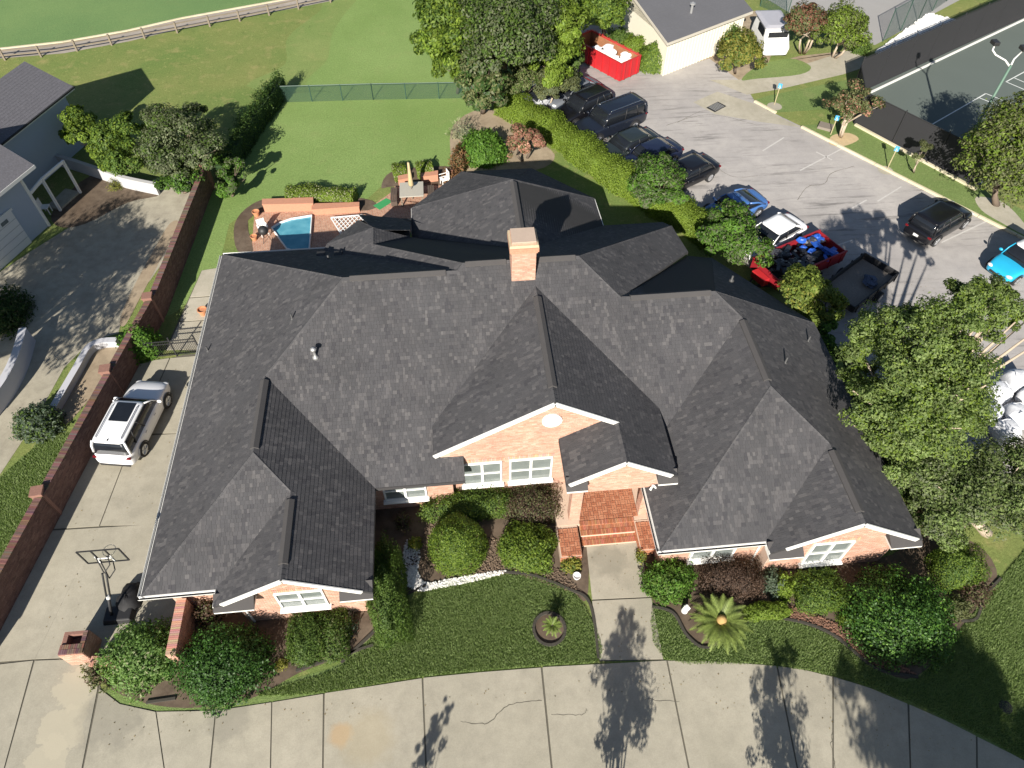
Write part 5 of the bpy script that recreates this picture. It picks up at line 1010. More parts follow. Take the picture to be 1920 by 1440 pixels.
def car(kind, col, center, nose, tail, label, roofcol=None, group=None, name='parked_car', sunroof=False, rails=False, plate=True, dark=False):
    K = KINDS[kind]; L, W, H = K['L'], K['W'], K['H']; hw = W/2
    a_ = math.atan2(nose[1]-tail[1], nose[0]-tail[0]); t = thing(name, label, 'car', (center[0], center[1], 0.012), a_, group)
    m = paint(*col); h2 = L/2
    # body: cross sections along the length
    st = [(-h2, 0.74, 0.42, K['tail']*0.80), (-h2+0.06, 0.88, 0.30, K['tail']*0.93), (-h2+0.32, 0.96, 0.25, K['tail']), (-K['wb'], 1.0, 0.24, K['tail']), (-0.4, 1.0, 0.22, K['belt']), (K['cab1']-0.25, 1.0, 0.22, K['belt']),
          (K['wb'], 0.99, 0.24, K['hood']), (h2-0.55, 0.95, 0.24, K['hood']*0.93), (h2-0.18, 0.86, 0.25, K['hood']*0.80), (h2-0.02, 0.72, 0.32, K['hood']*0.66)]
    rs = []
    for x, wf, zb, zt in st:
        w = hw*wf; pr = [(0, zb), (w*0.90, zb), (w*0.985, zb+0.12), (w, (zb+zt)*0.5), (w*0.985, zt-0.16), (w*0.93, zt-0.04), (w*0.72, zt+0.015), (0, zt+0.035)]
        rs.append([(x, y, z) for y, z in pr] + [(x, -y, z) for y, z in pr[-2:0:-1]])
    mb = MB(); rings(mb, [r_[::-1] for r_ in rs]); body = mb.build('body', m, t, local=True, smooth=True, sub=2)
    # glasshouse, roof skin and pillars
    zb = K['belt']-0.06; gb = rrect(K['cab0'], K['cab1'], hw*0.90, zb, 0.22); gm = rrect(K['cab0']*0.55+K['rf0']*0.45, K['cab1']*0.5+K['rf1']*0.5, hw*0.84, (zb+H)/2+0.05, 0.22); gt = rrect(K['rf0'], K['rf1'], hw*0.76, H-0.05, 0.2)
    mb = MB(); rings(mb, [gb, gm, gt]); gh = mb.build('windows', CARGLASS, t, local=True, smooth=True)
    rm = paint(*roofcol) if roofcol else m
    mb = MB(); rings(mb, [rrect(K['rf0']-0.05, K['rf1']+0.05, hw*0.785, H-0.075, 0.22), rrect(K['rf0']-0.02, K['rf1']+0.02, hw*0.76, H-0.03, 0.22), rrect(K['rf0']+0.2, K['rf1']-0.15, hw*0.55, H, 0.2)]); rf_ = mb.build('roof_panel', rm, t, local=True, smooth=True)
    for s in (1, -1):
        for xb, xt, w in ((K['cab1']-0.10, K['rf1']-0.02, 0.07), (K['cab0']+0.12, K['rf0']+0.05, 0.12), ((K['cab0']+K['cab1'])/2+0.05, (K['rf0']+K['rf1'])/2+0.05, 0.06)):
            mb = MB(); mb.tube([(xb, s*hw*0.895, zb), ((xb+xt)/2+0.02*(1 if xb > 0 else -1), s*hw*0.845, (zb+H)/2+0.05), (xt, s*hw*0.77, H-0.06)], w*0.5, 6); mb.build('pillar', PLASTIC if w == 0.06 else m, t, local=True, smooth=True)
        if kind in ('suv', 'bigsuv', 'hatch'):
            xq = K['cab0']+0.75; mb = MB(); mb.tube([(xq, s*hw*0.90, zb), (xq+0.12, s*hw*0.845, (zb+H)/2+0.05), (K['rf0']+0.75, s*hw*0.772, H-0.06)], 0.03, 6); mb.build('pillar', PLASTIC, t, local=True, smooth=True)
        mb = MB(); mb.blob((K['cab1']-0.22, s*(hw+0.10), zb+0.12), (0.08, 0.13, 0.09), 8, 6, 0.0); mb.build('mirror', m, t, local=True, smooth=True)
        for x in (0.25, -0.75): mb = MB(); mb.box((x, s*(hw+0.012), K['belt']-0.20), (0.16, 0.025, 0.03)); mb.build('door_handle', CHROME, t, local=True, bevel=0.008)
        for x in (K['wb'], -K['wb']):
            r_ = K['wr']; mb = MB(); V = []
            for yy, rr_ in ((s*(hw-0.22), r_*0.96), (s*(hw-0.20), r_), (s*(hw+0.005), r_), (s*(hw+0.02), r_*0.94), (s*(hw+0.02), r_*0.68)): V.append([(x+rr_*math.cos(2*PI*k/20), yy, r_+rr_*math.sin(2*PI*k/20)) for k in range(20)])
            rings(mb, V); w = mb.build('wheel', RUBBER, t, local=True)
            mb = MB(); mb.add([(x, s*(hw+0.03), r_)]+[(x+r_*0.67*math.cos(2*PI*k/20), s*(hw+0.022), r_+r_*0.67*math.sin(2*PI*k/20)) for k in range(20)], [(0, 1+k, 1+(k+1) % 20) for k in range(20)])
            for k in range(5):
                an = 2*PI*k/5; mb.bar((x, s*(hw+0.035), r_), (x+r_*0.62*math.cos(an), s*(hw+0.03), r_+r_*0.62*math.sin(an)), 0.03, 0.07, up=(0, 1, 0))
            rm_ = obj('rim', mb.V, mb.F, ALLOY, w, local=True)
            mb = MB(); V = [[(x+q_*math.cos(PI*k/12), s*yy, r_+q_*math.sin(PI*k/12)) for k in range(13)] for q_, yy in ((r_*1.06, hw*0.985), (r_*1.20, hw+0.004))]
            n = 13; mb.add(V[0]+V[1], [(k, k+1, n+k+1, n+k) for k in range(12)]); ar_ = mb.build('wheel_arch', PLASTIC, t, local=True); so = ar_.modifiers.new('thick', 'SOLIDIFY'); so.thickness = 0.03
        mb = MB(); mb.blob((h2-0.20, s*hw*0.66, K['hood']*0.70), (0.16, 0.20, 0.08), 8, 6, 0.0); mb.build('headlight', LAMPCLEAR, t, local=True, smooth=True)
        mb = MB(); mb.box((-h2+0.10, s*hw*0.80, K['tail']*0.84), (0.12, 0.22, 0.11)); mb.build('tail_light', LAMPRED, t, local=True, bevel=0.03)
        if rails: mb = MB(); mb.tube([(K['rf0']+0.12, s*hw*0.60, H-0.02), (K['rf0']+0.25, s*hw*0.61, H+0.05), (K['rf1']-0.35, s*hw*0.61, H+0.05), (K['rf1']-0.2, s*hw*0.60, H-0.02)], 0.022, 6); mb.build('roof_rail', CHROME if not dark else PLASTIC, t, local=True, smooth=True)
    mb = MB(); mb.box((h2-0.045, 0, 0.46), (0.06, W*0.5, 0.16)); mb.build('grille', PLASTIC, t, local=True, bevel=0.02)
    mb = MB(); mb.box((-h2+0.045, 0, 0.40), (0.12, W*0.74, 0.14)); mb.build('rear_bumper', PLASTIC, t, local=True, bevel=0.03)
    if plate: mb = MB(); mb.box((-h2+0.005, 0, 0.66), (0.02, 0.32, 0.16)); mb.build('licence_plate', WHITEV, t, local=True)
    if sunroof: mb = MB(); rings(mb, [rrect(-0.85, 0.22, 0.46, H+0.004, 0.06), rrect(-0.83, 0.20, 0.45, H+0.012, 0.06)]); mb.build('sunroof', CARGLASS, rf_, local=True)
    return t
suv = car('suv', ('white', (0.78, 0.78, 0.79)), (-15.77,21.39,0.7), (-15.36,23.72,0.6), (-16.15,19.27,0.6), 'white sport utility car with dark sunroof on the left driveway', sunroof=True, rails=True)
mb = MB(); mb.blob((-1.9, 0.0, 1.72), (0.07, 0.02, 0.05), 6, 5, 0.0); mb.build('antenna', PLASTIC, suv, local=True, smooth=True)
CG = 'cars parked along the hedge'
car('sedan', ('silver', (0.42, 0.43, 0.45)), (7.00,48.62,0.7), (5.71,47.62,0.7), (8.91,49.58,0.7), 'silver car mostly hidden under the small olive tree', group=CG)
car('sedan', ('gunmetal', (0.12, 0.13, 0.15)), (9.31,49.01,0.7), (7.10,47.86,0.7), (10.82,50.19,0.7), 'dark grey car half hidden behind the small olive tree', group=CG)
car('suv', ('black', (0.006, 0.006, 0.008)), (9.72,46.69,0.9), (7.81,45.18,0.9), (11.39,47.42,0.9), 'black sport utility car farthest from the house, with pale headlight', group=CG, rails=True, dark=True)
car('bigsuv', ('midnight', (0.010, 0.013, 0.022)), (11.23,44.65,0.95), (8.85,43.38,0.95), (13.49,45.84,0.95), 'largest black sport utility car with silver wheels beside the hedge', group=CG, rails=True)
car('sedan', ('dark_green', (0.018, 0.024, 0.024)), (12.02,41.80,0.7), (10.14,40.72,0.7), (13.72,42.69,0.7), 'dark green grey sedan just below the largest black car', group=CG)
car('sedan', ('navy', (0.010, 0.014, 0.035)), (13.24,40.36,0.75), (11.39,39.39,0.7), (15.14,41.46,0.7), 'navy sedan partly behind the rightward end of the hedge', group=CG)
car('sedan', ('black', (0.006, 0.006, 0.008)), (15.18,38.27,0.7), (13.33,37.29,0.7), (16.69,39.15,0.7), 'black sedan showing its rear past the bushy tree', group=CG)
car('sports', ('blue', (0.055, 0.14, 0.36)), (17.23,34.59,0.6), (15.24,33.73,0.6), (19.05,35.40,0.6), 'metallic blue sports coupe in the tree shade', group=CG)
car('sedan', ('white', (0.78, 0.78, 0.79)), (18.68,31.67,0.7), (16.81,30.50,0.7), (20.32,32.52,0.7), 'white sedan between blue coupe and red trailer', group=CG)
car('suv', ('black', (0.006, 0.006, 0.008)), (29.39,32.12,0.8), (31.79,33.21,0.8), (27.95,31.09,0.8), 'black sport utility car parked alone against the far kerb')
car('hatch', ('teal', (0.02, 0.34, 0.56)), (32.39,28.26,0.7), (30.44,27.49,0.7), (34.44,29.25,0.7), 'bright turquoise hatchback with white roof at the right edge', roofcol=('white', (0.78, 0.78, 0.79)))
# ------------------------------------------------ trailers, dumpster, bags
def local_thing(name, label, cat, center, nose, tail, z=0.012): return thing(name, label, cat, (center[0], center[1], z), math.atan2(nose[1]-tail[1], nose[0]-tail[0]))
def wheel_pair(t, xs, w, r_=0.36):
    for x in xs:
        for s in (1, -1):
            mb = MB(); rings(mb, [[(x+q_*math.cos(2*PI*k/18), s*yy, r_+q_*math.sin(2*PI*k/18)) for k in range(18)] for yy, q_ in ((w-0.12, r_*0.95), (w-0.10, r_), (w+0.10, r_), (w+0.12, r_*0.7))]); wl = mb.build('wheel', RUBBER, t, local=True)
            mb = MB(); mb.add([(x, s*(w+0.13), r_)]+[(x+r_*0.6*math.cos(2*PI*k/14), s*(w+0.125), r_+r_*0.6*math.sin(2*PI*k/14)) for k in range(14)], [(0, 1+k, 1+(k+1) % 14) for k in range(14)]); obj('rim', mb.V, mb.F, GALV, wl, local=True)
RED = mat('red_enamel', (0.42, 0.02, 0.025), 0.45, var=0.2, scale=2); RED_SHADED = mat('red_enamel_shaded', (0.26, 0.014, 0.022), 0.5, var=0.3, scale=2); RUST = mat('rusty_steel', (0.30, 0.13, 0.06), 0.85, var=0.45, scale=2.5, fine=12)  # trailer red is a darker copy, its shade put into the colour
t = local_thing('dump_trailer', 'red open dump trailer heaped with dark and blue rubbish', 'trailer', (19.40,29.24,0.9), (17.34,28.39,0.9), (21.24,30.09,0.9))
for y, L_ in ((1.05, 5.0), (-1.05, 5.0)): mb = MB(); mb.box((0, y, 0.90), (L_, 0.07, 0.70)); mb.build('side_wall', RED_SHADED, t, local=True, bevel=0.01)
for x in (2.5, -2.5): mb = MB(); mb.box((x, 0, 0.90), (0.07, 2.16, 0.70)); mb.build('end_wall', RED_SHADED, t, local=True, bevel=0.01)
mb = MB(); mb.box((0, 0, 0.56), (4.95, 2.1, 0.08)); mb.build('floor', DARKMETAL, t, local=True)
for y in (1.05, -1.05): mb = MB(); mb.box((0, y, 1.27), (5.1, 0.10, 0.07)); mb.build('top_rail', RED_SHADED, t, local=True)
for i in range(6):
    for y in (1.10, -1.10): mb = MB(); mb.box((-2.2+i*0.88, y, 0.90), (0.08, 0.05, 0.70)); mb.build('side_stake', RED_SHADED, t, local=True)
mb = MB(); mb.bar((2.5, 0.6, 0.5), (3.6, 0, 0.45), 0.1, 0.12); mb.bar((2.5, -0.6, 0.5), (3.6, 0, 0.45), 0.1, 0.12); mb.build('tow_bar', DARKMETAL, t, local=True); wheel_pair(t, (-0.45, 0.45), 1.2)
mb = MB(); mb.box((2.82, 0.0, 0.78), (0.45, 1.0, 0.45)); mb.build('hydraulic_box', RED, t, local=True, bevel=0.04)
tm = t.matrix_basis.copy() if False else Matrix.Translation(t.location) @ Matrix.Rotation(t.rotation_euler.z, 4, 'Z'); r_ = random.Random(5)
for i in range(64):
    x, y = r_.uniform(-2.3, 2.2), r_.uniform(-0.9, 0.9); w = tm @ Vector((x, y, 1.02+r_.uniform(0, 0.38))); blue = x < -0.7 and r_.random() < 0.7
    c_ = ((0.02, 0.09, 0.42) if blue else r_.choice([(0.015, 0.015, 0.018), (0.02, 0.022, 0.028), (0.05, 0.05, 0.06), (0.015, 0.015, 0.018), (0.55, 0.5, 0.42)]))
    mb = MB(); s = r_.uniform(0.18, 0.38) if c_[0] < 0.3 else 0.09
    if r_.random() < 0.6: mb.blob(w, (s, s*r_.uniform(0.6, 1), s*0.5), 8, 6, 0.25, i)
    else: mb.box(w, (s*2.2, s*0.7, s*0.25), rz=r_.uniform(0, 3))
    tag(mb.build('rubbish_bag', mat('plastic_%d_%d' % (int(c_[0]*100), int(c_[2]*100)), c_, 0.35, var=0.2)), ('crumpled blue plastic piece in the red trailer' if blue else ('pale scrap lying on the rubbish in the red trailer' if c_[0] > 0.3 else 'dark rubbish piece heaped in the red trailer')), 'rubbish', 'rubbish heaped in the red trailer')
t = local_thing('utility_trailer', 'black flat utility trailer with dusty tan deck', 'trailer', (22.21,27.26,0.6), (20.79,26.24,0.6), (24.04,28.46,0.6))
mb = MB(); mb.box((0, 0, 0.55), (4.2, 2.1, 0.08)); mb.build('deck', mat('dusty_deck', (0.20, 0.175, 0.15), 0.95, var=0.35, scale=1.2, fine=10), t, local=True)
for y in (1.08, -1.08): mb = MB(); mb.box((0, y, 0.78), (4.3, 0.08, 0.42)); mb.build('side_board', DARKMETAL, t, local=True, bevel=0.01)
for x in (2.15, -2.15): mb = MB(); mb.box((x, 0, 0.78), (0.08, 2.1, 0.42)); mb.build('end_board', DARKMETAL, t, local=True, bevel=0.01)
for i in range(5):
    for y in (1.14, -1.14): mb = MB(); mb.box((-1.9+i*0.95, y, 0.76), (0.07, 0.06, 0.55)); mb.build('stake', DARKMETAL, t, local=True)
mb = MB(); mb.bar((2.1, 0.5, 0.45), (3.2, 0, 0.42), 0.09, 0.1); mb.bar((2.1, -0.5, 0.45), (3.2, 0, 0.42), 0.09, 0.1); mb.build('tow_bar', DARKMETAL, t, local=True); wheel_pair(t, (-0.3,), 1.25, 0.34)
q = (22.89,27.25,0.75); mb = MB(); mb.blob((q[0], q[1], 0.78), (0.4, 0.5, 0.2), 10, 6, 0.3, 9); tag(mb.build('rope_heap', mat('rope_blue_grey', (0.06, 0.08, 0.13), 0.8, var=0.4)), 'dark heap of straps on the black trailer deck', 'heap')
t = local_thing('dumpster', 'red roll-off dumpster with rusty inside and white rubbish', 'dumpster', (12.70,54.03,1), (13.95,51.80,1.3), (11.70,55.06,1.3))
q0 = [(-2.7, -1.05), (2.7, -1.05), (2.7, 1.05), (-2.7, 1.05)]
for i in range(4):
    a_, b_ = Vector(q0[i]), Vector(q0[(i+1) % 4]); mb = MB(); mb.bar((*a_, 0.80), (*b_, 0.80), 0.08, 1.3); mb.build('side_wall', RED, t, local=True)
    n_ = Vector((-(b_-a_).y, (b_-a_).x)).normalized()*0.055; mb = MB(); mb.bar((*(a_+n_), 0.88), (*(b_+n_), 0.88), 0.02, 1.3); mb.build('rusty_lining', RUST, t, local=True)
    mb = MB(); mb.bar((*a_, 1.46), (*b_, 1.46), 0.14, 0.10); mb.build('rim_rail', RED, t, local=True)
    k = 7 if i % 2 == 0 else 3
    for j in range(k): c_ = a_.lerp(b_, (j+0.5)/k) - n_*1.6; mb = MB(); mb.box((c_.x, c_.y, 0.85), (0.10, 0.10, 1.35)); mb.build('rib', RED, t, local=True)
mb = MB(); mb.box((0, 0, 0.2), (5.3, 2.0, 0.1)); mb.build('floor', RUST, t, local=True)
mb = MB(); mb.box((-1.9, -1.16, 1.15), (0.5, 0.02, 0.35)); mb.build('sticker', WHITEV, t, local=True)
tm = Matrix.Translation(t.location) @ Matrix.Rotation(t.rotation_euler.z, 4, 'Z'); r_ = random.Random(8)
for i in range(9):
    w = tm @ Vector((-0.6+i*0.36, r_.uniform(-0.6, 0.6), 1.15)); mb = MB(); mb.blob(w, (0.42, 0.36, 0.24), 9, 6, 0.2, 20+i); tag(mb.build('rubbish_bag', mat('white_plastic_bag', (0.74, 0.74, 0.74), 0.4, var=0.08)), 'white rubbish bag inside the red dumpster', 'rubbish', 'white bags in the dumpster')
BAG = mat('woven_white_bag', (0.62, 0.63, 0.66), 0.75, var=0.18, scale=4, fine=7, bmp=1.0)
for i, (q, lab) in enumerate((((27.39,19.82,0.5), 'brightest white bulk bag at the back of the bag cluster'), ((25.99,19.17,0.5), 'white bulk bag left of the brightest one'), ((24.95,18.05,0.5), 'bluish shaded bulk bag nearest the big tree'), ((26.23,17.77,0.5), 'white bulk bag at the right edge of the picture'), ((25.21,16.93,0.5), 'front bulk bag half covered by branches'), ((27.63,18.78,0.5), 'white bulk bag cut by the right picture edge'))):
    t = thing('bulk_bag', lab, 'bag', (q[0], q[1], 0.012), i*0.4, 'bulk bags by the big tree'); mb = MB(); rings(mb, [rrect(-0.45, 0.45, 0.45, 0.0, 0.15, 6), rrect(-0.55, 0.55, 0.55, 0.25, 0.25, 6), rrect(-0.58, 0.58, 0.58, 0.6, 0.28, 6), rrect(-0.5, 0.5, 0.5, 0.95, 0.3, 6), rrect(-0.25, 0.25, 0.25, 1.05, 0.2, 6)])
    r_ = random.Random(i); mb.V = [(x+r_.uniform(-0.05, 0.05), y+r_.uniform(-0.05, 0.05), z+r_.uniform(-0.04, 0.04) if z > 0.1 else z) for x, y, z in mb.V]; mb.build('bag_body', BAG, t, local=True, smooth=True, sub=1)
    for s in (1, -1): mb = MB(); mb.tube([(s*0.35, 0.3, 0.95), (s*0.3, 0.1, 1.14), (s*0.35, -0.2, 0.98)], 0.025, 5); mb.build('lifting_loop', BAG, t, local=True)
# white utility cart with a grey top
t = cart = local_thing('utility_cart', 'small white utility van with flat grey roof under the trees', 'van', (26.51,55.62,0.8), (26.64,54.17,0.5), (26.74,57.84,0.5))
mb = MB(); rings(mb, [rrect(-1.4, 1.5, 0.75, 0.3, 0.2), rrect(-1.45, 1.55, 0.80, 0.7, 0.2), rrect(-1.4, 1.2, 0.78, 1.1, 0.2), rrect(-1.3, 0.8, 0.7, 1.75, 0.2)]); mb.build('body', WHITEV, t, local=True, smooth=False, bevel=0.03)
mb = MB(); rings(mb, [rrect(-1.45, 0.95, 0.82, 1.76, 0.15), rrect(-1.45, 0.95, 0.82, 1.82, 0.15), rrect(-1.2, 0.7, 0.6, 1.90, 0.15)]); mb.build('roof_panel', mat('cart_roof', (0.36, 0.36, 0.40), 0.6), t, local=True)
mb = MB(); mb.box((1.08, 0, 1.35), (0.04, 1.2, 0.5)); mb.build('windscreen', CARGLASS, t, local=True)
for s in (1, -1): mb = MB(); mb.box((0.2, s*0.765, 1.38), (1.1, 0.03, 0.45)); mb.build('side_window', CARGLASS, t, local=True)
wheel_pair(t, (-0.9, 0.95), 0.74, 0.26); cart.scale = (1.3, 1.3, 1.2)
# ------------------------------------------------ basketball hoop
hb = (-14.68,11.98,0); bc = Vector((-13.92,12.97,3.35)); t = thing('basketball_hoop', 'portable basketball hoop with clear black framed backboard beside the driveway', 'basketball hoop', (hb[0], hb[1], 0))
hx, hy = hb[0], hb[1]; top = Vector((bc.x+0.05, bc.y-0.55, 3.05))
mb = MB(); mb.tube([(hx, hy, 0.25), tuple(Vector((hx, hy, 0.25)).lerp(top, 0.42))], 0.055, 10); mb.build('lower_pole', DARKMETAL, t, smooth=True)
p42 = Vector((hx, hy, 0.25)).lerp(top, 0.42); p47 = Vector((hx, hy, 0.25)).lerp(top, 0.47); mb = MB(); mb.tube([p42, p47], 0.075, 10); mb.build('height_label', WHITEV, t)
for dx in (-0.07, 0.07): mb = MB(); mb.tube([p47+Vector((dx, 0, 0)), top+Vector((dx, 0, 0))], 0.035, 8); mb.build('upper_pole', DARKMETAL, t, smooth=True)
for dx in (-0.22, 0.22):
    for z0, z1 in ((0.0, 0.10), (-0.45, -0.35)): mb = MB(); mb.tube([top+Vector((0, 0, z0)), top+Vector((dx*0.8, 0.28, z1)), Vector((bc.x+dx, bc.y-0.05, bc.z+z1))], 0.022, 6); mb.build('support_arm', DARKMETAL, t, smooth=True)
mb = MB(); W_, H_2 = 1.5, 0.95
for z in (-H_2/2, H_2/2): mb.bar((bc.x-W_/2, bc.y, bc.z+z), (bc.x+W_/2, bc.y, bc.z+z), 0.04, 0.05)
for x in (-W_/2, -0.25, 0.25, W_/2): mb.bar((bc.x+x, bc.y, bc.z-H_2/2), (bc.x+x, bc.y, bc.z+H_2/2), 0.04, 0.05)
bf = mb.build('backboard_frame', DARKMETAL, t)
m_, nt_, bs_ = nodes_of('clear_acrylic'); bs_.inputs['Base Color'].default_value = (0.9, 0.92, 0.9, 1); bs_.inputs['Transmission Weight'].default_value = 1.0; bs_.inputs['IOR'].default_value = 1.05; bs_.inputs['Roughness'].default_value = 0.05
mb = MB(); mb.box((bc.x, bc.y, bc.z), (W_-0.05, 0.012, H_2-0.05)); mb.build('backboard_panel', m_, bf)
mb = MB(); mb.box((bc.x, bc.y-0.03, bc.z-0.12), (0.5, 0.02, 0.06)); mb.box((bc.x-0.27, bc.y-0.03, bc.z-0.2), (0.05, 0.02, 0.5)); mb.box((bc.x+0.27, bc.y-0.03, bc.z-0.2), (0.05, 0.02, 0.5)); mb.build('target_square', WHITEV, bf)
mb = MB(); mb.tube([(bc.x+0.23*math.cos(2*PI*k/24), bc.y+0.38+0.23*math.sin(2*PI*k/24), bc.z-0.30) for k in range(25)], 0.012, 6, cap=False); mb.bar((bc.x, bc.y, bc.z-0.30), (bc.x, bc.y+0.16, bc.z-0.30), 0.1, 0.03); mb.build('rim', mat('rim_pale', (0.45, 0.40, 0.34), 0.5), t)
TARP = mat('black_tarp', (0.010, 0.010, 0.012), 0.75, var=0.3, scale=3, fine=9, bmp=0.4)
mb = MB(); mb.box((hx+0.25, hy+0.05, 0.15), (1.2, 0.75, 0.3), top=(0.85, 0.8)); mb.build('base_tank', PLASTIC, t, bevel=0.05)
q = (-14.18,12.65,0.3); mb = MB(); mb.blob((q[0], q[1], 0.0), (0.5, 0.7, 0.5), 16, 10, 0.13, 3); tag(mb.build('tarped_heap', TARP, smooth=True), 'black tarpaulin heap between basketball hoop and roof corner', 'tarp')
# ------------------------------------------------ patio behind the house
def patio_mat():
    m, nt, bs = nodes_of('patio_brick'); co = objco(nt); mp = N(nt, 'ShaderNodeMapping'); mp.inputs['Rotation'].default_value = (0, 0, 0.6); nt.links.new(co, mp.inputs['Vector'])
    b = N(nt, 'ShaderNodeTexBrick'); nt.links.new(mp.outputs[0], b.inputs['Vector']); b.inputs['Scale'].default_value = 1.0; b.inputs['Brick Width'].default_value = 0.21; b.inputs['Row Height'].default_value = 0.105; b.inputs['Mortar Size'].default_value = 0.012
    b.inputs['Color1'].default_value = (0.34, 0.15, 0.09, 1); b.inputs['Color2'].default_value = (0.42, 0.22, 0.14, 1); b.inputs['Mortar'].default_value = (0.42, 0.34, 0.27, 1)
    c = mixc(nt, 1.0, b.outputs['Color'], ramp(nt, noise(nt, co, 5, 4), [(0.2, 0.7), (0.8, 1.25)]), 'MULTIPLY'); nt.links.new(c, bs.inputs['Base Color']); bs.inputs['Roughness'].default_value = 0.9; bump(nt, bs, b.outputs['Fac'], 0.3, 0.005); MATS['patio_brick'] = m; return m
PATIO = patio_mat()
sheet('patio', [q[:2] for q in ((-12.46,38.00,0), (-5.38,37.35,0), (-3.89,38.99,0), (-3.55,40.11,3.55e-15), (0.17,41.08,-3.55e-15), (0.44,39.45,0), (-2.39,35.08,0), (-4.93,32.85,0), (-12.08,33.03,0))], 0.016, PATIO)
def planter(x_pts, h, label, th=0.35, soil=True):
    t = thing('brick_planter', label, 'planter', tuple(x_pts[0][:2])+(0,)); mb = MB(); mb.prism([q[:2] for q in x_pts], 0, h); c = mb.build('planter_wall', mat('planter_brick', (0.46, 0.22, 0.14), 0.85, var=0.22, scale=7, fine=14, bmp=0.5), t)
    mb = MB(); cx = sum(q[0] for q in x_pts)/len(x_pts); cy = sum(q[1] for q in x_pts)/len(x_pts); mb.prism([(q[0]+(q[0]-cx)*0.02, q[1]+(q[1]-cy)*0.05) for q in x_pts], h, h+0.06); mb.build('planter_cap', MATS['planter_brick'], t)
planter([(-11.79,37.61,0), (-8.70,37.44,0), (-8.75,38.04,0), (-11.85,38.16,0)], 0.55, 'brick seat wall on the pool side of the patio'); planter([(-8.74,37.01,0), (-5.87,37.07,0), (-5.88,37.50,-3.55e-15), (-8.78,37.61,0)], 0.40, 'lower brick wall in front of the long lime hedge')
planter([(-3.44,39.52,0), (-2.75,39.68,0), (-2.75,40.15,0), (-3.44,39.98,0)], 0.45, 'short brick wall left of the patio table'); planter([(-1.99,39.73,0), (-0.87,39.86,-3.55e-15), (-0.85,40.33,0), (-1.98,40.20,0)], 0.45, 'short brick wall right of the patio table')
pool = thing('plunge_pool', 'small quarter round blue plunge pool with white rim', 'pool', tuple((-9.50,35.22,-3.55e-15)))
pp_ = [(-11.09,35.78,0), (-10.63,36.25,0), (-10.01,36.55,0), (-8.82,36.76,0), (-8.77,35.36,0), (-8.72,33.48,0), (-9.34,33.44,0), (-10.00,33.79,0)]
P2 = [Vector(q[:2]) for q in pp_]; c_ = sum(P2, Vector((0, 0)))/len(P2); mb = MB(); n = len(P2); out = [c_+(q-c_)*1.05 for q in P2]
mb.add([(*q, 0.0) for q in out]+[(*q, 0.22) for q in out]+[(*q, 0.22) for q in P2]+[(*q, 0.05) for q in P2], [(i+k*n, (i+1) % n+k*n, (i+1) % n+(k+1)*n, i+(k+1)*n) for k in range(3) for i in range(n)]); mb.build('pool_rim', WHITEV, pool)
m_, nt_, bs_ = nodes_of('pool_water'); co_ = objco(nt_); nz = noise(nt_, co_, 1.6, 4); nt_.links.new(mixc(nt_, nz, (0.015, 0.16, 0.25), (0.16, 0.42, 0.50)), bs_.inputs['Base Color']); bs_.inputs['Roughness'].default_value = 0.08; bump(nt_, bs_, noise(nt_, co_, 5, 3), 0.15, 0.02)
mb = MB(); mb.add([(*q, 0.12) for q in P2], [tuple(range(n))] if sum(P2[i-1].x*P2[i].y-P2[i].x*P2[i-1].y for i in range(n)) > 0 else [tuple(range(n-1, -1, -1))]); mb.build('water', m_, pool)
def patio_chair(q, label, rz):
    t = thing('patio_chair', label, 'chair', (q[0], q[1], 0.02), rz)
    for x in (-0.22, 0.22):
        for y in (-0.22, 0.22): mb = MB(); mb.tube([(x, y, 0), (x*0.9, y*0.9, 0.42)], 0.022, 6); mb.build('leg', WHITEV, t, local=True)
    mb = MB(); mb.box((0, 0, 0.44), (0.52, 0.5, 0.05)); mb.build('seat', WHITEV, t, local=True, bevel=0.02)
    for i in range(5): mb = MB(); mb.box((-0.2+i*0.1, 0.26, 0.72), (0.07, 0.03, 0.55)); mb.build('back_slat', WHITEV, t, local=True)
    for x in (-0.27, 0.27): mb = MB(); mb.box((x, 0, 0.64), (0.05, 0.5, 0.03)); mb.build('armrest', WHITEV, t, local=True, bevel=0.01)
patio_chair((-11.53,35.41,0), 'white patio chair beside the plunge pool', 0.4); patio_chair((-0.46,39.48,0), 'white patio chair at the right end of the patio table', -1.2)
q = (-11.36,34.80,3.55e-15); t = thing('kettle_grill', 'black kettle grill behind the white chair by the pool', 'grill', (q[0], q[1], 0.02)); mb = MB(); mb.blob((q[0], q[1], 0.8), (0.3, 0.3, 0.28), 14, 9, 0.0); mb.build('kettle', PLASTIC, t, smooth=True)
for k in range(3): mb = MB(); mb.tube([(q[0]+0.1*math.cos(2.1*k), q[1]+0.1*math.sin(2.1*k), 0.6), (q[0]+0.3*math.cos(2.1*k), q[1]+0.3*math.sin(2.1*k), 0.02)], 0.015, 5); mb.build('leg', DARKMETAL, t)
q = (-2.56,38.08,0); t = thing('patio_table', 'grey topped patio table with a closed tan umbrella', 'table', (q[0], q[1], 0.02)); mb = MB(); mb.box((q[0], q[1], 0.76), (1.5, 1.5, 0.06)); mb.build('table_top', mat('table_grey', (0.38, 0.36, 0.31), 0.7, var=0.1), t, bevel=0.01)
for dx in (-0.65, 0.65):
    for dy in (-0.65, 0.65): mb = MB(); mb.box((q[0]+dx, q[1]+dy, 0.37), (0.08, 0.08, 0.72)); mb.build('leg', WOODGREY, t)
t = thing('patio_umbrella', 'closed tan patio umbrella standing in the grey table', 'umbrella', (q[0], q[1], 0.02)); TAN = mat('tan_canvas', (0.46, 0.36, 0.20), 0.9, var=0.15)
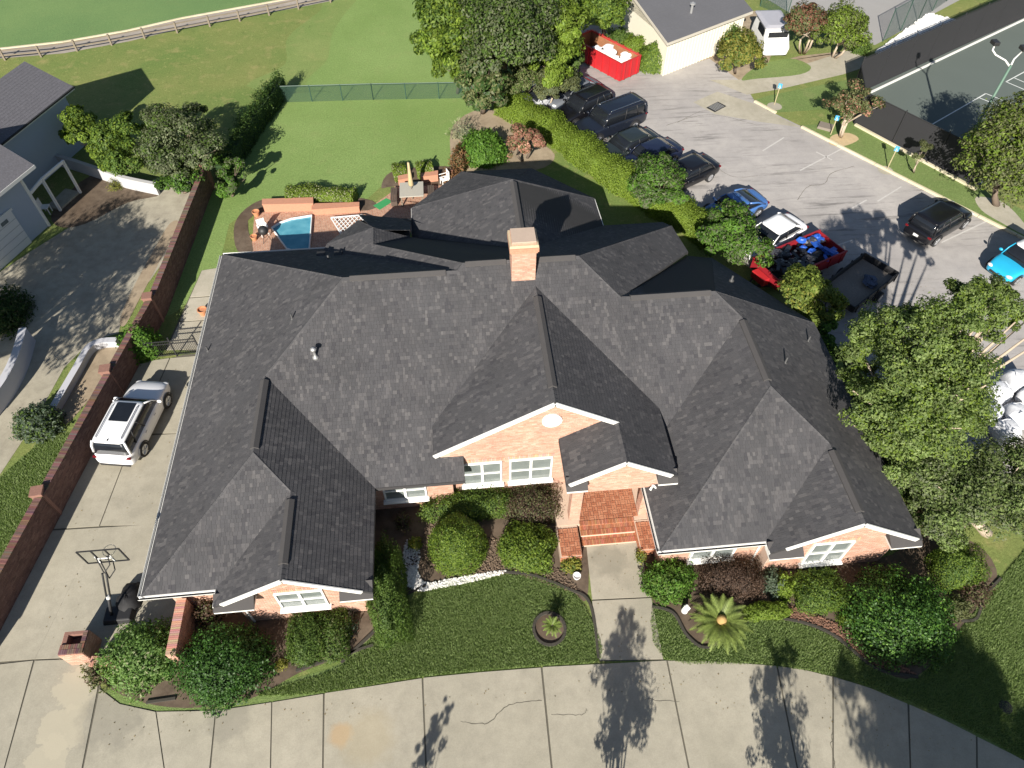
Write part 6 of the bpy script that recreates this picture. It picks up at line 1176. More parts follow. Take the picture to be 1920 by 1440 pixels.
mb = MB(); mb.tube([(q[0], q[1], 0.02), (q[0], q[1], 2.75)], 0.025, 8); mb.build('pole', WOODGREY, t); mb = MB(); mb.lathe((q[0], q[1], 0), [(0.05, 2.72), (0.08, 2.3), (0.13, 1.6), (0.17, 1.15), (0.12, 1.05)], 12); mb.V = [(x+0.02*math.sin(9*math.atan2(y-q[1], x-q[0])), y, z) for x, y, z in mb.V]; mb.build('folded_canopy', TAN, t, smooth=True)
for dx, lab in ((-1.15, 'dark bench left of the grey patio table'), (1.2, 'dark bench right of the grey patio table')):
    t = thing('patio_bench', lab, 'bench', (q[0]+dx, q[1], 0.02)); 
    for k in range(3): mb = MB(); mb.box((q[0]+dx-0.14+0.14*k, q[1], 0.45), (0.125, 1.5, 0.04)); mb.build('seat_slat', mat('dark_wood', (0.09, 0.065, 0.05), 0.8, var=0.3), t)
    for dy in (-0.6, 0.6): mb = MB(); mb.box((q[0]+dx, q[1]+dy, 0.22), (0.38, 0.06, 0.42)); mb.build('leg', MATS['dark_wood'], t)
mb = MB(); mb.prism([q[:2] for q in ((-5.05,37.64,0), (-4.26,38.34,-3.55e-15), (-3.81,37.97,0), (-4.64,37.17,0))], 0.018, 0.03); tag(mb.build('green_mat', mat('green_turf_mat', (0.035, 0.26, 0.085), 0.95, var=0.15)), 'bright green mat lying on the brick patio', 'mat')
t = thing('lattice_panel', 'white diamond lattice panel lying beside the back roof edge', 'lattice', tuple((-6.32,35.95,0)))
lt = [Vector((-7.58,36.31,0.3)), Vector((-5.70,36.40,0.3)), Vector((-4.90,35.86,0.3)), Vector((-6.84,34.61,0.3))]
for k in range(-14, 16):
    for sg in (1, -1):
        o_ = lt[0].lerp(lt[2], 0.5)+Vector((k*0.26, 0, 0)); d_ = Vector((0.5, 0.86*sg, 0)); pts_ = []
        for s in np.linspace(-3, 3, 61):
            w = o_+d_*float(s)
            if inside([(v.x, v.y) for v in lt], np.array([w.x]), np.array([w.y]))[0]: pts_.append(w)
        if len(pts_) > 1: mb = MB(); mb.bar(pts_[0]+Vector((0, 0, 0.01*sg)), pts_[-1]+Vector((0, 0, 0.01*sg)), 0.05, 0.015); mb.build('lattice_slat', WHITEV, t)
for a_, b_ in zip(lt, lt[1:]+lt[:1]): mb = MB(); mb.bar(a_, b_, 0.06, 0.05); mb.build('lattice_frame', WHITEV, t)
TERRA = mat('terracotta', (0.50, 0.22, 0.11), 0.8, var=0.15)
def pot(q, r_, h, label, m=TERRA):
    mb = MB(); mb.lathe((q[0], q[1], 0.02), [(r_*0.65, 0), (r_*0.95, h*0.85), (r_*1.05, h*0.86), (r_*1.05, h), (r_*0.88, h), (r_*0.85, h*0.8)], 16); return tag(mb.build('plant_pot', m, smooth=False), label, 'pot')
pot((-14.03,28.84,-3.55e-15), 0.25, 0.4, 'terracotta pot against the house beside the side path'); pot((-12.24,37.28,0), 0.22, 0.35, 'terracotta pot at the corner of the brick seat wall'); pot((-12.08,34.96,0), 0.2, 0.3, 'small terracotta pot on the bed left of the patio'); pot((3.96,11.87,0), 0.16, 0.22, 'small white pot among the yellow plants left of the walkway', WHITEV)
q = (8.07,10.07,0); t = thing('garden_statue', 'small white garden statue beside the big sago palm', 'statue', (q[0], q[1], 0.02)); mb = MB(); mb.lathe((q[0], q[1], 0.02), [(0.14, 0), (0.14, 0.08), (0.10, 0.12), (0.13, 0.2), (0.12, 0.34), (0.09, 0.46), (0.03, 0.5)], 12); mb.build('robed_body', WHITE, t, smooth=True)
mb = MB(); mb.blob((q[0], q[1], 0.56), (0.065, 0.065, 0.08), 10, 8, 0.02); mb.build('head', WHITE, t, smooth=True)
for s in (1, -1): mb = MB(); mb.tube([(q[0]+s*0.09, q[1], 0.44), (q[0]+s*0.15, q[1]-0.05, 0.36), (q[0]+s*0.04, q[1]-0.13, 0.38)], [0.035, 0.03, 0.02], 6); mb.build('arm', WHITE, t, smooth=True)
q = (-15.49,20.04,0); 
# ================================================================== VEGETATION
LIME = ((0.115, 0.185, 0.022), (0.20, 0.27, 0.040)); MIDG = ((0.055, 0.105, 0.020), (0.115, 0.175, 0.035)); DARKG = ((0.022, 0.055, 0.013), (0.065, 0.115, 0.028)); DEEPG = ((0.018, 0.055, 0.010), (0.055, 0.125, 0.020))
OLIVE = ((0.085, 0.105, 0.040), (0.165, 0.175, 0.075)); GREYG = ((0.085, 0.11, 0.055), (0.17, 0.19, 0.105)); BROWN = ((0.062, 0.040, 0.030), (0.135, 0.085, 0.060)); PINK = ((0.28, 0.13, 0.09), (0.46, 0.25, 0.18)); YELL = ((0.19, 0.20, 0.035), (0.32, 0.31, 0.06)); PALE = ((0.26, 0.27, 0.15), (0.40, 0.40, 0.26)); RUSTL = ((0.16, 0.085, 0.04), (0.27, 0.15, 0.07)); HEDGEL = ((0.135, 0.205, 0.024), (0.21, 0.285, 0.040)); BRIGHT = ((0.06, 0.145, 0.02), (0.13, 0.24, 0.035)); OAK = ((0.10, 0.155, 0.042), (0.215, 0.27, 0.095)); FRESH = ((0.085, 0.165, 0.040), (0.17, 0.27, 0.075)); SILV = ((0.065, 0.10, 0.065), (0.14, 0.175, 0.12))
def leaf_quads(P, Nrm, size, rs, aspect=0.5):
    n = len(P); a_ = rs.randn(n, 3); u = np.cross(Nrm, a_); u /= np.linalg.norm(u, axis=1, keepdims=True)+1e-9; v = np.cross(Nrm, u)
    L = (size*(0.5+1.0*rs.rand(n)))[:, None]; w = L*aspect
    bend = Nrm*L*0.18
    V = np.stack([P-u*L*0.5-bend, P+v*w*0.5, P+u*L*0.5-bend, P-v*w*0.5], 1).reshape(-1, 3); return V, np.arange(4*n).reshape(-1, 4)
def tints(n, pal, rs, grp=None, gvar=0.30):
    f = rs.rand(n, 1); T = np.array(pal[0])*(1-f)+np.array(pal[1])*f
    if grp is not None: T = T*(1+gvar*(rs.rand(grp.max()+1)*2-1))[grp][:, None]
    return T
def clump_leaves(blobs, n, size, pal, seed, shell=0.45, up=0.5, sub=7, subr=0.42, pal2=None, p2=0.0, aspect=0.5):
    """blobs: (x,y,z,r[,flat]); every blob carries clumps of leaves near its surface"""
    rs = np.random.RandomState(seed); P = []; Nn = []; Gp = []; g = 0
    tot = sum(b[3]**2 for b in blobs)
    for b in blobs:
        c = np.array(b[:3]); r_ = b[3]; fl = b[4] if len(b) > 4 else 0.85; k = max(4, int(sub*(r_**1.6)*1.6)); nb_ = int(n*r_*r_/tot)
        d = rs.randn(k, 3); d /= np.linalg.norm(d, axis=1, keepdims=True); d[:, 2] = np.where(d[:, 2] < -0.35, -d[:, 2], d[:, 2])
        cc = c + d*(r_*(1-shell*rs.rand(k, 1)))*np.array([1, 1, fl]); cr = r_*subr*(0.55+0.7*rs.rand(k))
        gi = rs.randint(0, k, nb_); q = rs.randn(nb_, 3); q /= np.linalg.norm(q, axis=1, keepdims=True); rad = cr[gi]*(0.35+0.65*rs.rand(nb_)**0.5)
        P.append(cc[gi]+q*rad[:, None]*np.array([1, 1, 0.75])); nn = q*0.7+d[gi]*0.5+np.array([0, 0, up])+rs.randn(nb_, 3)*0.45; Nn.append(nn); Gp.append(gi+g); g += k
    P = np.vstack(P); Nn = np.vstack(Nn); Nn /= np.linalg.norm(Nn, axis=1, keepdims=True); Gp = np.concatenate(Gp)
    keep_ = P[:, 2] > 0.06; P, Nn, Gp = P[keep_], Nn[keep_], Gp[keep_]
    V, F = leaf_quads(P, Nn, size, rs, aspect); T = tints(len(P), pal, rs, Gp)
    if pal2 is not None:
        sel = rs.rand(len(P)) < p2*(0.3+1.4*rs.rand(Gp.max()+1))[Gp]; T[sel] = tints(sel.sum(), pal2, rs)
    return V, F, T
def limbs(base, blobs, r0, seed, lean=0.5, trunks=1):
    mb = MB(); r_ = random.Random(seed); B = Vector(base)
    low = min(b[2]-b[3]*0.6 for b in blobs); hub = Vector((sum(b[0] for b in blobs)/len(blobs), sum(b[1] for b in blobs)/len(blobs), max(0.5, low)))
    starts = []
    for k in range(trunks):
        o_ = Vector((r_.uniform(-0.2, 0.2), r_.uniform(-0.2, 0.2), 0))*(1 if trunks > 1 else 0); h = B.lerp(Vector((hub.x, hub.y, hub.z)), lean) ; h.z = hub.z*0.75
        h += o_*3; mb.tube([B+o_, B.lerp(h, 0.5)+o_+Vector((r_.uniform(-0.08, 0.08), r_.uniform(-0.08, 0.08), 0)), h], [r0*1.15, r0*0.9, r0*0.75], 8); starts.append(h)
    for i, b in enumerate(blobs):
        s = starts[i % trunks]; c = Vector(b[:3])
        for j in range(3):
            e_ = c + Vector((r_.uniform(-1, 1), r_.uniform(-1, 1), r_.uniform(-0.2, 0.9)))*b[3]*0.75; m1 = s.lerp(e_, 0.5)+Vector((r_.uniform(-0.2, 0.2), r_.uniform(-0.2, 0.2), 0.15))*b[3]*0.5
            mb.tube([s, m1, e_], [r0*0.5, r0*0.28, r0*0.08], 6)
    return mb
def tree(name, label, cat, base, blobs, n, size, pal, seed, r0=0.16, bark=BARK, group=None, leafm=LEAF, trunks=1, **kw):
    t = thing(name, label, cat, (base[0], base[1], 0.0), group=group)
    limbs((base[0], base[1], 0.0), blobs, r0, seed, trunks=trunks).build('trunk', bark, t, smooth=True)
    V, F, T = clump_leaves(blobs, n, size, pal, seed, **kw); obj('crown', V, F, leafm, t, T); return t
def shrub_shape(c, r, kind, n, rs, rough=0.10):
    """points and normals on a clipped shape: dome, box or wedge hedge"""
    d = rs.randn(n, 3); d /= np.linalg.norm(d, axis=1, keepdims=True); d[:, 2] = np.abs(d[:, 2])
    if kind == 'box':
        k = 5.0; s = 1/(np.abs(d)**k).sum(1)**(1/k); P = d*s[:, None]
    else: P = d.copy()
    ph = rs.rand(6)*6.28
    bump_ = 1+rough*(np.sin(P[:, 0]*5+ph[0])*np.sin(P[:, 1]*5+ph[1])+0.6*np.sin(P[:, 0]*11+ph[2]+P[:, 2]*7)*np.sin(P[:, 1]*9+ph[3]))
    return P*bump_[:, None], d
def shrub(name, label, c, r, n, size, pal, seed, kind='dome', z=0.0, rz=0.0, cat='shrub', loose=0.12, pal2=None, p2=0.0, leafm=LEAF, group=None, rough=0.09, aspect=0.55, corepal=None):
    """c: centre on the ground; r: half sizes x,y and full height"""
    rs = np.random.RandomState(seed); t = thing(name, label, cat, (c[0], c[1], z), group=group); r = np.array(r, float)
    P, d = shrub_shape(c, r, kind, n, rs, rough); depth = 1-loose*rs.rand(n)**0.7*2.0+loose*0.5*rs.rand(n)
    Q = P*depth[:, None]*r; nn = d/np.maximum(r, 0.2)[None, :]; nn /= np.linalg.norm(nn, axis=1, keepdims=True); nn += rs.randn(n, 3)*0.45+np.array([0, 0, 0.25]); nn /= np.linalg.norm(nn, axis=1, keepdims=True)
    ca, sa = math.cos(rz), math.sin(rz); R = np.array([[ca, -sa, 0], [sa, ca, 0], [0, 0, 1]]); off = np.array([c[0], c[1], z+0.02])
    g = (np.floor(P[:, 0]*4)*7+np.floor(P[:, 1]*4)*3+np.floor(P[:, 2]*4)).astype(int); g = g-g.min()
    V, F = leaf_quads(Q@R.T+off, nn@R.T, size, rs, aspect); T = tints(n, pal, rs, g, 0.14)
    if pal2 is not None: sel = rs.rand(n) < p2; T[sel] = tints(sel.sum(), pal2, rs)
    if loose >= 0.2 and n > 1000:                                  # shoots that break the outline
        m_ = int(26+n/260); k_ = 9; d2 = d[:m_]; ln = 0.10+0.22*rs.rand(m_); f2 = np.linspace(0, 1, k_)
        base = (P[:m_]*r)*0.96; gd = d2+np.array([0, 0, 0.5]); gd /= np.linalg.norm(gd, axis=1, keepdims=True)
        S = (base[:, None, :]+gd[:, None, :]*(ln[:, None]*f2[None, :])[..., None]).reshape(-1, 3)+rs.randn(m_*k_, 3)*0.03
        sn = rs.randn(m_*k_, 3)*0.7+np.repeat(gd, k_, 0); sn /= np.linalg.norm(sn, axis=1, keepdims=True)
        V2, F2 = leaf_quads(S@R.T+off, sn@R.T, size, rs, aspect); F = np.vstack([F, F2+len(V)]); V = np.vstack([V, V2]); T = np.vstack([T, np.clip(tints(m_*k_, pal, rs)*1.15, 0, 0.6)])
    obj('foliage', V, F, leafm, t, T)
    # inner twigs
    mb = MB(); r_ = random.Random(seed)
    for i in range(9):
        a_ = r_.uniform(0, 6.28); k = r_.uniform(0.3, 0.75); q = np.array([math.cos(a_)*k*r[0], math.sin(a_)*k*r[1], r[2]*r_.uniform(0.5, 0.8)])@R.T
        mb.tube([(c[0], c[1], z), (c[0]+q[0]*0.5, c[1]+q[1]*0.5, z+q[2]*0.6), (c[0]+q[0], c[1]+q[1], z+q[2])], [0.04, 0.025, 0.008], 5)
    mb.build('stem', BARK, t)
    # dense inner foliage, so that one does not see through a clipped bush
    k = 14; m = 7; W = []
    for i in range(m+1):
        th = PI/2*i/m
        for j in range(k):
            ph = 2*PI*j/k; dd = np.array([[math.sin(th)*math.cos(ph), math.sin(th)*math.sin(ph), math.cos(th)]])
            if kind == 'box': dd = dd/((np.abs(dd)**5).sum(1)**0.2)
            W.append((dd*(0.74-loose)*r)[0]@R.T+off)
    obj('inner_foliage', W, np.array([(i*k+j, (i+1)*k+j, (i+1)*k+(j+1) % k, i*k+(j+1) % k) for i in range(m) for j in range(k)]), mat('inner_leaf_'+str(int(pal[0][0]*1000)), tuple(x*0.9 for x in pal[0]), 0.95, var=0.5, scale=6, fine=20, bmp=0.8), t)
    return t
def gp(q, dz=0.0): return (q[0], q[1], q[2]+dz)
# ---- front beds
shrub('bushy_shrub', 'bright green bushy shrub beside the brick pier at lower left', (-12.98,10.20,0.8), (1.5, 1.35, 1.75), 12000, 0.11, FRESH, 101, loose=0.28, rough=0.12, pal2=PALE, p2=0.06)
shrub('bushy_shrub', 'large dark green shrub under the left front gable', (-9.87,9.55,0.8), (1.9, 1.6, 1.9), 17000, 0.095, DEEPG, 102, loose=0.25, rough=0.12, leafm=LEAFG)
shrub('low_shrub', 'small brownish shrub at the driveway corner', (-14.57,9.73,0.3), (0.55, 0.5, 0.7), 1200, 0.10, OLIVE, 103, loose=0.3, pal2=BROWN, p2=0.4)
shrub('low_shrub', 'brown dry shrub squeezed under the left eave', (-10.81,11.70,0.5), (0.5, 0.6, 1.2), 1500, 0.09, BROWN, 104, loose=0.35, pal2=OLIVE, p2=0.4)
shrub('clipped_hedge', 'small boxy hedge, left one of the pair under the left gable', (-6.88,10.41,0.4), (0.75, 1.1, 0.85), 7000, 0.07, MIDG, 105, 'box', loose=0.10)
shrub('clipped_hedge', 'small boxy hedge, right one of the pair under the left gable', (-5.79,10.34,0.4), (0.6, 1.0, 0.8), 5000, 0.07, MIDG, 106, 'box', loose=0.10, pal2=OLIVE, p2=0.2)
shrub('sparse_shrub', 'sparse greyish shrub between the boxy hedges and the tapering hedge', (-5.28,10.81,0.3), (0.4, 0.6, 0.6), 700, 0.08, SILV, 107, loose=0.4, pal2=PINK, p2=0.15)
shrub('clipped_hedge', 'long tapering clipped hedge right of the left wing', (-3.73,11.72,1.2), (0.78, 2.0, 1.95), 17000, 0.07, MIDG, 108, 'box', rz=0.12, loose=0.10, rough=0.12)
shrub('round_shrub', 'large round clipped shrub in the front bed', (-0.85,13.62,0.75), (1.30, 1.34, 1.85), 16000, 0.065, LIME, 109, loose=0.08, rough=0.05, pal2=MIDG, p2=0.4)
shrub('clipped_hedge', 'low green hedge under the entry windows', (-0.38,15.54,0.4), (2.0, 0.75, 0.95), 11000, 0.07, MIDG, 110, 'box', loose=0.12, pal2=LIME, p2=0.25)
shrub('clipped_hedge', 'brownish purple hedge left of the porch', (2.54,15.27,0.4), (1.2, 0.95, 0.95), 9000, 0.065, BROWN, 111, 'box', loose=0.14, pal2=OLIVE, p2=0.45)
shrub('clipped_hedge', 'rounded green hedge between round shrub and walkway', (2.04,13.27,0.4), (1.15, 1.0, 0.95), 9000, 0.085, LIME, 112, 'box', rz=-0.35, loose=0.14, pal2=MIDG, p2=0.35)
shrub('low_shrub', 'small yellow green plant left of the round shrub', (-2.68,13.99,0.2), (0.32, 0.32, 0.5), 500, 0.12, YELL, 113, loose=0.35, pal2=LIME, p2=0.4)
shrub('low_shrub', 'twiggy shrub in the dark corner by the front window', (-3.17,15.02,0.4), (0.45, 0.5, 0.8), 700, 0.08, BROWN, 114, loose=0.4, pal2=OLIVE, p2=0.4)
shrub('croton_plant', 'yellow leaved plant around the white pot by the walkway', (3.83,12.45,0.2), (0.5, 0.45, 0.5), 900, 0.15, YELL, 115, loose=0.4, pal2=MIDG, p2=0.35, cat='plant', aspect=0.3)
shrub('croton_plant', 'small yellow leaved plant right of the walkway', (6.81,12.50,0.2), (0.28, 0.35, 0.5), 450, 0.14, YELL, 116, loose=0.4, pal2=MIDG, p2=0.45, cat='plant', aspect=0.3)
shrub('bushy_shrub', 'green leafy shrub right of the walkway beside the house corner', (7.65,11.27,0.5), (1.15, 1.0, 1.2), 7000, 0.10, BRIGHT, 117, loose=0.22, pal2=MIDG, p2=0.4)
shrub('clipped_hedge', 'purple brown shrub behind the big sago palm', (10.21,11.10,0.5), (1.3, 0.85, 1.15), 9500, 0.06, BROWN, 118, 'box', rz=-0.2, loose=0.16)
shrub('low_shrub', 'grey green shrub right of the purple brown shrub', (11.84,10.85,0.4), (0.35, 0.6, 0.9), 1600, 0.09, SILV, 119, loose=0.3)
shrub('low_shrub', 'lime shrub next to the white downspout', (12.22,10.58,0.4), (0.45, 0.55, 0.8), 1800, 0.09, LIME, 120, loose=0.25)
shrub('clipped_hedge', 'narrow lime hedge behind the shadow-coloured lawn edging', (11.29,9.68,0.2), (0.95, 0.35, 0.5), 4500, 0.07, LIME, 121, 'box', loose=0.15)
shrub('clipped_hedge', 'square clipped hedge under the right front gable', (13.61,10.22,0.45), (1.0, 0.85, 1.0), 8500, 0.07, MIDG, 122, 'box', loose=0.12, pal2=LIME, p2=0.3)
shrub('bushy_shrub', 'very large dark green shrub at the right front corner', (16.26,8.85,0.9), (2.25, 2.0, 2.1), 22000, 0.095, DEEPG, 123, loose=0.20, rough=0.10, leafm=LEAFG, pal2=BRIGHT, p2=0.2)
shrub('clipped_hedge', 'upright clipped lime shrub right of the house corner', (19.51,10.63,0.8), (0.9, 0.85, 1.7), 9500, 0.065, MIDG, 124, 'box', loose=0.08, pal2=LIME, p2=0.4)
shrub('low_shrub', 'reddish brown shrub behind the right dark green shrub', (20.09,9.67,0.4), (0.6, 0.6, 0.8), 1700, 0.08, BROWN, 125, loose=0.35, pal2=OLIVE, p2=0.4)
shrub('low_shrub', 'olive shrub below the upright clipped shrub', (19.04,9.08,0.3), (0.5, 0.5, 0.6), 1500, 0.08, OLIVE, 126, loose=0.3)
shrub('low_shrub', 'brown twiggy shrub under the right eave', (19.35,13.69,0.6), (0.5, 1.0, 1.3), 1600, 0.08, BROWN, 127, loose=0.4)
shrub('low_shrub', 'yellow green fern patch at the foot of the right dark shrub', (14.43,9.08,0.2), (0.45, 0.3, 0.3), 900, 0.11, LIME, 128, loose=0.4, aspect=0.25)
shrub('low_shrub', 'small grassy tuft beside the mulch near the boxy hedges', (-7.80,9.46,0.15), (0.3, 0.3, 0.3), 400, 0.12, YELL, 129, loose=0.4, aspect=0.22)
def palm(name, label, base, h, nfr, L, seed, pal, trunk_r=0.16, cone=False):
    r_ = random.Random(seed); t = thing(name, label, 'palm', (base[0], base[1], 0)); mb = MB(); mb.lathe((base[0], base[1], 0), [(trunk_r*1.2, 0), (trunk_r*1.1, h*0.5), (trunk_r, h), (trunk_r*0.4, h+0.08)], 10); mb.build('trunk', BARK, t)
    if cone:
        mb = MB(); mb.lathe((base[0], base[1], h+0.05), [(0.16, 0), (0.21, 0.15), (0.18, 0.3), (0.07, 0.42)], 12); mb.build('cone', mat('palm_cone', (0.42, 0.27, 0.10), 0.85, var=0.3, fine=20), t, smooth=True)
    for i in range(nfr):
        az = i*2.39996; el = math.radians(4+48*(1-(i+1)/nfr)**1.2) ; Ls = L*r_.uniform(0.85, 1.1); V = []; F = []; T = []; pts = []
        for k in range(11):
            s = k/10; dr = Ls*s; zz = h+0.05+math.sin(el)*dr-0.42*Ls*s*s*math.cos(el)*0.9; rr = math.cos(el)*dr; pts.append(Vector((base[0]+rr*math.cos(az), base[1]+rr*math.sin(az), zz)))
        col = np.array(pal[0])*0.5+np.array(pal[1])*0.5
        for k in range(1, 22):
            s = k/21; x = s*10; a_ = pts[int(min(9, x))].lerp(pts[int(min(9, x))+1], x-int(min(9, x))); d_ = (pts[min(10, int(x)+1)]-pts[int(min(9, x))]).normalized(); sd_ = d_.cross(Vector((0, 0, 1))).normalized()
            ll = L*0.17*math.sin(PI*min(1, 0.12+s*0.86))+0.03
            for sg in (1, -1):
                tip = a_+sd_*sg*ll*0.8+d_*ll*0.6+Vector((0, 0, 0.12*ll)); b = len(V); w = d_*0.022*L*1.1; V += [a_-w, a_+w, tip]; F.append((b, b+1, b+2)); kk = r_.uniform(0.75, 1.25); T.append(tuple(col*kk))
        m_ = len(pts)
        for k in range(10): b = len(V); sd_ = (pts[k+1]-pts[k]).normalized().cross(Vector((0, 0, 1))).normalized()*0.018; V += [pts[k]-sd_, pts[k]+sd_, pts[k+1]+sd_, pts[k+1]-sd_]; F.append((b, b+1, b+2, b+3)); T.append(tuple(np.array(pal[1])*1.1))
        obj('frond', [tuple(v) for v in V], F, LEAFG, t, np.array(T))
palm('sago_palm', 'large sago palm with a tan cone in its middle', (9.22,9.32,0), 0.5, 46, 1.25, 1, ((0.11, 0.16, 0.035), (0.24, 0.29, 0.08)), 0.2, True)
palm('sago_palm', 'small sago palm in the ring bed on the front lawn', (2.64,9.78,0), 0.55, 26, 0.42, 2, ((0.11, 0.17, 0.035), (0.22, 0.28, 0.07)), 0.10)
# ---- side of the house and the left
shrub('bushy_shrub', 'bright green shrub against the brick wall beside the iron gate', (-16.54,26.27,0.9), (0.95, 0.85, 1.8), 6000, 0.13, BRIGHT, 130, loose=0.3, rough=0.15)
shrub('bushy_shrub', 'grey green rounded bush at the end of the curved white wall', (-20.48,21.85,0.5), (1.15, 1.0, 1.25), 6500, 0.12, SILV, 131, loose=0.25, pal2=MIDG, p2=0.3)
shrub('bushy_shrub', 'dark shaded bush at the left edge above the tall curved wall', (-24.44,29.62,0.6), (1.3, 1.8, 1.5), 6000, 0.12, DARKG, 132, loose=0.3, pal2=OLIVE, p2=0.15)
shrub('grassy_plant', 'yellowish spiky plant by the pale low garden wall', (-21.65,41.05,0.3), (0.5, 0.5, 0.7), 800, 0.2, YELL, 133, loose=0.5, aspect=0.15, pal2=OLIVE, p2=0.5, cat='plant')
tree('small_tree', 'lime green small tree against the corner of the neighbour house', 'tree', (-23.55,44.03,-3.55e-15), [gp((-23.84,44.96,2.6))+(1.0,), gp((-23.23,43.57,2))+(1.1,), gp((-22.10,42.39,1.6))+(0.9,), gp((-24.11,44.07,2.2))+(0.8,)], 9000, 0.17, LIME, 201, pal2=MIDG, p2=0.3, r0=0.10, bark=PALEBARK)
tree('small_tree', 'dark green tree in the middle of the group left of the back lawn', 'tree', (-21.41,42.33,-3.55e-15), [gp((-21.19,42.42,2.6))+(1.2,), gp((-19.97,40.70,2.2))+(1.3,), gp((-19.93,43.02,2.8))+(1.2,), gp((-21.13,41.13,1.6))+(1.0,)], 11000, 0.17, MIDG, 202, pal2=LIME, p2=0.3, r0=0.13)
tree('small_tree', 'large grey olive tree left of the back lawn', 'tree', (-17.40,41.08,0), [gp((-16.58,41.76,3.2))+(1.7,), gp((-17.89,40.77,2.6))+(1.4,), gp((-15.05,40.22,2.6))+(1.4,), gp((-16.97,39.74,1.9))+(1.5,), gp((-15.98,43.58,3))+(1.2,), gp((-18.23,43.15,3))+(1.2,)], 26000, 0.15, GREYG, 203, pal2=MIDG, p2=0.3, r0=0.16)
tree('small_tree', 'green shrubby tree over the end of the brick garden wall', 'tree', (-17.21,40.09,-3.55e-15), [gp((-16.59,39.17,1.3))+(1.1,), gp((-17.78,39.57,0.9))+(0.9,), gp((-14.93,40.57,1.6))+(0.9,)], 8000, 0.15, BRIGHT, 204, pal2=DARKG, p2=0.4, r0=0.08)
tree('small_tree', 'small green tree on the house side of the garden wall end', 'tree', (-14.06,39.46,0), [gp((-13.46,39.45,1.8))+(0.85,), gp((-13.73,38.78,1.2))+(0.8,), gp((-13.16,39.27,1.4))+(0.6,)], 6500, 0.15, BRIGHT, 205, pal2=GREYG, p2=0.3, r0=0.08)
# ivy covered wall line between the two lawns
def hedge_row(name, label, pts, w, h, step, n, size, pal, seed, **kw):
    t = thing(name, label, 'hedge', (pts[0][0], pts[0][1], 0)); L = smooth_line(pts, 8); rs = np.random.RandomState(seed); seg = [Vector(b)-Vector(a_) for a_, b in zip(L, L[1:])]; ln = np.array([s.length for s in seg]); tot = ln.sum()
    i = rs.choice(len(seg), n, p=ln/tot); f = rs.rand(n); A = np.array(L)[:-1][i]; D = np.array([[s.x, s.y] for s in seg])[i]; U = D/np.linalg.norm(D, axis=1, keepdims=True); Nn = np.stack([-U[:, 1], U[:, 0]], 1)
    ang = rs.rand(n)*PI; k = 4.0; cx, cz = np.cos(ang), np.sin(ang); s = 1/(np.abs(cx)**k+np.abs(cz)**k)**(1/k); loose = kw.get('loose', 0.14); dp = (1-loose*2*rs.rand(n)**0.7+loose*0.5*rs.rand(n))*s
    arc = (np.cumsum(ln)-ln)[i]+f*ln[i]; wob = 1+0.10*np.sin(arc*1.7)+0.07*np.sin(arc*4.1+1)
    XY = A+D*f[:, None]+Nn*(cx*dp*w*wob)[:, None]; Z = 0.02+np.maximum(0.02, cz*dp*h*wob)
    P = np.stack([XY[:, 0], XY[:, 1], Z], 1); q = np.stack([Nn[:, 0]*cx, Nn[:, 1]*cx, cz+0.2], 1)+rs.randn(n, 3)*0.45; q /= np.linalg.norm(q, axis=1, keepdims=True)
    V, F = leaf_quads(P, q, size, rs); T = tints(n, pal, rs, (arc*1.5).astype(int), 0.15)
    if kw.get('pal2'): sel = rs.rand(n) < kw['p2']; T[sel] = tints(sel.sum(), kw['pal2'], rs)
    obj('foliage', V, F, LEAF, t, T); mb = MB()
    for a_, b in zip(L, L[1:]): mb.bar((*a_, h*0.36), (*b, h*0.36), w*1.3, h*0.72)
    mb.build('inner_foliage', mat('inner_leaf_'+str(int(pal[0][0]*1000)), tuple(x*0.9 for x in pal[0]), 0.95, var=0.5, scale=6, fine=20, bmp=0.8), t); return t
hedge_row('ivy_wall', 'tall dark overgrown hedge between the back lawn and the golf course rough', [(-14.63,40.83,0), (-14.06,44.11,0), (-13.24,47.68,0), (-12.42,50.49,0), (-12.08,51.74,0)], 0.55, 1.9, 1, 14000, 0.13, DARKG, 210, pal2=MIDG, p2=0.3, loose=0.25)
hedge_row('clipped_hedge', 'long bright lime hedge between the garden and the parked cars', [(4.21,48.25,0), (6.12,45.94,0), (8.33,42.72,0), (10.04,39.76,0), (11.69,37.28,0), (13.30,35.20,0), (14.84,33.24,0), (15.47,31.93,0)], 1.05, 1.5, 1, 50000, 0.10, HEDGEL, 211, loose=0.10)
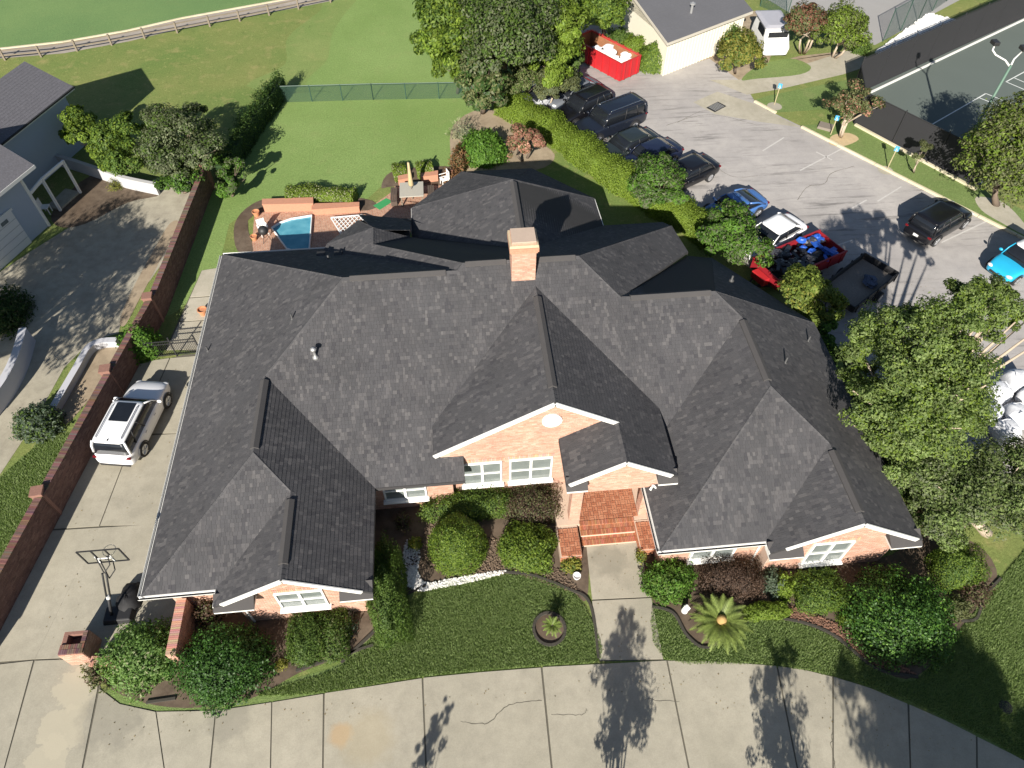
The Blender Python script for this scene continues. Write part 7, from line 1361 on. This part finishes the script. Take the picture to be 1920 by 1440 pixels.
# ---- patio planting and back beds
hedge_row('clipped_hedge', 'lime variegated hedge behind the brick seat wall', [(-10.48,38.69,0), (-8.46,38.67,-3.55e-15), (-6.14,38.07,0)], 0.62, 0.85, 1, 9000, 0.10, HEDGEL, 212, pal2=PALE, p2=0.2, loose=0.16)
hedge_row('clipped_hedge', 'lime hedge left of the closed umbrella', [(-3.80,40.60,0), (-2.95,40.76,0)], 0.6, 0.7, 1, 3500, 0.10, HEDGEL, 213, pal2=PALE, p2=0.15, loose=0.16)
hedge_row('clipped_hedge', 'lime hedge right of the closed umbrella', [(-2.25,40.70,3.55e-15), (-1.19,40.84,0)], 0.6, 0.7, 1, 3500, 0.10, HEDGEL, 214, pal2=PALE, p2=0.15, loose=0.16)
bed('mulch_bed', [(-13.51,36.61,3.55e-15), (-12.78,38.41,0), (-11.18,38.98,0), (-5.75,38.48,0), (-5.37,37.19,3.55e-15), (-12.34,37.56,3.55e-15), (-12.05,33.98,0), (-12.99,34.07,0)], 0.018); bed('mulch_bed', [(-4.58,39.51,3.55e-15), (-3.91,41.21,0), (-1.06,41.56,3.55e-15), (0.52,41.05,0), (0.27,39.47,-3.55e-15), (-3.72,39.54,0)], 0.018); bed('mulch_bed', [(0.41,46.45,0), (2.46,48.41,0), (4.34,47.51,0), (5.43,44.97,-3.55e-15), (7.15,42.18,0), (5.48,40.48,3.55e-15), (0.52,40.93,0), (0.07,42.83,0)], 0.018, SOIL)
shrub('bushy_shrub', 'wide bright green shrub behind the back roof', (2.25,42.34,0.8), (1.75, 1.5, 1.8), 11000, 0.15, BRIGHT, 140, loose=0.2)
tree('small_tree', 'small tree covered in dusty pink seed heads behind the back roof', 'tree', (5.08,41.74,0), [gp((4.91,40.54,2.3))+(1.0,), gp((5.53,40.47,2))+(0.8,), gp((4.37,40.28,1.8))+(0.7,)], 7000, 0.16, PINK, 206, pal2=OLIVE, p2=0.35, r0=0.09, trunks=2)
shrub('wispy_shrub', 'pale wispy grey shrub at the edge of the back lawn', (1.04,44.86,0.6), (1.0, 0.7, 1.4), 1500, 0.22, PALE, 141, loose=0.55, aspect=0.12, pal2=SILV, p2=0.4)
shrub('low_shrub', 'rusty brown shrub between back lawn and green shrub', (0.65,41.55,0.6), (0.6, 1.2, 1.3), 3500, 0.12, RUSTL, 142, loose=0.35, pal2=OLIVE, p2=0.35)
shrub('low_shrub', 'pinkish brown shrub beside the far end of the patio', (-0.03,39.92,0.4), (0.6, 0.5, 0.8), 1600, 0.12, RUSTL, 143, loose=0.4, pal2=PINK, p2=0.4)
# ---- trees at the top centre
TG = 'trees between lawn and parking lot'
tree('leafy_tree', 'lime green tree at the left of the top centre group', 'tree', (1.44,52.74,0), [gp((0.74,49.65,6))+(2.0,), gp((-0.45,48.82,5))+(1.5,), gp((1.79,46.45,5.5))+(1.8,), gp((0.06,52.08,5.5))+(1.5,), gp((1.73,50.84,6.5))+(1.8,)], 22000, 0.24, LIME, 301, pal2=MIDG, p2=0.4, r0=0.2, group=TG)
tree('leafy_tree', 'lower lime tree over the end of the chain link fence', 'tree', (0.93,50.81,0), [gp((0.66,50.16,2.6))+(1.4,), gp((1.39,51.26,3))+(1.2,), gp((1.63,49.32,2.2))+(1.0,)], 9000, 0.2, LIME, 302, pal2=MIDG, p2=0.3, r0=0.12, group=TG)
tree('leafy_tree', 'tall grey green tree in the middle of the top centre group', 'tree', (4.59,52.46,0), [gp((4.08,44.51,7.5))+(2.4,), gp((5.51,46.97,7.5))+(2.0,), gp((3.29,47.17,7.5))+(1.9,), gp((5.37,45.46,6))+(1.8,), gp((3.43,44.92,6))+(1.7,)], 28000, 0.2, MIDG, 303, pal2=GREYG, p2=0.45, r0=0.24, group=TG)
tree('leafy_tree', 'dark broad leaved tree in front of the top centre group', 'tree', (2.62,47.89,0), [gp((2.45,46.25,4.5))+(1.4,), gp((2.01,45.54,3.6))+(1.2,), gp((3.10,45.84,3.2))+(1.2,), gp((2.15,45.64,2.2))+(1.0,), gp((3.64,45.85,2.4))+(0.8,)], 11000, 0.24, OLIVE, 304, pal2=DARKG, p2=0.5, r0=0.16, group=TG, leafm=LEAFG)
tree('leafy_tree', 'yellow green tree left of the red dumpster', 'tree', (9.31,52.04,0), [gp((7.82,47.51,6.5))+(1.7,), gp((7.54,46.98,5))+(1.6,), gp((7.23,46.86,3.6))+(1.4,), gp((8.22,47.37,5.5))+(1.3,), gp((7.68,49.91,6.5))+(1.5,)], 24000, 0.2, LIME, 305, r0=0.2, group=TG)
tree('leafy_tree', 'green tree at the top between dumpster and cream building', 'tree', (13.61,58.46,0), [gp((12.12,54.05,4.5))+(1.8,), gp((10.98,54.15,4))+(1.3,), gp((12.77,53.75,3.6))+(1.1,), gp((11.89,55.32,5))+(1.8,)], 16000, 0.2, MIDG, 306, pal2=LIME, p2=0.5, r0=0.18, group=TG)
tree('small_tree', 'pale olive tree beside the broad leaved dark tree', 'tree', (6.25,48.81,0), [gp((5.69,47.81,2.8))+(1.4,), gp((4.91,47.53,2.4))+(1.1,), gp((6.20,47.23,2.3))+(1.1,)], 10000, 0.15, OLIVE, 307, pal2=MIDG, p2=0.3, r0=0.1, group=TG)
tree('small_tree', 'small olive tree overhanging the silver parked car', 'tree', (7.53,47.95,0), [gp((7.63,46.69,2.6))+(1.25,), gp((7.03,46.26,2.2))+(0.9,), gp((8.45,47.20,2.6))+(0.9,)], 8500, 0.15, OLIVE, 308, pal2=GREYG, p2=0.4, r0=0.07, bark=PALEBARK, group=TG)
tree('small_tree', 'thin leafy tree just left of the red dumpster', 'tree', (10.87,51.90,0), [gp((9.49,49.53,2.6))+(0.9,), gp((9.17,48.80,2.2))+(0.7,)], 5000, 0.16, MIDG, 309, pal2=GREYG, p2=0.3, r0=0.07, group=TG)
shrub('round_shrub', 'round green bush beside the red dumpster', (16.43,53.39,0.9), (1.35, 1.25, 1.9), 7500, 0.13, LIME, 144, loose=0.10, pal2=MIDG, p2=0.5)
shrub('round_shrub', 'lime bush between dumpster and round green bush', (15.30,55.17,0.8), (1.3, 1.0, 1.7), 5500, 0.13, LIME, 145, loose=0.15)
shrub('round_shrub', 'green bush behind the red dumpster against the cream wall', (14.25,56.43,0.8), (1.3, 1.0, 1.7), 5000, 0.13, MIDG, 146, loose=0.2)
tree('small_tree', 'golden green round tree at the parking lot entrance', 'tree', (22.69,51.83,0), [gp((22.01,50.26,2.4))+(1.5,), gp((21.20,50.33,2))+(1.1,), gp((22.74,50.03,2))+(1.1,), gp((22.04,51.08,2.8))+(1.1,)], 13000, 0.17, ((0.16, 0.16, 0.03), (0.27, 0.26, 0.06)), 310, pal2=MIDG, p2=0.3, r0=0.1)
shrub('bushy_shrub', 'dark green bush against the cream building behind the golden tree', (22.80,55.70,1), (1.5, 1.1, 2.3), 6000, 0.15, MIDG, 147, loose=0.2)
tree('small_tree', 'reddish topped tree with pale forked trunks near the white van', 'tree', (29.01,54.53,0), [gp((27.80,53.15,3.4))+(1.3,), gp((27.02,53.22,2.8))+(1.0,), gp((28.58,52.64,2.8))+(0.9,)], 8000, 0.17, OLIVE, 311, pal2=((0.16, 0.07, 0.045), (0.27, 0.13, 0.085)), p2=0.45, r0=0.09, bark=PALEBARK, trunks=3)
tree('small_tree', 'full green tree right of the reddish topped tree', 'tree', (31.26,53.63,0), [gp((30.68,53.35,3))+(1.6,), gp((29.74,52.53,2.4))+(1.3,), gp((31.24,52.39,2.2))+(1.3,), gp((32.07,53.22,2.6))+(1.0,)], 14000, 0.17, LIME, 312, pal2=OLIVE, p2=0.35, r0=0.1, bark=PALEBARK, trunks=2)
shrub('low_shrub', 'low green shrub at the foot of the full green tree', (33.84,54.42,0.5), (0.9, 0.8, 1.1), 2500, 0.13, MIDG, 148, loose=0.25)
tree('crape_myrtle', 'twiggy crape myrtle with bare fan of pale stems by the court', 'tree', (27.63,42.55,0), [gp((27.65,42.99,2.6))+(1.2,), gp((26.68,42.74,2.4))+(0.9,), gp((28.68,42.56,2.4))+(0.9,), gp((27.61,42.33,2))+(0.9,)], 4500, 0.15, OLIVE, 313, pal2=PINK, p2=0.15, r0=0.08, bark=PALEBARK, trunks=4)
tree('sapling', 'thin pale stemmed sapling on the kerb strip', 'tree', (30.89,38.04,-3.55e-15), [gp((30.60,37.90,1.8))+(0.55,), gp((30.20,37.68,1.5))+(0.4,)], 900, 0.13, OLIVE, 314, r0=0.04, bark=PALEBARK, trunks=2)
tree('leafy_tree', 'large dense tree beside the tennis court at the right edge', 'tree', (34.45,34.08,0), [gp((32.78,34.62,4.5))+(2.0,), gp((32.04,33.87,3.6))+(1.6,), gp((32.91,32.80,2.8))+(1.7,), gp((33.94,35.41,5))+(1.8,), gp((33.95,33.30,3.5))+(2.0,), gp((32.20,35.19,4))+(1.2,)], 26000, 0.17, OLIVE, 315, pal2=LIME, p2=0.35, r0=0.2)
# ---- trees along the right side of the house
tree('layered_tree', 'layered bright green tree at the right end of the lime hedge', 'tree', (13.12,35.87,0), [gp((12.37,35.14,2.4))+(1.55,), gp((11.37,34.73,2))+(1.1,), gp((13.15,34.40,2))+(1.1,), gp((12.31,35.87,2.8))+(1.1,)], 13000, 0.19, BRIGHT, 320, pal2=GREYG, p2=0.3, r0=0.09, aspect=0.4)
tree('layered_tree', 'layered green tree below the blue coupe', 'tree', (16.49,30.39,3.55e-15), [gp((15.34,29.99,2.4))+(1.55,), gp((14.49,30.10,2))+(1.1,), gp((16.19,29.12,2))+(1.15,), gp((15.42,30.79,2.8))+(1.15,)], 13500, 0.19, BRIGHT, 321, pal2=GREYG, p2=0.3, r0=0.09, aspect=0.4)
tree('layered_tree', 'yellow green layered tree beside the black trailer', 'tree', (18.93,24.76,3.55e-15), [gp((17.81,24.93,2.6))+(1.35,), gp((17.24,25.03,2.1))+(0.95,), gp((18.62,24.58,2.1))+(1.05,), gp((17.86,23.91,1.6))+(1.05,), gp((17.65,25.85,2.8))+(0.9,)], 13000, 0.17, ((0.10, 0.15, 0.025), (0.19, 0.24, 0.05)), 322, pal2=YELL, p2=0.12, r0=0.09)
tree('layered_tree', 'lower green bush tree at the corner of the roof', 'tree', (18.45,21.96,0), [gp((17.72,22.16,1.5))+(0.9,), gp((18.39,22.92,1.6))+(0.7,)], 5000, 0.15, BRIGHT, 323, pal2=DARKG, p2=0.3, r0=0.07)
tree('large_oak', 'large spreading oak leaning over the right side of the house', 'tree', (19.2, 15.6), [gp((17.16,18.47,6))+(1.6,), gp((17.40,16.37,6.4))+(1.8,), gp((18.04,16.57,8))+(1.6,), gp((18.35,15.12,7))+(1.7,), gp((16.48,15.92,5))+(1.5,), gp((17.57,14.61,5.2))+(1.8,), gp((19.93,14.95,4.4))+(1.3,), gp((16.86,14.60,3.8))+(1.4,), gp((19.90,17.47,8.2))+(1.2,), gp((19.31,18.00,8.6))+(1.1,), gp((16.80,18.22,4.6))+(1.0,), gp((17.71,18.01,7.4))+(1.2,), gp((21.38,18.70,8))+(0.85,), gp((22.22,18.25,7.4))+(0.9,), gp((22.98,17.96,7))+(0.95,), gp((20.76,18.68,8.4))+(0.7,)], 105000, 0.115, OAK, 330, pal2=LIME, p2=0.22, r0=0.3, bark=PALEBARK, sub=14, subr=0.30, shell=0.6)
tree('large_oak', 'lower oak at the right edge above the lawn', 'tree', (22.01,12.20,0), [gp((18.93,13.37,3))+(1.6,), gp((20.02,12.63,2.8))+(1.7,), gp((18.67,12.25,2.4))+(1.3,), gp((21.72,13.23,3.2))+(1.6,), gp((21.10,11.91,2.6))+(1.5,), gp((22.22,12.31,3))+(1.6,), gp((17.99,14.09,2.8))+(1.0,), gp((18.15,11.60,1.9))+(0.9,)], 52000, 0.12, OAK, 332, pal2=GREYG, p2=0.3, r0=0.22, bark=PALEBARK)
tree('understory_tree', 'dark leafy tree squeezed between the right eave and the large oak', 'tree', (19.00,18.50,3.55e-15), [gp((18.15,20.30,2))+(1.0,), gp((18.08,18.52,2))+(1.0,), gp((18.26,16.97,1.8))+(1.0,), gp((18.15,15.10,1.6))+(0.9,), gp((18.10,13.56,1.5))+(0.8,)], 15000, 0.12, DARKG, 333, pal2=MIDG, p2=0.5, r0=0.09)
# ---- trees south of the picture whose shadows cross the drive
SG = 'slender street trees in front of the drive'
def slender(name, label, x, y, h, w, seed, z0=1.9, n=9500):
    k = 5; bl = [(x+random.Random(seed+i).uniform(-0.25, 0.25)*w, y+random.Random(seed*3+i).uniform(-0.25, 0.25)*w, z0+(h-z0)*(i+0.6)/k, w*(0.62, 0.8, 0.75, 0.6, 0.35)[i], 1.0) for i in range(k)]
    tree(name, label, 'tree', (x, y), bl, n, 0.10, MIDG, seed, r0=0.06, group=SG, trunks=2, sub=26, subr=0.26, shell=0.8)
slender('slender_tree', 'slender tree just outside the picture whose shadow lies across the walkway end', 2.75, 0.55, 5.5, 1.35, 401, 2.5)
slender('slender_tree', 'slender tree outside the picture shading the drive right of the walkway', 8.7, -0.2, 5.0, 1.4, 402, 1.5)
slender('slender_tree', 'small slender tree outside the picture shading the drive left of the middle', -4.35, -0.4, 4.6, 0.95, 403, 1.2, 5000)
tree('large_oak', 'big oak outside the picture shading the lower right lawn', 'tree', (11.5, -6.5), [(10.2, -6.0, 7.0, 1.5), (12.0, -6.8, 7.4, 1.9), (11.2, -8.8, 7.0, 1.8), (13.6, -7.0, 7.0, 1.6), (13.4, -9.2, 6.5, 1.8), (11.9, -4.8, 6.8, 1.1), (14.6, -9.5, 6.8, 1.6), (12.8, -5.8, 7.2, 1.6), (10.8, -7.4, 6.6, 1.6)], 34000, 0.17, MIDG, 404, r0=0.3)
tree('large_oak', 'big oak outside the picture shading the neighbour drive', 'tree', (-27.5, 18.5), [(-24.0, 20.5, 7.5, 1.9), (-26.0, 24.0, 7.0, 1.9), (-23.5, 23.0, 6.6, 1.6), (-27, 18, 8.0, 2.4), (-25.0, 19.5, 7.5, 2.0), (-28.5, 21, 7.5, 2.3), (-24.5, 16.5, 7.0, 1.8), (-29, 17, 7.5, 2.2), (-27, 22.5, 7.0, 1.9)], 31000, 0.18, MIDG, 405, r0=0.3)

# fallen leaves on paving, as nobody could count them
def litter(pts, n, label, seed, z, tint=((0.16, 0.11, 0.05), (0.30, 0.22, 0.10))):
    rs = np.random.RandomState(seed); P2_ = scatter_poly([q[:2] for q in pts], n, seed); P_ = np.stack([P2_[:, 0], P2_[:, 1], np.full(n, z)], 1); nn = np.tile(np.array([0, 0, 1.0]), (n, 1))+rs.randn(n, 3)*0.25; nn /= np.linalg.norm(nn, axis=1, keepdims=True)
    V, F = leaf_quads(P_, nn, 0.048, rs, 0.6); tag(obj('leaf_litter', V, F, LEAF, None, tints(n, tint, rs)), label, 'leaves', kind='stuff')
litter([(-14.45,9.14,0), (-12.10,8.09,0), (-5.90,8.09,0), (6.88,8.08,0), (12.98,6.86,0), (17.67,4.15,-3.55e-15), (16.46,3.75,0), (5.63,7.14,0), (-6.23,7.35,0), (-14.15,7.22,0)], 200, 'scattered dry leaves on the front drive', 501, 0.05)
litter([(-16.90,24.91,0), (-13.99,25.00,0), (-13.76,16.11,0), (-15.79,11.19,0), (-17.65,11.37,0), (-17.35,18.62,3.55e-15)], 90, 'scattered dry leaves on the side driveway', 502, 0.05)
litter([(15.74,32.90,0), (19.33,35.74,0), (23.61,30.69,0), (27.98,26.19,0), (25.25,23.19,3.55e-15), (19.86,24.48,-3.55e-15)], 350, 'scattered dry leaves on the parking lot by the trees', 503, 0.03)
litter([(-26.17,32.96,0), (-22.94,38.53,0), (-18.31,38.11,0), (-17.26,33.05,0), (-19.03,28.10,0), (-21.38,23.28,0)], 120, 'scattered dry leaves on the neighbour drive', 504, 0.03)
litter([(4.63,13.35,0), (6.80,13.19,0), (6.72,8.31,0), (4.37,8.50,0)], 60, 'few dry leaves on the entry walkway', 505, 0.05)
